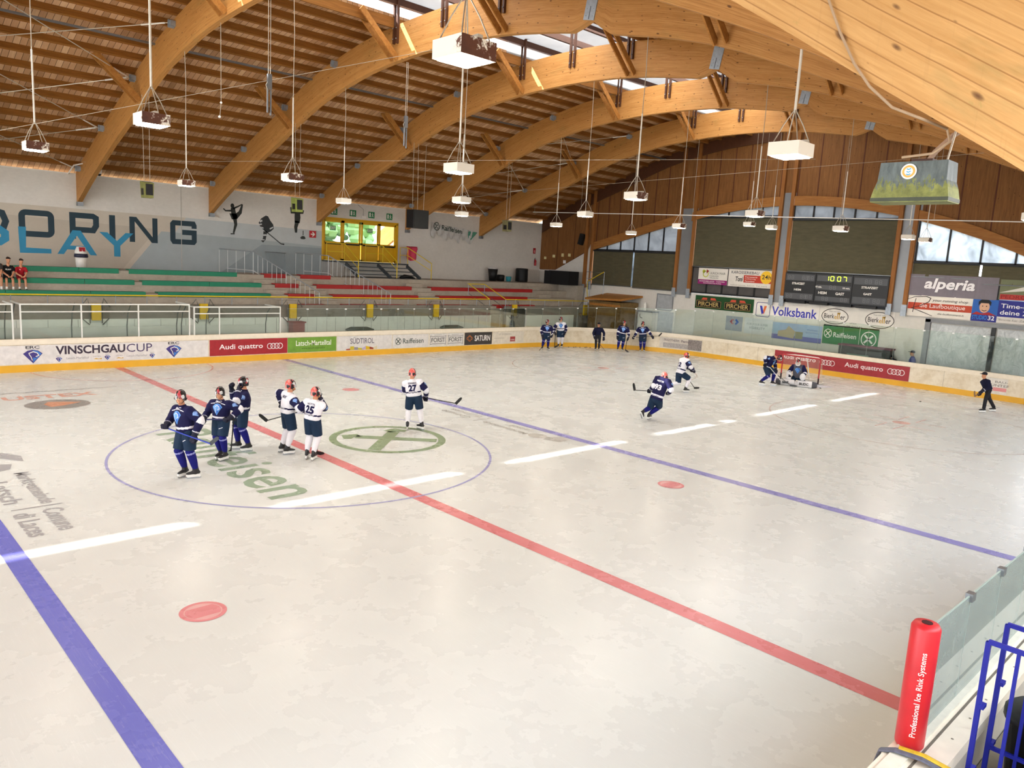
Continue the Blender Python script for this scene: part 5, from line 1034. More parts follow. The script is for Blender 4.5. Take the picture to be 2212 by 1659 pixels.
# greenery outside the doors
mb = MB(); rnd = random.Random(3); mb.box((10, 30.5, -.33), (20, 31.5, .2))
for k in range(900):
    c = V((rnd.uniform(9, 21.5), rnd.uniform(29, 33), rnd.uniform(-.3, 9.5)**1.0)); r = rnd.uniform(.25, .7); mb.ball(c, (r, r, r*.7), 6, 4)
o = mb.build('hedge', NT('leaves').m); lm = o.data.materials[0]; lm.node_tree.nodes['Principled BSDF'].inputs['Base Color'].default_value = hexc('#93b97c'); tag(o, 'green foliage outside the exit doors', 'foliage', None, 'stuff')
o = MB().box((8, 27.2, -.3), (28, 27.5, 5.15)).build('outdoor_wall', M('#cfc59a', .8)); struct(o)
# ================================================================== CEILING LAMPS
LENS = NT('lamp_lens'); LENS.b.inputs['Base Color'].default_value = (1, .95, .85, 1); LENS.b.inputs['Emission Color'].default_value = (1, .90, .72, 1); LENS.b.inputs['Emission Strength'].default_value = 120; LENS = LENS.m
def rusty(amount, seed):
    t = NT('rusty_enamel'); co = t.coord('Object', (1, 1, 1)); n = t.new('ShaderNodeTexNoise', Scale=3.0, Detail=8, Roughness=.7); n.noise_dimensions = '4D'; n.inputs['W'].default_value = seed; t.link(co, n.inputs['Vector'])
    g = t.new('ShaderNodeNewGeometry'); sp = t.new('ShaderNodeSeparateXYZ'); t.link(g.outputs['Normal'], sp.inputs[0]); f = t.math('ADD', n.outputs['Fac'], t.math('MULTIPLY', sp.outputs['Y'], -.16))
    t.link(t.ramp(f, [(amount-.015, hexc('#ece6d8')), (amount+.015, hexc('#5a2f18')), (1, hexc('#2c1710'))]), t.b.inputs['Base Color']); t.b.inputs['Roughness'].default_value = .55; return t.m
RUST = [rusty(.56, 2), rusty(.72, 5), rusty(.64, 9), rusty(.9, 1)]
def lamp_box(x, y, z, label, k=0, size=.44):
    t = thing('ceiling_lamp', label, 'lamp', (x, y, z), 0, 'box lamps hanging from the timber arches'); h = size/2; H = .175
    mb = MB(); mb.box((x-h, y-h, z), (x+h, y+h, z+H)); mb.v = mb.v
    o = mb.build('housing', RUST[k], t)
    MB().box((x-h+.035, y-h+.035, z-.012), (x+h-.035, y+h-.035, z-.002)).build('lens', LENS, t)
    MB().box((x-.03, y-h-.01, z+H), (x+.03, y+h+.01, z+H+.03)).build('hanger_bar', M('#b9b2a4', .5, .3), t)
    zt = low(y) if min(abs(x-a-.1) for a in AX) < .15 else top(y)+.03; zb = z+H+.45
    mb = MB(); mb.tube([(x, y, zb-.05), (x, y, min(zb+1.5, zt))], .019, 8); mb.build('rod', M('#ddd8cc', .5, .2), t)
    mb = MB(); mb.tube([(x, y, zb+1.4), (x+.02, y, zb+(zt-zb)*.6+.5), (x-.01, y, zt)], .010, 6); mb.build('suspension_cable', WIRE, t)
    mb = MB()
    for dx, dy in ((-.18, -.17), (.18, -.17), (.18, .17), (-.18, .17)): mb.tube([(x, y, zb), (x+dx*.55, y+dy*.55, zb-.22), (x+dx, y+dy, z+H)], .008, 5)
    mb.build('bridle', WIRE, t)
    return t
ROWS = {10.15: 'row nearest the far wall', 2.8: 'second row from the far wall', -4.2: 'second row from the camera side', -11.55: 'row nearest the camera'}
LP = [(-5.0, 3.3, 6.76, 2, 'small box lamp with rust fleck at the far left, left of the nearest arch'), (-4.7, -3.2, 6.78, 2, 'box lamp with rusty right side above the far left, second from the left edge'),
      (.8, 10.05, 6.83, 2, 'box lamp with small rust patch hanging above the mural letter G'), (.8, 2.6, 6.72, 0, 'box lamp with rusty right side hanging in front of the curler silhouette'),
      (6.85, 10.1, 6.82, 3, 'white box lamp hanging just left of the yellow exit doors, below the arch'), (-4.3, -10.7, 6.8, 0, 'largest rusty box lamp at the top centre, peeling paint on one side'),
      (.8, -4.4, 6.62, 3, 'clean white box lamp directly below the large rusty lamp'), (6.85, 2.85, 6.71, 3, 'small white box lamp under the clean centre lamp, upper of two in view'),
      (12.95, 10.25, 6.82, 3, 'tiny white box lamp left of the crumpled wall banner, lower of two'), (6.85, -4.2, 6.67, 2, 'white box lamp with small rust hole before the end wall boarding, right of centre'),
      (12.95, 2.9, 6.76, 3, 'white box lamp left of the big end wall window beam, near the corner post'), (19.05, 10.2, 6.79, 3, 'small white box lamp in front of the corner boarding with notes'),
      (25.1, 10.2, 6.79, 3, 'small white box lamp before the sloping head of the left end window'), (19.05, 2.86, 6.76, 2, 'white box lamp with rust spot before the posts left of the car banner'),
      (.8, -11.5, 6.52, 3, 'bright clean box lamp left of the hanging mossy hood'), (12.95, -4.15, 6.73, 2, 'white box lamp over the second end window, upper of the three there'),
      (25.1, 3.0, 7.28, 2, 'small white box lamp over the second end window, lower left of the three there'), (26.6, 2.64, 7.24, 3, 'small white box lamp beside the post between the two dark middle windows'),
      (19.05, -4.2, 6.69, 2, 'white box lamp hanging in front of the blind above the scoreboard'), (25.1, -4.4, 6.76, 3, 'small white box lamp before the grey column right of the scoreboard'), (27.1, -4.4, 6.76, 2, 'small white box lamp at the left edge of the bright right-hand window'),
      (13.0, -11.6, 6.6, 3, 'white box lamp cut off by the right edge of the frame')]
for x, y, z, k, lab in LP: lamp_box(x, y, z, lab, k)

# ================================================================== HANGING SPEAKERS, HOOKS, ROPES
def horn(x, y, z, label, hexcol, n=2, s=1.0):
    t = thing('hanging_speaker', label, 'speaker', (x, y, z)); mb = MB()
    mb.add([(x-.16*s, y-.18*s, z), (x+.16*s, y-.18*s, z), (x+.16*s, y+.18*s, z), (x-.16*s, y+.18*s, z), (x-.19*s, y-.16*s, z+.55*s), (x+.19*s, y-.16*s, z+.55*s), (x+.19*s, y+.2*s, z+.6*s), (x-.19*s, y+.2*s, z+.6*s)], [(0, 3, 2, 1), (4, 5, 6, 7), (0, 1, 5, 4), (1, 2, 6, 5), (2, 3, 7, 6), (3, 0, 4, 7)])
    mb.build('cabinet', M(hexcol, .6, 0, .12, 5), t)
    mb = MB(); mb.obox((x-.17*s, y-.02, z+.3*s), (.008, 0, .0), (0, .12*s, 0), (0, 0, .2*s)); mb.obox((x+.02, y-.178*s, z+.3*s), (.12*s, 0, 0), (0, .008, 0), (0, .01, .2*s)); mb.build('grille', BLACK, t)
    for d in (-.1, .1): MB().tube([(x+d*s, y, z+.56*s), (x+d*s*1.2, y, (low(y)-.02))], .009, 5).build('suspension_cable', WIRE, t)
horn(.7, 13.6, 6.5, 'olive hanging loudspeaker in front of the mural between the letters', '#75763f'); horn(6.75, 13.65, 6.5, 'olive green hanging loudspeaker over the curler silhouette', '#7f8a3f'); horn(18.95, 13.7, 6.5, 'olive hanging loudspeaker before the far wall near the corner', '#6f6a48')
t = thing('hanging_speaker', 'large black rectangular loudspeaker hung by three cables in front of the far wall', 'speaker', (12.9, 13.5, 6.25)); MB().box((12.45, 13.2, 6.25), (13.35, 13.75, 7.1)).build('cabinet', BLACK, t); MB().box((12.5, 13.185, 6.3), (13.3, 13.2, 7.05)).build('grille', M('#1a1c1b', .7), t)
for dx, dy in ((-.3, 0), (0, .1), (.35, 0)): MB().tube([(12.9+dx, 13.5, 7.1), (12.9+dx*1.1, 13.5+dy, low(13.5)-.02)], .010, 5).build('suspension_cable', WIRE, t)
for i, (x, y, z0, zt, lab) in enumerate(((.78, 4.0, 8.6, 11.6, 'steel pulley block on a cable hanging at the left centre below the roof'), (6.85, 6.13, 8.7, 11.5, 'steel pulley block and hooks on a cable right of the first one'))):
    t = thing('pulley_hook', lab, 'hook', (x, y, z0)); MB().tube([(x, y, z0+1.0), (x, y, zt)], .009, 6).tube([(x+.06, y, z0+1.0), (x+.06, y, zt)], .009, 6).build('cable', WIRE, t)
    MB().box((x-.03, y-.04, z0+.62), (x+.09, y+.04, z0+1.02)).build('block', STEEL, t); MB().tube([(x-.02, y, z0), (x-.02, y, z0+.6)], .028, 8).tube([(x+.07, y, z0-.06), (x+.07, y, z0+.6)], .026, 8).build('tensioner', STEEL, t); MB().tube([(x-.02, y, z0+.6), (x-.07, y, z0+.72), (x, y, z0+.85)], .012, 6).build('loop', WIRE, t)
t = thing('pull_rope', 'thin knotted rope hanging from the roof left of the pulley', 'rope', (.78, 7.15, 8.7)); MB().tube([(.78, 7.15, 11.5), (.78, 7.15, 9.2), (.74, 7.15, 8.8)], .010, 5).build('rope', WIRE, t); MB().ball((.78, 7.15, 9.2), .035).ball((.73, 7.15, 8.78), .04).build('knot', WHITE, t)
# mossy hood and its cable on the nearest arch
HOOD = NT('mossy_hood'); _co = HOOD.coord('Object'); _sp = HOOD.new('ShaderNodeSeparateXYZ'); HOOD.link(_co, _sp.inputs[0])
_base = HOOD.ramp(HOOD.noise(HOOD.coord('Object', (10, 10, 3)), 4, 6, .7), [(.3, hexc('#3f4847')), (.7, hexc('#626c6c'))]); _m = HOOD.math('ADD', HOOD.noise(HOOD.coord('Object', (12, 30, 10), (.6, 0, 0)), 2.0, 7, .75), HOOD.math('ADD', HOOD.math('MULTIPLY', _sp.outputs['Z'], -3.0), .30))
HOOD.link(HOOD.mix(HOOD.ramp(_m, [(.50, (0, 0, 0)), (.56, (1, 1, 1))]), _base, HOOD.ramp(HOOD.noise(_co, 14, 5, .7), [(.3, hexc('#4d5220')), (.7, hexc('#868b45'))])), HOOD.b.inputs['Base Color']); HOOD.b.inputs['Roughness'].default_value = .55; HOOD = HOOD.m
t = thing('hanging_hood', 'grey mossy box hood with round sticker hanging from the nearest arch', 'hood', (-5.0, -15.25, 5.31)); mb = MB(); hx = 0.0
R_ = lambda z, a, b: [(hx-b, -a, z), (hx+b, -a, z), (hx+b, a, z), (hx-b, a, z)]
vs = R_(0, .185, .085)+R_(.025, .185, .085)+R_(.07, .176, .08)+R_(.105, .165, .075)+R_(.20, .160, .07); fs = [(0, 3, 2, 1), (16, 17, 18, 19)]
for i in range(4): fs += [(4*i+k, 4*i+(k+1) % 4, 4*i+4+(k+1) % 4, 4*i+4+k) for k in range(4)]
mb.add(vs, fs); hb = mb.build('shell', HOOD, t, local=True); mb = MB(); mb.obox((hx, 0, .013), (.087, 0, 0), (0, .187, 0), (0, 0, .009)); mb.build('bottom_band', M('#343a26', .5, 0, .3, 12), t, local=True)
mb = MB(); f = Flat(mb, (hx-.079, .015, .15), (0, -1, 0), (0, 0, 1)); f.disc((0, 0), .038, mi=0); f.lift = .002; f.ring((0, 0), .026, .025, .010, 1); f.lift = .003
for k in range(3): f.stroke([(-.01, .013-.013*k), (0, .009-.013*k), (.01, .014-.013*k)], .005, 2)
mb.build('sticker', [WHITE, M('#dba24a', .5), M('#4aa0c9', .5)], t, local=True)
mb = MB(); mb.tube([(0, -.04, .2), (0, -.07, .25), (.02, -.14, .33), (.04, -.19, .37)], .014, 8); mb.build('bracket_arm', M('#a98d78', .6, .3, .3, 20), t, local=True); MB().box((-.05, -.08, .2), (.05, .02, .213)).build('mount_plate', M('#4a2c22', .6), t, local=True); MB().tube([(0, -.13, .2), (.0, -.16, .4)], .005, 6).build('rod', WIRE, t, local=True)
mb = MB(); cp = [(-14.6, 6.8), (-14.75, 6.5), (-14.83, 6.29), (-14.91, 6.12), (-15.0, 5.96), (-15.09, 5.84), (-15.21, 5.73), (-15.34, 5.67), (-15.41, 5.64), (-15.43, 5.58), (-15.36, 5.53), (-15.22, 5.52)]
o = mb.tube([(-5.32 if k < 8 else -5.15, y, z) for k, (y, z) in enumerate(cp)], .0065, 8).build('power_cable', M('#a58d72', .6)); tag(o, 'grey-brown cable looping over the face of the nearest arch down to the mossy hood', 'cable')
# cable trays, bracing rods, wires, track
for y, lab in ((12.55, 'galvanised cable tray under the roof left of centre'), (-9.2, 'galvanised cable tray under the near roof slope')):
    o = MB().box((-30, y-.06, top(y)-.08), (31, y+.06, top(y)-.02)).build('cable_tray', STEEL); tag(o, lab, 'cable tray')
def rod(x0, y0, x1, y1, lab, i):
    z0, z1 = top(y0)-.14-.05*(i % 2), top(y1)-.14-.05*(i % 2); o = MB().tube([(x0, y0, z0), (x1, y1, z1)], .016, 6).build('bracing_rod', M('#c9c2b4', .45, .5)); tag(o, lab, 'bracing rod', 'steel bracing rods under the roof')
    MB().tube([V((x1, y1, z1))+(V((x0, y0, z0))-V((x1, y1, z1))).normalized()*s for s in (.15, .9)], .028, 6).build('turnbuckle', WHITE, o)
k = 0
for a, b in ((0, 1), (4, 5)):
    for y0, y1 in ((14.7, 10.7), (10.7, 14.7), (18.7, 14.7), (14.7, 18.7), (22.3, 18.7), (18.7, 22.3)):
        rod(AX[a]+ATH, y0, AX[b]-.15, y1, 'thin steel bracing rod under the roof %s, %s from the crown' % ('at far left' if a == 0 else 'beside the end wall', ORD[k % 6]), k); k += 1
def wire(p, q, lab, r=.007, sag=.0):
    p, q = V(p), V(q); n = 10; o = MB().tube([p+(q-p)*(i/n)-V((0, 0, sag*4*(i/n)*(1-i/n))) for i in range(n+1)], r, 5).build('wire', WIRE); tag(o, lab, 'wire')
wire((-7.5, 9.5, 6.7), (6.7, 2.0, 11.5), 'long thin wire rising from the left edge to the second arch'); wire((.6, 21.5, 8.2), (18.9, -3.0, 9.3), 'long thin wire crossing below the roof behind the lamps'); wire((18.8, 22.0, 8.3), (25.2, -9, 10.2), 'thin wire crossing before the end wall boarding')
t = thing('curtain_track', 'thin white rail hung across the hall in front of the end wall', 'rail', (25.4, 5, 7.5)); MB().tube([(25.4, 18.33, 8.1), (25.4, 5, 7.8), (25.4, -9.5, 7.48)], .022, 6).build('rail', WHITE, t)
for k in range(8): y = 18.2-3.9*k; MB().tube([(25.4, y, 7.5+.6*(y+9.5)/27.8), (25.4, y, min(low(max(y, -9)), 11.6)+.05)], .008, 5).build('drop_wire', WIRE, t)

# ================================================================== GOAL, PUCKS
GX = 25.92; REDP = M('#b3202c', .35, 0, .08, 6, .5, name='goal_red')
g = thing('hockey_goal', 'red framed hockey goal with white net', 'goal', (GX+.4, 0, 0)); r = .032
for y in (-.94, .94): MB().tube([(GX, y, 0), (GX, y, 1.2)], r, 10).build('post', REDP, g); MB().tube([(GX, y, 0), (GX, y, .28)], r*1.15, 10).build('post_sleeve', M('#2a0f12', .6), g)
MB().tube([(GX, -.94, 1.2), (GX, .94, 1.2)], r, 10).build('crossbar', REDP, g)
mb = MB(); bc = [(GX, -.94, .04)]+[(GX+1.1*sin(pi*k/12)**.7 if 0 < k < 12 else GX, -1.0*cos(pi*k/12), .04) for k in range(1, 12)]+[(GX, .94, .04)]; mb.tube(bc, r, 8); mb.tube([(GX, -.94, 1.2), (GX+.5, -.6, 1.2), (GX+.56, 0, 1.2), (GX+.5, .6, 1.2), (GX, .94, 1.2)], .02, 8); mb.tube([(GX+.56, 0, 1.2), (GX+1.08, 0, .05)], .03, 8); mb.build('base_frame', WHITE, g)
NET = NT('goal_net'); _tr = NET.new('ShaderNodeBsdfTransparent'); _df = NET.new('ShaderNodeBsdfDiffuse'); _df.inputs[0].default_value = hexc('#d8d0bb'); _mx = NET.new('ShaderNodeMixShader'); _co = NET.coord('UV', (1, 1, 1)); _sp = NET.new('ShaderNodeSeparateXYZ'); NET.link(_co, _sp.inputs[0])
_m = NET.math('MAXIMUM', NET.math('LESS_THAN', NET.math('FRACT', NET.math('MULTIPLY', NET.math('ADD', _sp.outputs[0], _sp.outputs[1]), 18)), .10), NET.math('LESS_THAN', NET.math('FRACT', NET.math('MULTIPLY', NET.math('SUBTRACT', _sp.outputs[0], _sp.outputs[1]), 18)), .10))
NET.link(_m, _mx.inputs[0]); NET.link(_tr.outputs[0], _mx.inputs[1]); NET.link(_df.outputs[0], _mx.inputs[2]); NET.n.remove(NET.b); NET.link(_mx.outputs[0], NET.out.inputs[0])
mb = MB(); n = 12
for j in range(7):
    s = j/6
    for k in range(n+1):
        bx, by, _ = bc[k]; a = pi*k/n; tx, ty = GX+(.56*sin(a)**.6 if 0 < k < n else 0), -.94*cos(a); b = len(mb.v); mb.v.append((bx+(tx-bx)*s, by+(ty-by)*s, .04+1.16*s)); mb.uv[b] = (k*.25, s*1.25)
for j in range(6):
    for k in range(n): a = j*(n+1)+k; mb.f.append((a, a+1, a+n+2, a+n+1)); mb.m.append(0)
mb.build('net', NET.m, g)
RUB = M('#111113', .6)
def puck(x, y, lab, grp=None): tag(MB().lathe((x, y, .004), [(0, 0), (.038, 0), (.04, .004), (.04, .022), (.038, .026), (0, .026)], 16).build('puck', RUB), lab, 'puck', grp)
puck(24.77, -1.6, 'black puck lying in front of the goal by the right post'); puck(25.54, -5.62, 'single black puck on the ice between the goal and the right coach')
for i, (x, y) in enumerate(((25.1, 14.28), (25.35, 14.1), (25.6, 14.15), (25.75, 13.95), (26.0, 13.75), (26.3, 13.6), (26.25, 13.85))): puck(x, y, 'black puck in the loose row along the far corner boards, %s from the left' % ORD[i], 'pucks by the corner boards')
# ================================================================== PEOPLE
TMP = bpy.data.scenes.new('tmp_build')
def remesh(mb, voxel, smooth=4):
    me = bpy.data.meshes.new('tmp'); me.from_pydata([tuple(v) for v in mb.v], [], mb.f); o = bpy.data.objects.new('tmp', me); TMP.collection.objects.link(o)
    r = o.modifiers.new('r', 'REMESH'); r.mode = 'VOXEL'; r.voxel_size = voxel
    s = o.modifiers.new('s', 'SMOOTH'); s.iterations = smooth; s.factor = .5
    vl = TMP.view_layers[0]; vl.update(); e = o.evaluated_get(vl.depsgraph); m2 = bpy.data.meshes.new_from_object(e)
    out = ([v.co.copy() for v in m2.vertices], [tuple(p.vertices) for p in m2.polygons])
    bpy.data.objects.remove(o); bpy.data.meshes.remove(me); bpy.data.meshes.remove(m2); return out
def part(name, geo, mats, parent, classify=None):
    vs, fs = geo; mb = MB(); mb.v = vs; mb.f = list(fs)
    mb.m = [classify(sum((vs[i] for i in f), V())/len(f)) for f in fs] if classify else [0]*len(fs)
    return mb.build(name, mats, parent, True, local=True)
def segt(c, a, b):
    d = b-a; t = max(0, min(1, (c-a).dot(d)/max(1e-9, d.length_squared))); return t, (c-(a+d*t)).length
def ik(a, b, l1, l2, pole):
    d = b-a; L = d.length
    if L > (l1+l2)*.995: b = a+d*((l1+l2)*.995/L); d = b-a; L = d.length
    if L < abs(l1-l2)+.03: L = abs(l1-l2)+.03
    u = d.normalized(); x = (l1*l1-l2*l2+L*L)/(2*L); h = sqrt(max(0, l1*l1-x*x)); p = pole-a; p = p-u*p.dot(u)
    p = p.normalized() if p.length > 1e-4 else u.orthogonal().normalized()
    return a+u*x+p*h, b
SKIN = M('#c98f6d', .55, 0, .06, 9, .35, name='skin'); NAVY = M('#15143f', .75, 0, .12, 9, .2, name='navy_jersey'); JWHITE = M('#e4e3ea', .75, 0, .05, 9, .2, name='white_jersey'); NAVYP = M('#122a44', .7, 0, .15, 5, .25, name='navy_pants')
ROYAL = M('#16176a', .8, 0, .12, 9, .2, name='royal_socks'); PALE = M('#8d90c4', .8, 0, .05, 9, .2, name='pale_stripe'); SOCKW = M('#e8e6ec', .85, 0, .05, 9, .2, name='white_socks'); BOOT = M('#17161a', .45, 0, .1, 9, .5, name='skate_boot')
HOLDER = M('#eeeeea', .4, 0, .03, name='blade_holder'); BLADE = M('#b7bcc2', .25, .9, .03, name='blade_steel'); GLOVE = M('#15162c', .65, 0, .2, 14, .3, name='glove'); VISOR = glass('visor', (.92, .95, .96, 1), .2)
def helmet_mat(red):
    t = NT('helmet_camo'); co = t.coord('Object'); v = t.new('ShaderNodeTexVoronoi', Scale=17.0); t.link(co, v.inputs['Vector']); s = t.new('ShaderNodeSeparateColor'); t.link(v.outputs['Color'], s.inputs[0])
    c = t.ramp(s.outputs[0], [(0, hexc('#121114')), (.52, hexc('#d9d6d4')), (.7, hexc('#19171a')), (.82, hexc('#a8323a'))], True)
    if red: sp = t.new('ShaderNodeSeparateXYZ'); t.link(co, sp.inputs[0]); r_ = t.ramp(s.outputs[1], [(0, hexc('#d8564f')), (.6, hexc('#e58a82')), (.8, hexc('#a82a30')), (.92, hexc('#1a1517'))], True); c = t.mix(t.ramp(t.math('MULTIPLY', sp.outputs['Y'], -1), [(.02, (0, 0, 0)), (.05, (1, 1, 1))]), c, r_)
    t.link(c, t.b.inputs['Base Color']); t.b.inputs['Roughness'].default_value = .25; return t.m
HELM, HELMR = helmet_mat(False), helmet_mat(True)
X3, Y3, Z3 = V((1, 0, 0)), V((0, 1, 0)), V((0, 0, 1))
def project(bvh, o, ux, uy, draw, mats, name, parent, off=.006):
    """print a flat drawing on a garment: along the plane normal onto the surface"""
    mb = MB(); draw(Flat(mb, o, ux, uy)); n = ux.cross(uy).normalized(); bm = bmesh.new(); bv = [bm.verts.new(v) for v in mb.v]
    for f, mi in zip(mb.f, mb.m):
        try: bm.faces.new([bv[i] for i in f]).material_index = mi
        except ValueError: pass
    bmesh.ops.triangulate(bm, faces=bm.faces[:])
    for _ in range(3):
        e = [e for e in bm.edges if e.calc_length() > .03]
        if e: bmesh.ops.subdivide_edges(bm, edges=e, cuts=1, use_grid_fill=False); bmesh.ops.triangulate(bm, faces=bm.faces[:])
    bm.verts.index_update(); mb.v = [v.co.copy() for v in bm.verts]; mb.f = [[v.index for v in f.verts] for f in bm.faces]; mb.m = [f.material_index for f in bm.faces]; bm.free()
    for i, v in enumerate(mb.v):
        v = V(v); layer = (v-o).dot(n); p0 = v-n*layer; h = bvh.ray_cast(p0+n*.5, -n, 1.0)
        mb.v[i] = (h[0]+n*(off+layer)) if h[0] is not None else v
    return mb.build(name, mats, parent, local=True)
def bootmesh(mb, heel, toe, up):      # rounded boot from the ankle collar to the toe
    pass
def glove_geo(mb, W, a, g, k=1.0):
    """hockey glove: cuff, palm, four separate curled fingers and a thumb from the side of the palm"""
    a = a.normalized(); g = (g-a*g.dot(a)); g = g.normalized() if g.length > 1e-3 else a.orthogonal().normalized(); n = a.cross(g).normalized()
    mb.tube([W-a*.10*k, W-a*.04*k, W+a*.0*k], [(.062*k, .058*k), (.066*k, .06*k), (.052*k, .048*k)], 12, ref=g)
    mb.tube([W-a*.01*k, W+a*.04*k, W+a*.095*k], [(.05*k, .04*k), (.056*k, .036*k), (.052*k, .03*k)], 12, ref=g)
    for j, (o, ln) in enumerate(((-.039, .9), (-.013, 1.06), (.013, 1.0), (.038, .82))):
        K = W+a*.092*k+g*o*k; mb.tube([K, K+a*.04*ln*k+n*.006*k, K+a*.055*ln*k+n*.036*k, K+a*.03*ln*k+n*.064*k, K-a*.004*k+n*.062*k], [.0175*k, .0175*k, .0165*k, .0155*k, .013*k], 7, cap='dome')
    K = W+a*.03*k-g*.05*k; mb.tube([K, K+a*.035*k-g*.018*k+n*.02*k, K+a*.06*k-g*.004*k+n*.045*k, K+a*.07*k+g*.012*k+n*.055*k], [.02*k, .02*k, .018*k, .015*k], 7, cap='dome')
def hand_geo(mb, W, a, g, k=.8): glove_geo(mb, W, a, g, k)
def head_geo(mb, hc, hf, s):
    hr = V((hf.y, -hf.x, 0)).normalized(); hu = hr.cross(hf).normalized()
    P = lambda x, y, z: hc+hr*x*s+hf*y*s+hu*z*s
    mb.tube([P(0, .035, -.125), P(0, .03, -.10), P(0, .02, -.06), P(0, .005, 0), P(0, -.01, .05), P(0, -.01, .09), P(0, -.01, .115)], [(.035*s, .04*s), (.055*s, .065*s), (.068*s, .082*s), (.076*s, .096*s), (.074*s, .098*s), (.058*s, .08*s), (.03*s, .04*s)], 14, ref=hr, cap='dome')
    mb.tube([P(0, .088, .03), P(0, .108, -.012), P(0, .092, -.028)], [.010*s, .018*s, .012*s], 8, cap='dome')
    mb.tube([P(-.022, .083, -.062), P(.022, .083, -.062)], .011*s, 6, cap='dome'); mb.ball(P(0, .085, -.10), .024*s, 8, 6)
    for sx in (-1, 1): mb.ball(P(.076*sx, -.005, -.005), (.012*s, .022*s, .034*s), 8, 6)
    return P, hr, hu
def head_xy(g): return V((g['head'].x, g['head'].y, 0))
def person(label, loc, rotdeg, J, team='navy', kind='player', head_yaw=0, head_pitch=0, toes=(0, 0), num=None, nm=None, lift=(0, 0), stick=None, group=None, scale=None, hemdrop=0):
    t = thing('person', label, 'person', loc, radians(rotdeg), group)
    g = {k: V(v) for k, v in J.items()}
    s = scale or max(.8, min(1.06, (g['head'].z+.10)/1.80)) if 'hip' not in g else (scale or 1.0)
    skl = .10 if kind in ('player', 'coach') else 0.0
    F = {}
    for k, lf in (('fr', lift[0]), ('fl', lift[1])): F[k] = V((g[k].x, g[k].y, lf))
    if 'hip' in g: hip = g['hip'].copy()
    else: m = (F['fr']+F['fl'])/2; hip = V((m.x*.6+head_xy(g).x*.4, m.y*.6+head_xy(g).y*.4-.02, .18+.845*s))
    head = g['head']; neck = g['neck'].copy() if 'neck' in g else V((head.x, head.y-.03, head.z-.25*s))
    up = (neck-hip).normalized(); right = (X3-up*X3.dot(up)).normalized(); fwd = up.cross(right)
    SH = {1: neck-up*.085*s+right*.195*s, -1: neck-up*.085*s-right*.195*s}; HP = {1: hip+right*.095*s-up*.02, -1: hip-right*.095*s-up*.02}
    A, K, E, Wr = {}, {}, {}, {}
    for sg, fk, hk, ek in ((1, 'fr', 'hr', 'er'), (-1, 'fl', 'hl', 'el')):
        toe = radians(toes[0 if sg == 1 else 1]); td = V((sin(toe), cos(toe), 0)); an = F[fk]+V((0, 0, .09+skl*.9))-td*.05
        kn = g['k'+fk[1]] if 'k'+fk[1] in g else HP[sg]*.5+an*.5+fwd*.5+right*sg*.05
        K[sg], A[sg] = ik(HP[sg], an, .43*s, .42*s, kn); F[fk+'t'] = td
        el = g[ek] if ek in g else SH[sg]*.5+g[hk]*.5+right*sg*.35-Y3*.3-Z3*.2
        E[sg], Wr[sg] = ik(SH[sg], g[hk]-(g[hk]-el).normalized()*.07, .30*s, .27*s, el)
    hy, hp = radians(head_yaw), radians(head_pitch); hf = V((-sin(hy)*cos(hp), cos(hy)*cos(hp), sin(hp)))
    hc = head-Z3*.065*s if kind != 'sit' else head
    # ---- continuous body
    mb = MB(); P, hr, hu = head_geo(mb, hc, hf, s*1.02)
    mb.tube([hc-hu*.07*s-hf*.01, neck+up*.02, neck-up*.06*s], [.056*s, .06*s, .085*s], 12, ref=right, cap='dome')
    mb.tube([hip-up*.08*s, hip+up*.1*s, hip*.45+neck*.55, neck-up*.12*s, neck-up*.05*s], [(.13*s, .09*s), (.13*s, .085*s), (.15*s, .1*s), (.17*s, .085*s), (.09*s, .06*s)], 14, ref=right, cap='dome')
    bare = kind == 'sit'
    for sg in (1, -1):
        mb.tube([SH[sg], SH[sg]*.5+E[sg]*.5, E[sg]], [.052*s, .048*s, .04*s], 10, cap='dome'); mb.tube([E[sg], E[sg]*.6+Wr[sg]*.4, Wr[sg]], [.04*s, .042*s, .03*s], 10, cap='dome')
        mb.tube([HP[sg], HP[sg]*.5+K[sg]*.5, K[sg]], [.08*s, .075*s, .056*s], 10, cap='dome'); mb.tube([K[sg], K[sg]*.65+A[sg]*.35, A[sg]], [.054*s, .056*s, .036*s], 10, cap='dome')
        gd = (stick[0]-stick[1]) if stick else Z3
        if bare: hand_geo(mb, Wr[sg]+(Wr[sg]-E[sg]).normalized()*.04, Wr[sg]-E[sg], X3*sg+Z3*.3, .62)
    body = part('body', remesh(mb, .012 if not bare else .011, 3), SKIN, t)
    mb = MB()
    for sx in (-1, 1): mb.ball(P(.03*sx, .087, .018), (.011*s, .008*s, .008*s), 8, 6)
    mb.build('eyes', BLACK, t, True, local=True)
    mb = MB(); mb.tube([P(-.018, .094, -.062), P(0, .097, -.064), P(.018, .094, -.062)], .0045*s, 6); mb.build('mouth', M('#8a4a42', .5), t, True, local=True)
    # ---- jersey / jacket
    navy = team == 'navy'; hem = hip-up*(.04+hemdrop)*s; pad = 1.0 if kind == 'player' else .88
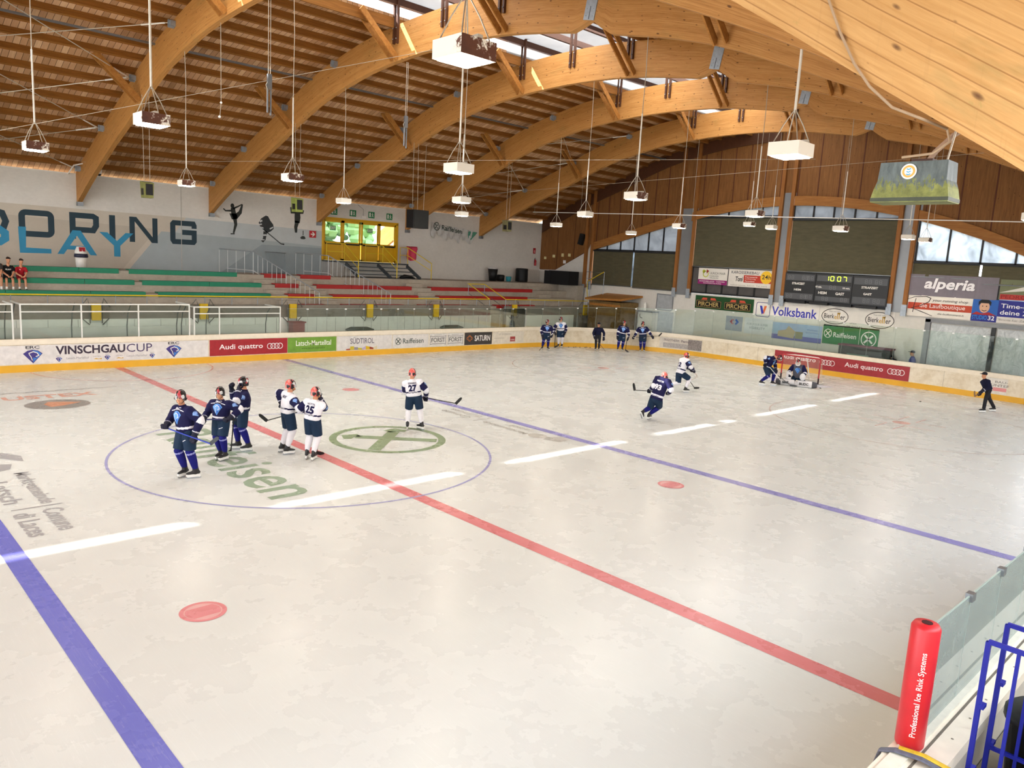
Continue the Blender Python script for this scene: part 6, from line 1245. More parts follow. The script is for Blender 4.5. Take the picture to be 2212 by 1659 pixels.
    if kind != 'sit':
        mb = MB(); mid = hip*.5+neck*.5
        mb.tube([hem, hip+up*.08*s, mid, neck-up*.16*s, neck-up*.08*s, neck-up*.01*s, neck+up*.025*s], [(.222*s*pad, .165*s), (.215*s*pad, .165*s), (.232*s*pad, .17*s), (.245*s*pad, .158*s), (.215*s*pad, .125*s), (.10*s, .085*s), (.075*s, .075*s)], 18, ref=right)
        for sg in (1, -1):
            mb.tube([SH[sg]-right*sg*.05*s, SH[sg], SH[sg]*.5+E[sg]*.5, E[sg]], [.10*s*pad, .112*s*pad, .102*s*pad, .09*s*pad], 12, cap='dome'); mb.tube([E[sg], E[sg]*.5+Wr[sg]*.5, Wr[sg]*.96+E[sg]*.04], [.09*s*pad, .082*s*pad, .066*s*pad], 12, cap='dome')
        geo = remesh(mb, .013, 4); L = (neck-hem).length
        def cls(c):
            best = min((segt(c, SH[sg], E[sg])[1]-.085, 1, sg) for sg in (1, -1)); b2 = min((segt(c, E[sg], Wr[sg])[1]-.07, 2, sg) for sg in (1, -1)); tt, td = segt(c, hem, neck); b3 = (td-.19, 0, 0)
            r = min(best, b2, b3)
            if kind == 'coach': return 0
            if team == 'goalie': return 0 if r[1] == 0 else (2 if r[1] == 1 else (1 if segt(c, E[r[2]], Wr[r[2]])[0] < .45 else 2))
            if r[1] == 0:
                if navy: return 1 if .12 < tt < .21 and True else 0
                return 1 if .22 < tt < .30 else 0
            if r[1] == 1:
                tt = segt(c, SH[r[2]], E[r[2]])[0]
                if navy: return 0 if tt < .86 else 1
                return 1 if tt > .22 and tt < .9 else 0
            tt = segt(c, E[r[2]], Wr[r[2]])[0]
            if navy: return 1 if tt < .22 else 0
            return 0 if tt < .3 else 1
        mats = [M('#10122e', .8, 0, .15, 9, .2, name='dark_jacket')] if kind == 'coach' else ([M('#5d5d68', .8, 0, .1, 9, .2, name='grey_jersey'), JWHITE, NAVY] if team == 'goalie' else [NAVY, JWHITE] if navy else [JWHITE, NAVY])
        jer = part('jersey' if kind != 'coach' else 'jacket', geo, mats, t, cls if kind != 'coach' else None); bvh = BVHTree.FromPolygons(geo[0], geo[1])
        if kind != 'coach':
            ch = neck*.66+hip*.34
            def crest(f): shield(f, (0, -.03*s), .25*s, .27*s)
            project(bvh, ch-up*.02, -right, up, lambda f: (crest(f), setattr(f, 'lift', 0), f.text('ERC', -.075*s, .12*s, .15*s, .045*s, 2, bold=.03)), [M('#5f9be0', .5), M('#2a63c4', .5), JWHITE if navy else NAVY], 'crest', jer)
            for sg in (1, -1):
                sd = right*sg; m = SH[sg]*.45+E[sg]*.55; ax = (E[sg]-SH[sg]).normalized(); n = (sd-ax*sd.dot(ax)).normalized(); u = -ax
                project(bvh, m, u.cross(n), u, lambda f: shield(f, (0, 0), .12*s, .13*s), [M('#7fa8e0', .5), M('#2a4fa4', .5), PALE], 'sleeve_crest', jer)
            ink = JWHITE if navy else NAVY
            bk = neck*.52+hip*.48
            if nm: project(bvh, neck*.76+hip*.24, right, up, lambda f: f.text(nm, -.115*s, -.01, .23*s, .055*s, bold=.02), ink, 'name_lettering', jer)
            if num: project(bvh, bk, right, up, lambda f: f.text(num, -.12*s, -.11*s, .24*s, .19*s, bold=.05), ink, 'number', jer)
            project(bvh, hem+up*L*(.125 if navy else .23), right, up, lambda f: f.text('SHERWOOD' if not navy else 'BAUER', -.13*s, 0, .26*s, .03*s, bold=.02), NAVY if navy else JWHITE, 'hem_lettering', jer)
            if navy:
                for sx in (-1, 1): project(bvh, neck*.87+hip*.13, -right, up, lambda f: f.stroke([(sx*.08*s, .0), (sx*.19*s, -.02*s)], .014*s), JWHITE, 'shoulder_piping', jer)
        # ---- pants
        mb = MB(); coachp = kind == 'coach'
        mb.tube([hip+up*.1*s, hip, hip-Z3*.09*s], [(.17*s, .135*s), (.18*s, .145*s), (.15*s, .13*s)], 16, ref=right, cap='dome')
        for sg in (1, -1):
            if coachp: mb.tube([HP[sg], HP[sg]*.5+K[sg]*.5, K[sg], K[sg]*.5+A[sg]*.5, A[sg]+V((0, 0, .0))], [.108*s, .095*s, .08*s, .072*s, .07*s], 12, cap='dome')
            else:
                e = K[sg]*.96+HP[sg]*.04; mb.tube([HP[sg], HP[sg]*.5+e*.5, e], [.13*s, .128*s, .116*s], 14)
        pg = remesh(mb, .013, 3); pm = M('#26262c', .8, 0, .12, 9, .2, name='dark_trousers') if coachp else NAVYP
        pants = part('trousers' if coachp else 'pants', pg, pm, t)
        if not coachp:
            pb = BVHTree.FromPolygons(pg[0], pg[1])
            m = HP[-1]*.55+K[-1]*.45; project(pb, m, -right, up, lambda f: f.stroke([(-.05*s, -.02), (.05*s, .02)], .014*s), JWHITE, 'pants_stripe', pants)
        for sg, fk in ((1, 'fr'), (-1, 'fl')):
            td = F[fk+'t']; sd = V((td.y, -td.x, 0)); base = F[fk]; U = Z3
            shin = (K[sg]-A[sg]).normalized()
            if lift[0 if sg == 1 else 1] > .05:      # trailing skate: sole tips back with the shin
                U = (Z3*.45+shin*.55).normalized(); td = (td-U*td.dot(U)).normalized(); sd = td.cross(U)
            if not coachp:
                k0 = K[sg]*.93+HP[sg]*.07; sk = MB(); sk.tube([k0, K[sg]+fwd*.012, K[sg]*.7+A[sg]*.3, K[sg]*.35+A[sg]*.65, A[sg]*.9+K[sg]*.1], [.084*s, .09*s, .087*s, .074*s, .058*s], 14, cap='dome'); vs, fs = sk.v, sk.f; vs = [V(v) for v in vs]
                geo = remesh(sk, .014, 2)
                part('sock', geo, [ROYAL if navy else SOCKW, PALE], t, (lambda c, sg=sg: 1 if navy and .06 < segt(c, K[sg], A[sg])[0] < .14 and True else 0))
            B = A[sg]-U*.085; q = lambda f_, u_, r_=0: B+td*f_+U*u_+sd*r_
            mb = MB(); mb.tube([A[sg]+shin*.10, A[sg]+shin*.04, q(.0, .06), q(-.01, .02)], [(.05*s, .06*s), (.052*s, .062*s), (.048*s, .066*s), (.042*s, .07*s)], 12, ref=sd, cap='dome')
            mb.tube([q(-.07, .035), q(0, .04), q(.08, .03), q(.15, .018), q(.19, .012)], [(.036, .034), (.046, .045), (.046, .036), (.042, .028), (.026, .018)], 12, ref=sd, cap='dome')
            bt = part('skate', remesh(mb, .011, 3), BOOT, t)
            mb = MB(); mb.tube([q(.05, .07), q(.09, .055), q(.13, .042)], [(.02, .008)]*3, 6, ref=sd); mb.build('laces', HOLDER, bt, local=True)
            mb = MB(); mb.add([q(f_, u_, r_) for r_ in (-.017, .017) for f_, u_ in ((-.085, -.004), (.185, -.004), (.2, -.03), (.17, -.065), (.03, -.058), (-.04, -.058), (-.08, -.065), (-.1, -.03))], [tuple(range(7, -1, -1)), tuple(range(8, 16))]+[(i, (i+1) % 8, 8+(i+1) % 8, 8+i) for i in range(8)]); mb.build('blade_holder', HOLDER, bt, local=True)
            mb = MB(); mb.add([q(f_, u_, r_) for r_ in (-.004, .004) for f_, u_ in ((-.1, -.06), (.19, -.06), (.2, -.072), (.17, -.095), (-.08, -.095), (-.11, -.08))], [tuple(range(5, -1, -1)), tuple(range(6, 12))]+[(i, (i+1) % 6, 6+(i+1) % 6, 6+i) for i in range(6)]); mb.build('blade', BLADE, bt, local=True)
            mb = MB(); gd = (stick[1]-stick[0]) if stick else right; glove_geo(mb, Wr[sg]+(Wr[sg]-E[sg]).normalized()*.03, Wr[sg]-E[sg], gd*(1 if sg > 0 else -1), 1.14*s)
            W0, a0 = Wr[sg]+(Wr[sg]-E[sg]).normalized()*.03, (Wr[sg]-E[sg]).normalized()
            part('glove', remesh(mb, .008, 1), [GLOVE, M('#c9c9d6', .6)], t, lambda c: 1 if -.075 < (c-W0).dot(a0) < -.05 else 0)
        # ---- helmet with visor, or cap
        if kind == 'player':
            mb = MB(); n, m = 18, 7; vs = []; 
            for j in range(m+1):
                th = pi*.5*j/m*1.12
                for k in range(n):
                    a = 2*pi*k/n; dz = cos(th)*.135; rr_ = sin(th); back = max(0, -sin(a)); vs.append(P(.098*rr_*cos(a), -.012+(.125 if sin(a) > 0 else .122)*rr_*sin(a), .008+dz-(.05*back if j >= m-1 else 0)-(.055*abs(cos(a))**3 if j == m else 0)))
            fs = [(j*n+k, (j+1)*n+k, (j+1)*n+(k+1) % n, j*n+(k+1) % n) for j in range(m) for k in range(n)]
            sh = MB(); sh.add(vs, fs); sh.tube([P(-.1, .0, -.02), P(-.1, -.005, -.06)], [(.012, .035), (.01, .022)], 8); sh.tube([P(.1, .0, -.02), P(.1, -.005, -.06)], [(.012, .035), (.01, .022)], 8)
            I = Matrix.Translation(hc); hm = MB(); hm.v = [V(v)-hc for v in sh.v]; hm.f = sh.f; hm.m = [0]*len(sh.f)
            # rotate to head frame so that the pattern follows the head
            R3 = Matrix((hr, hf, hu)).transposed(); hm.v = [R3.transposed() @ v for v in hm.v]
            ho = hm.build('helmet', HELM if navy and num is None else HELMR, t, True, local=True); ho.location = hc; ho.rotation_euler = R3.to_euler()
            vz = MB()
            for z in (.035, -.045):
                for k in range(9): a = radians(25+130*k/8); vz.v.append((.112*cos(a), .138*sin(a)-.005, z))
            for k in range(8): vz.f.append((k, k+1, k+10, k+9)); vz.m.append(0)
            vz.build('visor', VISOR, ho, True, local=True)
            st = MB(); st.tube([(-.095, .0, -.06), (-.05, .05, -.125), (.05, .05, -.125), (.095, .0, -.06)], .006, 5); st.build('chin_strap', BLACK, ho, local=True)
        else:
            mb = MB(); mb.ball(P(0, -.01, .055), (.092*s, .115*s, .085*s), 14, 8, ax=(hr, hf, hu)); mb.add([P(x, y, z) for x, y, z in ((-.075, .07, .06), (-.06, .17, .045), (0, .2, .05), (.06, .17, .045), (.075, .07, .06), (-.075, .07, .07), (-.06, .17, .055), (0, .2, .06), (.06, .17, .055), (.075, .07, .07))], [(0, 1, 2, 3, 4), (9, 8, 7, 6, 5)]+[(i, i+5, i+6, i+1) for i in range(4)]); mb.build('cap', M('#0e0f18', .8), t, True, local=True)
    return t, dict(P=P, SH=SH, E=E, Wr=Wr, K=K, A=A, hip=hip, neck=neck, right=right, up=up, fwd=fwd, hr=hr, hf=hf, hu=hu, hc=hc, s=s)
def stick_for(label, t, top_, heel, tip, shaft=BLACK, blade=BLACK, length=None):
    M4 = wm(t); a, b, c = [M4 @ V(q) for q in (top_, heel, tip)]; o = thing('hockey_stick', label, 'hockey stick', tuple(b)); d = (b-a).normalized()
    mb = MB(); mb.bar(a, b, .028, .02, (0, 0, 1)); mb.build('shaft', shaft, o); mb = MB(); mb.bar(a-d*.02, a+d*.13, .034, .026); mb.build('grip', WHITE if shaft is BLACK else BLACK, o)
    e = (c-b).normalized(); L = max(.24, min(.3, (c-b).length)); w = d-e*d.dot(e); w = w.normalized()
    mb = MB(); pts = [(-.02, .035), (.0, .04), (L*.5, .042), (L*.85, .036), (L, .012)]; nn = e.cross(w)
    vs = []
    for i, (u, h) in enumerate(pts):
        cv = nn*.03*(u/L)**2; vs += [b+e*u+w*h+cv+nn*.006, b+e*u-w*h+cv+nn*.006, b+e*u-w*h+cv-nn*.006, b+e*u+w*h+cv-nn*.006]
    fs = [(0, 3, 2, 1), (16, 17, 18, 19)]+[(4*i+k, 4*i+(k+1) % 4, 4*i+4+(k+1) % 4, 4*i+4+k) for i in range(4) for k in range(4)]; mb.add(vs, fs); mb.build('blade', blade, o); return o
# joint positions of every figure in its own frame (x right, y forward, z up), with place and heading
FIG = {
 'p1': ((-3.272, -0.755, 0.0), 102.9, {'head': (0.045, 0.128, 1.823), 'hr': (0.272, 0.33, 1.115), 'hl': (-0.351, 0.071, 0.963), 'er': (0.397, 0.122, 1.244), 'el': (-0.325, 0.008, 1.255), 'fr': (0.09, 0.059, 0.045), 'fl': (-0.136, -0.029, -0.029), 'top': (0.287, 0.372, 1.109), 'heel': (-0.75, -0.021, 0.866), 'tip': (-0.9, -0.057, 0.995)}),
 'p2': ((-2.197, 0.224, 0.0), 121.9, {'head': (-0.034, 0.016, 1.663), 'hr': (0.233, 0.274, 0.992), 'hl': (-0.385, 0.117, 1.028), 'er': (0.326, -0.003, 1.072), 'el': (-0.366, -0.026, 1.227), 'fr': (0.044, -0.062, -0.009), 'fl': (-0.117, 0.009, -0.061), 'top': (-0.478, 0.086, 1.022), 'heel': (0.706, 0.326, 0.962), 'tip': (0.812, 0.38, 0.982)}),
 'p3': ((-1.407, 0.805, 0.0), 70.4, {'head': (-0.006, -0.032, 1.755), 'hr': (0.192, 0.218, 1.521), 'hl': (-0.214, 0.115, 1.578), 'er': (0.325, 0.135, 1.116), 'el': (-0.336, 0.025, 1.285), 'fr': (0.132, 0.076, 0.006), 'fl': (-0.136, -0.075, -0.004), 'top': (-0.012, 0.148, 1.215), 'heel': (-0.0, 0.245, 0.001), 'tip': (0.001, 0.319, -0.054)}),
 'p4': ((-0.615, 0.015, 0.0), -97.7, {'head': (0.017, 0.077, 1.752), 'hr': (0.195, 0.287, 1.067), 'hl': (-0.251, -0.025, 1.176), 'er': (0.361, 0.086, 1.281), 'el': (-0.328, -0.045, 1.22), 'fr': (0.132, 0.005, -0.004), 'fl': (-0.138, -0.021, 0.063), 'top': (0.023, 0.386, 1.038), 'heel': (-0.254, -0.419, 0.795), 'tip': (-0.308, -0.57, 0.943)}),
 'p5': ((-0.401, -0.776, 0.0), -66.8, {'head': (0.06, 0.076, 1.68), 'hr': (0.051, 0.214, 1.504), 'hl': (-0.234, 0.274, 1.133), 'er': (0.288, 0.068, 1.21), 'el': (-0.287, 0.133, 1.148), 'fr': (0.105, -0.02, -0.013), 'fl': (-0.117, 0.01, 0.025), 'top': (0.021, 0.377, 1.478), 'heel': (-0.092, 0.328, 0.076), 'tip': (-0.065, 0.4, 0.054)}),
 'p6': ((3.648, 0.585, 0.0), -39.4, {'head': (-0.139, 0.023, 1.701), 'hr': (0.274, 0.224, 0.919), 'hl': (-0.092, 0.325, 0.953), 'el': (-0.409, -0.004, 1.199), 'er': (0.22, -0.005, 1.227), 'fr': (0.146, 0.001, -0.022), 'fl': (-0.224, -0.005, -0.008), 'top': (-0.198, 0.31, 0.952), 'heel': (1.135, 0.306, 0.755), 'tip': (1.276, 0.313, 0.912)}),
 'p7': ((11.079, -2.014, 0.0), -80.8, {'head': (0.385, 0.344, 1.568), 'neck': (0.386, 0.295, 1.465), 'hip': (0.265, 0.134, 0.772), 'hl': (-0.06, 0.27, 0.972), 'hr': (0.541, 0.422, 0.922), 'el': (0.088, 0.211, 1.17), 'er': (0.725, 0.199, 1.17), 'fr': (0.016, 0.242, 0.128), 'fl': (-0.034, -0.102, 0.023), 'top': (0.435, 0.499, 0.944), 'heel': (-0.464, -0.034, 0.951), 'tip': (-0.502, -0.053, 1.117)}),
 'p8': ((17.387, 0.835, 0.0), -114.6, {'head': (-0.133, -0.013, 1.543), 'neck': (-0.129, -0.067, 1.409), 'hip': (-0.125, -0.201, 0.773), 'hr': (-0.046, 0.006, 0.844), 'hl': (-0.309, 0.274, 0.864), 'er': (0.129, -0.172, 1.118), 'el': (-0.365, 0.245, 1.05), 'fr': (0.044, 0.062, -0.012), 'fl': (-0.154, -0.338, 0.148), 'top': (-0.224, 0.041, 0.914), 'heel': (-0.154, 0.653, 0.147), 'tip': (-0.139, 0.777, 0.15)}),
 'p9': ((23.111, 0.113, 0.0), -170.3, {'head': (0.008, 0.424, 1.354), 'neck': (0.037, 0.185, 1.327), 'hip': (0.01, -0.132, 0.862), 'hr': (0.297, -0.05, 0.999), 'hl': (-0.122, 0.157, 0.717), 'er': (0.381, -0.157, 1.077), 'el': (-0.292, 0.182, 0.943), 'fr': (0.197, -0.209, -0.011), 'fl': (-0.169, 0.221, -0.006), 'top': (0.116, -0.158, 1.037), 'heel': (0.029, 0.659, 0.223), 'tip': (-0.01, 0.831, 0.243)}),
 'coach_r': ((25.38, -8.177, 0.0), 50.8, {'head': (0.141, 0.248, 1.562), 'hr': (0.163, 0.3, 0.768), 'hl': (-0.128, 0.446, 0.869), 'er': (0.276, -0.072, 1.029), 'el': (-0.115, 0.287, 1.023), 'fl': (-0.085, 0.28, 0.025), 'fr': (0.041, -0.268, -0.016), 'top': (-0.036, 0.252, 0.918), 'heel': (-0.14, 0.714, 0.673), 'tip': (-0.148, 0.753, 0.766)}),
 'f1': ((22.473, 13.702, 0.0), 142.4, {'head': (-0.021, 0.053, 1.695), 'hr': (0.217, 0.197, 0.871), 'hl': (-0.264, 0.21, 0.894), 'fr': (0.189, -0.009, 0.018), 'fl': (-0.161, 0.005, 0.008), 'top': (-0.331, 0.25, 1.008), 'heel': (0.484, 0.427, -0.104), 'tip': (0.585, 0.412, -0.163)}),
 'f2': ((24.38, 14.353, 0.0), 138.5, {'head': (0.037, 0.046, 1.775), 'hr': (0.328, 0.187, 0.926), 'hl': (-0.22, 0.152, 0.937), 'fr': (0.091, 0.004, 0.097), 'fl': (-0.109, -0.002, 0.05), 'top': (0.332, 0.187, 0.995), 'heel': (0.333, 0.267, 0.03), 'tip': (0.183, 0.382, 0.134)}),
 'f3': ((25.643, 12.474, 0.0), 129.9, {'head': (0.007, 0.05, 1.605), 'hr': (0.179, 0.2, 0.809), 'hl': (-0.284, 0.1, 0.804), 'fr': (0.109, -0.0, -0.008), 'fl': (-0.082, 0.0, 0.006), 'top': (0.249, 0.221, 0.834), 'heel': (-0.64, 0.499, -0.139), 'tip': (-0.771, 0.498, -0.086)}),
 'f4': ((26.973, 11.821, 0.0), 133.9, {'head': (-0.133, 0.063, 1.769), 'hr': (0.177, 0.152, 0.871), 'hl': (-0.375, 0.217, 0.854), 'fr': (0.14, -0.001, 0.019), 'fl': (-0.139, 0.001, -0.008), 'top': (-0.368, 0.256, 0.996), 'heel': (-0.287, 0.378, 0.116), 'tip': (-0.397, 0.439, 0.046)}),
 'f5': ((28.297, 11.166, 0.0), 126.6, {'head': (0.086, 0.05, 1.743), 'hr': (0.498, 0.25, 0.889), 'hl': (-0.473, 0.25, 0.978), 'fr': (0.112, -0.0, 0.003), 'fl': (-0.113, 0.0, -0.02), 'top': (0.562, 0.28, 0.831), 'heel': (-0.921, 0.28, 1.029), 'tip': (-1.082, 0.28, 1.227)}),
 'goalie': ((24.465, -0.64, 0.0), 110.3, {'head': (0.065, 0.106, 1.084), 'neck': (0.057, 0.025, 0.927), 'hip': (0.031, -0.097, 0.376), 'hr': (0.39, 0.368, 0.429), 'hl': (-0.167, 0.353, 0.47), 'top': (0.804, 0.474, 0.427), 'heel': (0.327, 0.53, 0.013), 'tip': (0.034, 0.453, 0.018), 'padl': (-0.497, -0.046, 0.206), 'padr': (0.665, 0.061, 0.167)}),
}

def cast(key, label, team='navy', kind='player', st=None, **kw):
    loc, rot, J = FIG[key]; J = dict(J); J.update(kw.pop('fix', {}))
    sk = (V(J['top']), V(J['heel'])) if st else None
    t, D = person(label, loc, rot, J, team, kind, stick=sk, **kw)
    if st: stick_for(st[0], t, J['top'], J['heel'], J['tip'], *st[1:])
    return t, D
BLUESH = M('#2a3fae', .4, 0, .08, 6, .5, name='blue_shaft'); GREYB = M('#3f4448', .5, 0, .1, 6)
cast('p1', 'person in navy hockey kit standing at far left holding a blue stick across the thighs', head_yaw=35, toes=(-10, 25), st=('blue hockey stick with grey blade held by the leftmost standing player', BLUESH, GREYB))
cast('p2', 'person in navy hockey kit with full face visor, second from left in the centre circle', head_yaw=5, toes=(0, 10), st=('dark blue hockey stick held level by the second player from left', M('#23265a', .4, 0, .08), BLACK))
cast('p3', 'person in navy hockey kit raising both gloves to the chin in the centre circle', head_yaw=10, toes=(10, -10), fix=dict(fr=(.13, .12, 0), fl=(-.13, -.1, 0)), st=('black hockey stick tucked upright in front of the player with raised gloves', BLACK, BLACK))
cast('p4', 'person in white hockey jersey looking right with a dark stick held behind the hips', 'white', head_yaw=-5, toes=(0, 0), nm='NEE', st=('dark hockey stick pointing left from the hips of the white player beside the centre line', BLACK, BLACK))
cast('p5', 'person in white hockey jersey number 25 seen from behind at the centre line', 'white', head_yaw=-28, toes=(-15, -25), nm='HÜTTL', num='25', st=('black hockey stick upright in front of the white player number 25', BLACK, BLACK))
cast('p6', 'person in white hockey jersey number 27 alone at the far rim of the centre circle', 'white', head_yaw=-18, toes=(-50, 0), nm='EDWARDS', num='27', st=('black hockey stick reaching right over the blue line from the lone white player', BLACK, BLACK))
cast('p7', 'person in navy hockey jersey number 93 skating away right of centre with legs trailing left', head_yaw=20, toes=(0, 0), nm='METTI', num='93', lift=(0, .13), scale=1.0, st=('black hockey stick held out left by the skating navy player', BLACK, BLACK))
cast('p8', 'person in white hockey jersey number 2 skating to the right behind the navy skater', 'white', head_yaw=0, toes=(0, 0), num='12', lift=(0, .12), scale=1.0, fix=dict(fr=(.1, .12, 0), fl=(-.1, -.5, .1), hr=(.1, .38, .95), hl=(-.2, .42, .92), er=(.33, .1, 1.05), el=(-.33, .2, 1.05), head=(-.12, .13, 1.56), neck=(-.12, .06, 1.40), hip=(-.1, -.12, .80)), st=('dark hockey stick carried low in front of the white skater number 2', BLACK, BLACK))
cast('p9', 'person in navy hockey kit bending forward beside the goal', head_yaw=0, head_pitch=-35, scale=1.0, fix=dict(fr=(.2, -.2, 0), fl=(-.17, .2, 0), hl=(-.14, .26, .72), el=(-.33, .12, .95)), st=('pale hockey stick held low by the player bending beside the goal', WHITE, GREYB))
cast('coach_r', 'person in dark blue jacket, dark trousers and black cap gliding left at the right edge', kind='coach', head_yaw=0, toes=(0, 0), scale=.93, st=('brown hockey stick held low by the coach at the right edge', M('#6b4a30', .5), M('#8a6a4a', .5)))
cast('f1', 'person in navy hockey kit, leftmost of the group at the far corner boards', head_yaw=15, group=None, toes=(20, -20), st=('dark hockey stick slanting down left from the leftmost corner player', BLACK, BLACK))
cast('f2', 'person in white hockey jersey with dark pants in the far corner group', 'white', head_yaw=8, toes=(10, 25), st=('dark hockey stick held upright by the white player in the far corner', BLACK, BLACK))
cast('f3', 'person in dark tracksuit and black cap, middle of the far corner group', kind='coach', head_yaw=10, scale=.96, toes=(15, 5), st=('brown hockey stick slanting down right from the coach in the far corner', M('#57483c', .5), BLACK))
cast('f4', 'person in navy hockey kit, second from right in the far corner group', head_yaw=0, toes=(15, -10), st=('dark hockey stick standing tip down beside the second corner player from right', BLACK, BLACK))
cast('f5', 'bearded person in navy hockey kit, rightmost of the far corner group, stick held level', head_yaw=0, toes=(10, -20), st=('black hockey stick held level across the thighs of the rightmost corner player', BLACK, BLACK))
# goaltender kneeling in front of the net
loc, rot, J = FIG['goalie']; J = dict(J); J.update(fr=(.5, -.25, .02), fl=(-.45, -.25, .02), kr=(.22, .25, .1), kl=(-.2, .25, .1), hr=(.36, .30, .47), hl=(-.22, .33, .47), er=(.42, .0, .62), el=(-.36, .02, .62), hip=(.03, -.1, .42), neck=(.05, .0, .97), head=(.06, .09, 1.16))
t, D = person('person in grey and navy goaltender kit kneeling with white pads in front of the net', loc, rot, J, 'goalie', 'player', scale=1.0, lift=(.02, .02), stick=(V(J['top']), V(J['heel'])))
PADW = M('#dedde0', .5, 0, .06, 6, name='pad_white'); PADG = M('#4c4d55', .5, 0, .1, 6)
for sg, nmx in ((1, 'CHL'), (-1, 'BUDC')):
    x0, x1 = (.12, .86) if sg > 0 else (-.78, -.06); x0, x1 = (.10, .70) if sg > 0 else (-.66, -.04); mb = MB(); mb.tube([(x0, .36, .15), (x0+.03, .36, .15), (x1-.05, .33, .15), (x1, .33, .15)], [(.10, .13), (.115, .15), (.115, .15), (.1, .14)], 16, ref=(0, 1, 0)); p = mb.build('leg_pad', PADW, t, True, local=True)
    xe = x1 if sg > 0 else x0; mb = MB(); mb.tube([(xe, .33, .15), (xe+.2*sg, .29, .15)], [(.117, .152), (.105, .13)], 16, ref=(0, 1, 0)); mb.build('pad_toe', PADG, p, local=True)
    mb = MB(); f = Flat(mb, (.64 if sg > 0 else -.12, .475, .1), (-1, 0, 0), (0, 0, 1)); f.text(nmx, 0.0, 0, .34 if sg > 0 else .40, .12, bold=.03); mb.build('pad_lettering', BLACK, p, local=True)
mb = MB(); mb.obox((.38, .36, .46), (.11, 0, .02), (0, .04, .02), (0, -.02, .16)); mb.build('blocker', PADW, t, local=True)
mb = MB(); mb.ball((-.23, .40, .47), (.13, .08, .17), 12, 8); mb.build('catching_glove', PADW, t, True, local=True)
P = D['P']; mb = MB()
for z in (-.02, -.06, -.1): mb.tube([P(.085*cos(a), .03+.12*sin(a), z) for a in [pi*k/8 for k in range(9)]], .006, 5)
for k in range(1, 6): a = pi*k/6; mb.tube([P(.085*cos(a), .03+.12*sin(a), .03), P(.075*cos(a), .03+.115*sin(a), -.12)], .005, 5)
mb.build('mask_cage', WHITE, t, local=True); mb = MB(); mb.tube([P(.1, .0, -.02), P(.07, .09, -.13), P(0, .12, -.15), P(-.07, .09, -.13), P(-.1, 0, -.02)], [(.02, .03)]*5, 8); mb.build('mask_chin', PADW, t, True, local=True)
stick_for('goaltender stick with wide paddle lying across the white pads', t, (.80, .52, .42), (.25, .58, .06), (-.05, .56, .05), M('#6a6152', .5), GREYB)
# solid figures standing in for people reflected in the end glass
for key, lab, loc, J in (('a', 'person in blue top, built from a reflection in the end glass beside the dark box', (30.42, -3.45, 0), dict(head=(0, .05, 1.68), fr=(.1, 0, 0), fl=(-.1, 0, 0), hr=(.2, .2, .95), hl=(-.2, .2, .95))),
                         ('b', 'person in dark clothes bending, built from a reflection in the end glass beside the box', (30.42, -2.72, 0), dict(head=(0, .33, 1.35), neck=(0, .25, 1.2), hip=(0, -.1, .88), fr=(.1, 0, 0), fl=(-.1, 0, 0), hr=(.2, .4, .8), hl=(-.2, .4, .8)))):
    t, D = person(lab, loc, 20 if key == 'a' else 5, J, kind='coach', scale=.95)
    if key == 'a': t.children[0]; [setattr(c.data.materials, '__len__', None) for c in ()]; [c.data.materials.__setitem__(0, M('#3a4aa0', .8)) for c in t.children if c.name.startswith('jacket')]
bpy.data.objects['reflection_box'].location.y += .45

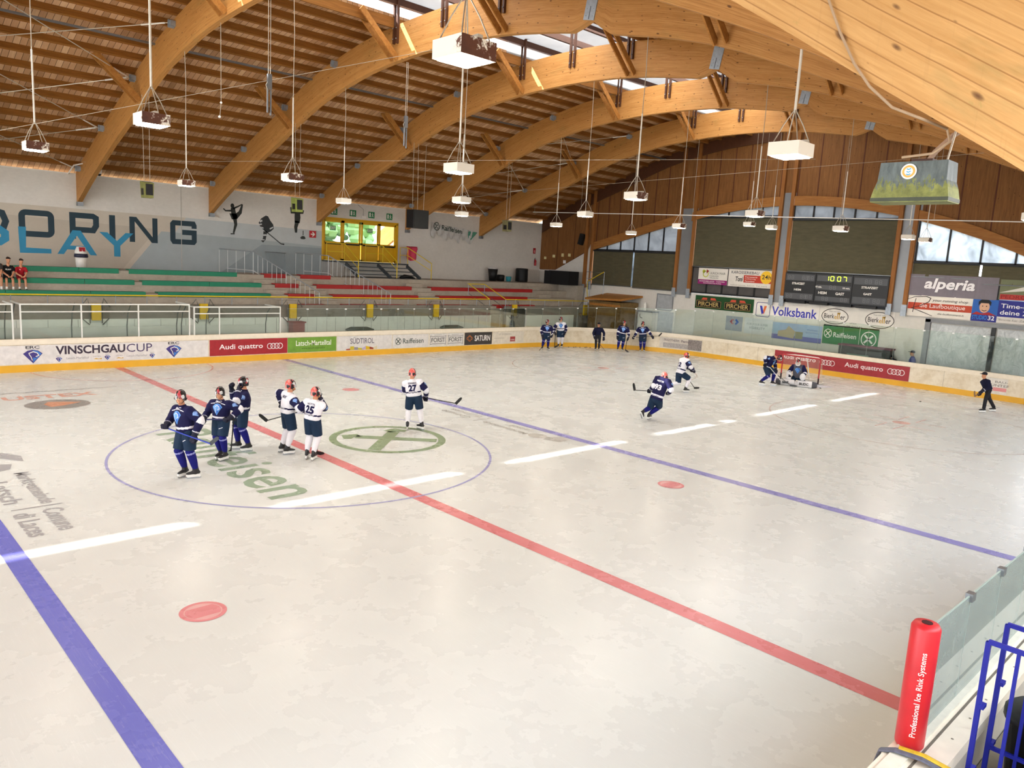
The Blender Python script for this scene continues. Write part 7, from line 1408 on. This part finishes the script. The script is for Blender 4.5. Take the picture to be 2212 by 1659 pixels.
# ------------------------------------------------------------------ spectators on the stand
def spectator(label, x, shirt, shorts, shoes, rot=180, s=.88, mark=None, lean=0):
    loc = (x, 19.42, 2.665); k = s
    J = dict(hip=(0, -.12, .62), neck=(0, .02+lean, 1.06*k+.10), head=(0, .10+lean, 1.06*k+.30), fr=(.11, .26, 0), fl=(-.11, .30, 0), kr=(.13, .5, .7), kl=(-.13, .5, .7), hr=(.05, .36, .62), hl=(-.03, .37, .60), er=(.30, .05, .66), el=(-.30, .05, .66))
    t, D = person(label, loc, rot, J, kind='sit', scale=s, head_pitch=-18, head_yaw=12)
    P, hip, neck, up, right, fwd = D['P'], D['hip'], D['neck'], D['up'], D['right'], D['fwd']
    mb = MB(); mb.tube([hip-up*.06, hip+up*.08, hip*.5+neck*.5, neck-up*.13*s, neck-up*.05*s, neck-up*.01], [(.15*s, .12*s), (.15*s, .12*s), (.165*s, .115*s), (.18*s, .1*s), (.13*s, .08*s), (.07*s, .06*s)], 14, ref=right)
    for sg in (1, -1): e = D['SH'][sg]*.25+D['E'][sg]*.75; mb.tube([D['SH'][sg]-right*sg*.04, D['SH'][sg]*.5+e*.5, e], [.07*s, .07*s, .068*s], 12, cap='dome')
    g = remesh(mb, .012, 3); sh = part('shirt', g, M(shirt, .8, 0, .1, 9, .2), t)
    if mark: project(BVHTree.FromPolygons(*g), neck*.6+hip*.4, -right, up, mark, WHITE, 'shirt_print', sh)
    mb = MB(); mb.tube([hip+up*.05, hip-Z3*.05], [(.16*s, .13*s), (.15*s, .13*s)], 14, ref=right, cap='dome')
    for sg in (1, -1): H = hip+right*sg*.09*s; e = H*.25+D['K'][sg]*.75; mb.tube([H, e], [.105*s, .095*s], 12, cap='dome')
    part('shorts', remesh(mb, .012, 3), M(shorts, .8, 0, .1, 9, .2), t)
    for sg, f in ((1, J['fr']), (-1, J['fl'])):
        b = V(f); A_ = D['A'][sg]; mb = MB(); mb.tube([A_+(D['K'][sg]-A_)*.22, A_, A_-Z3*.03], [.045*s, .042*s, .04*s], 10, cap='dome'); mb.build('sock', WHITE, t, True, local=True)
        mb = MB(); mb.tube([b+V((0, -.08, .05)), b+V((0, 0, .055)), b+V((0, .09, .04)), b+V((0, .15, .03))], [(.034, .045), (.042, .05), (.042, .036), (.03, .024)], 12, ref=(1, 0, 0), cap='dome'); part('shoe', remesh(mb, .01, 2), M(shoes, .6), t)
    mb = MB(); mb.ball(P(0, -.018, .05), (.083*s, .102*s, .082*s), 14, 8, ax=(D['hr'], D['hf'], D['hu'])); mb.tube([P(-.07, .04, .075), P(0, .085, .085), P(.07, .04, .075)], .022*s, 8, cap='dome'); mb.build('hair', M('#231a15', .8, 0, .2, 20), t, True, local=True)
    return t
spectator('boy in black T-shirt with white print sitting on the green bench at the far left', -2.74, '#141417', '#232327', '#d9d8d6', mark=lambda f: f.text('MILANO', -.1, -.02, .2, .06, bold=.03))
spectator('boy in red T-shirt and white socks sitting on the green bench at the far left', -2.3, '#a81f2a', '#8d1f28', '#1a1a1d', s=.84, mark=lambda f: f.stroke([(-.06, .05), (-.02, .03)], .02))
spectator('person in dark shirt with bare legs sitting cut off by the left edge', -3.14, '#3a3430', '#55504a', '#e0dfdc', s=.95)
bpy.data.scenes.remove(TMP)
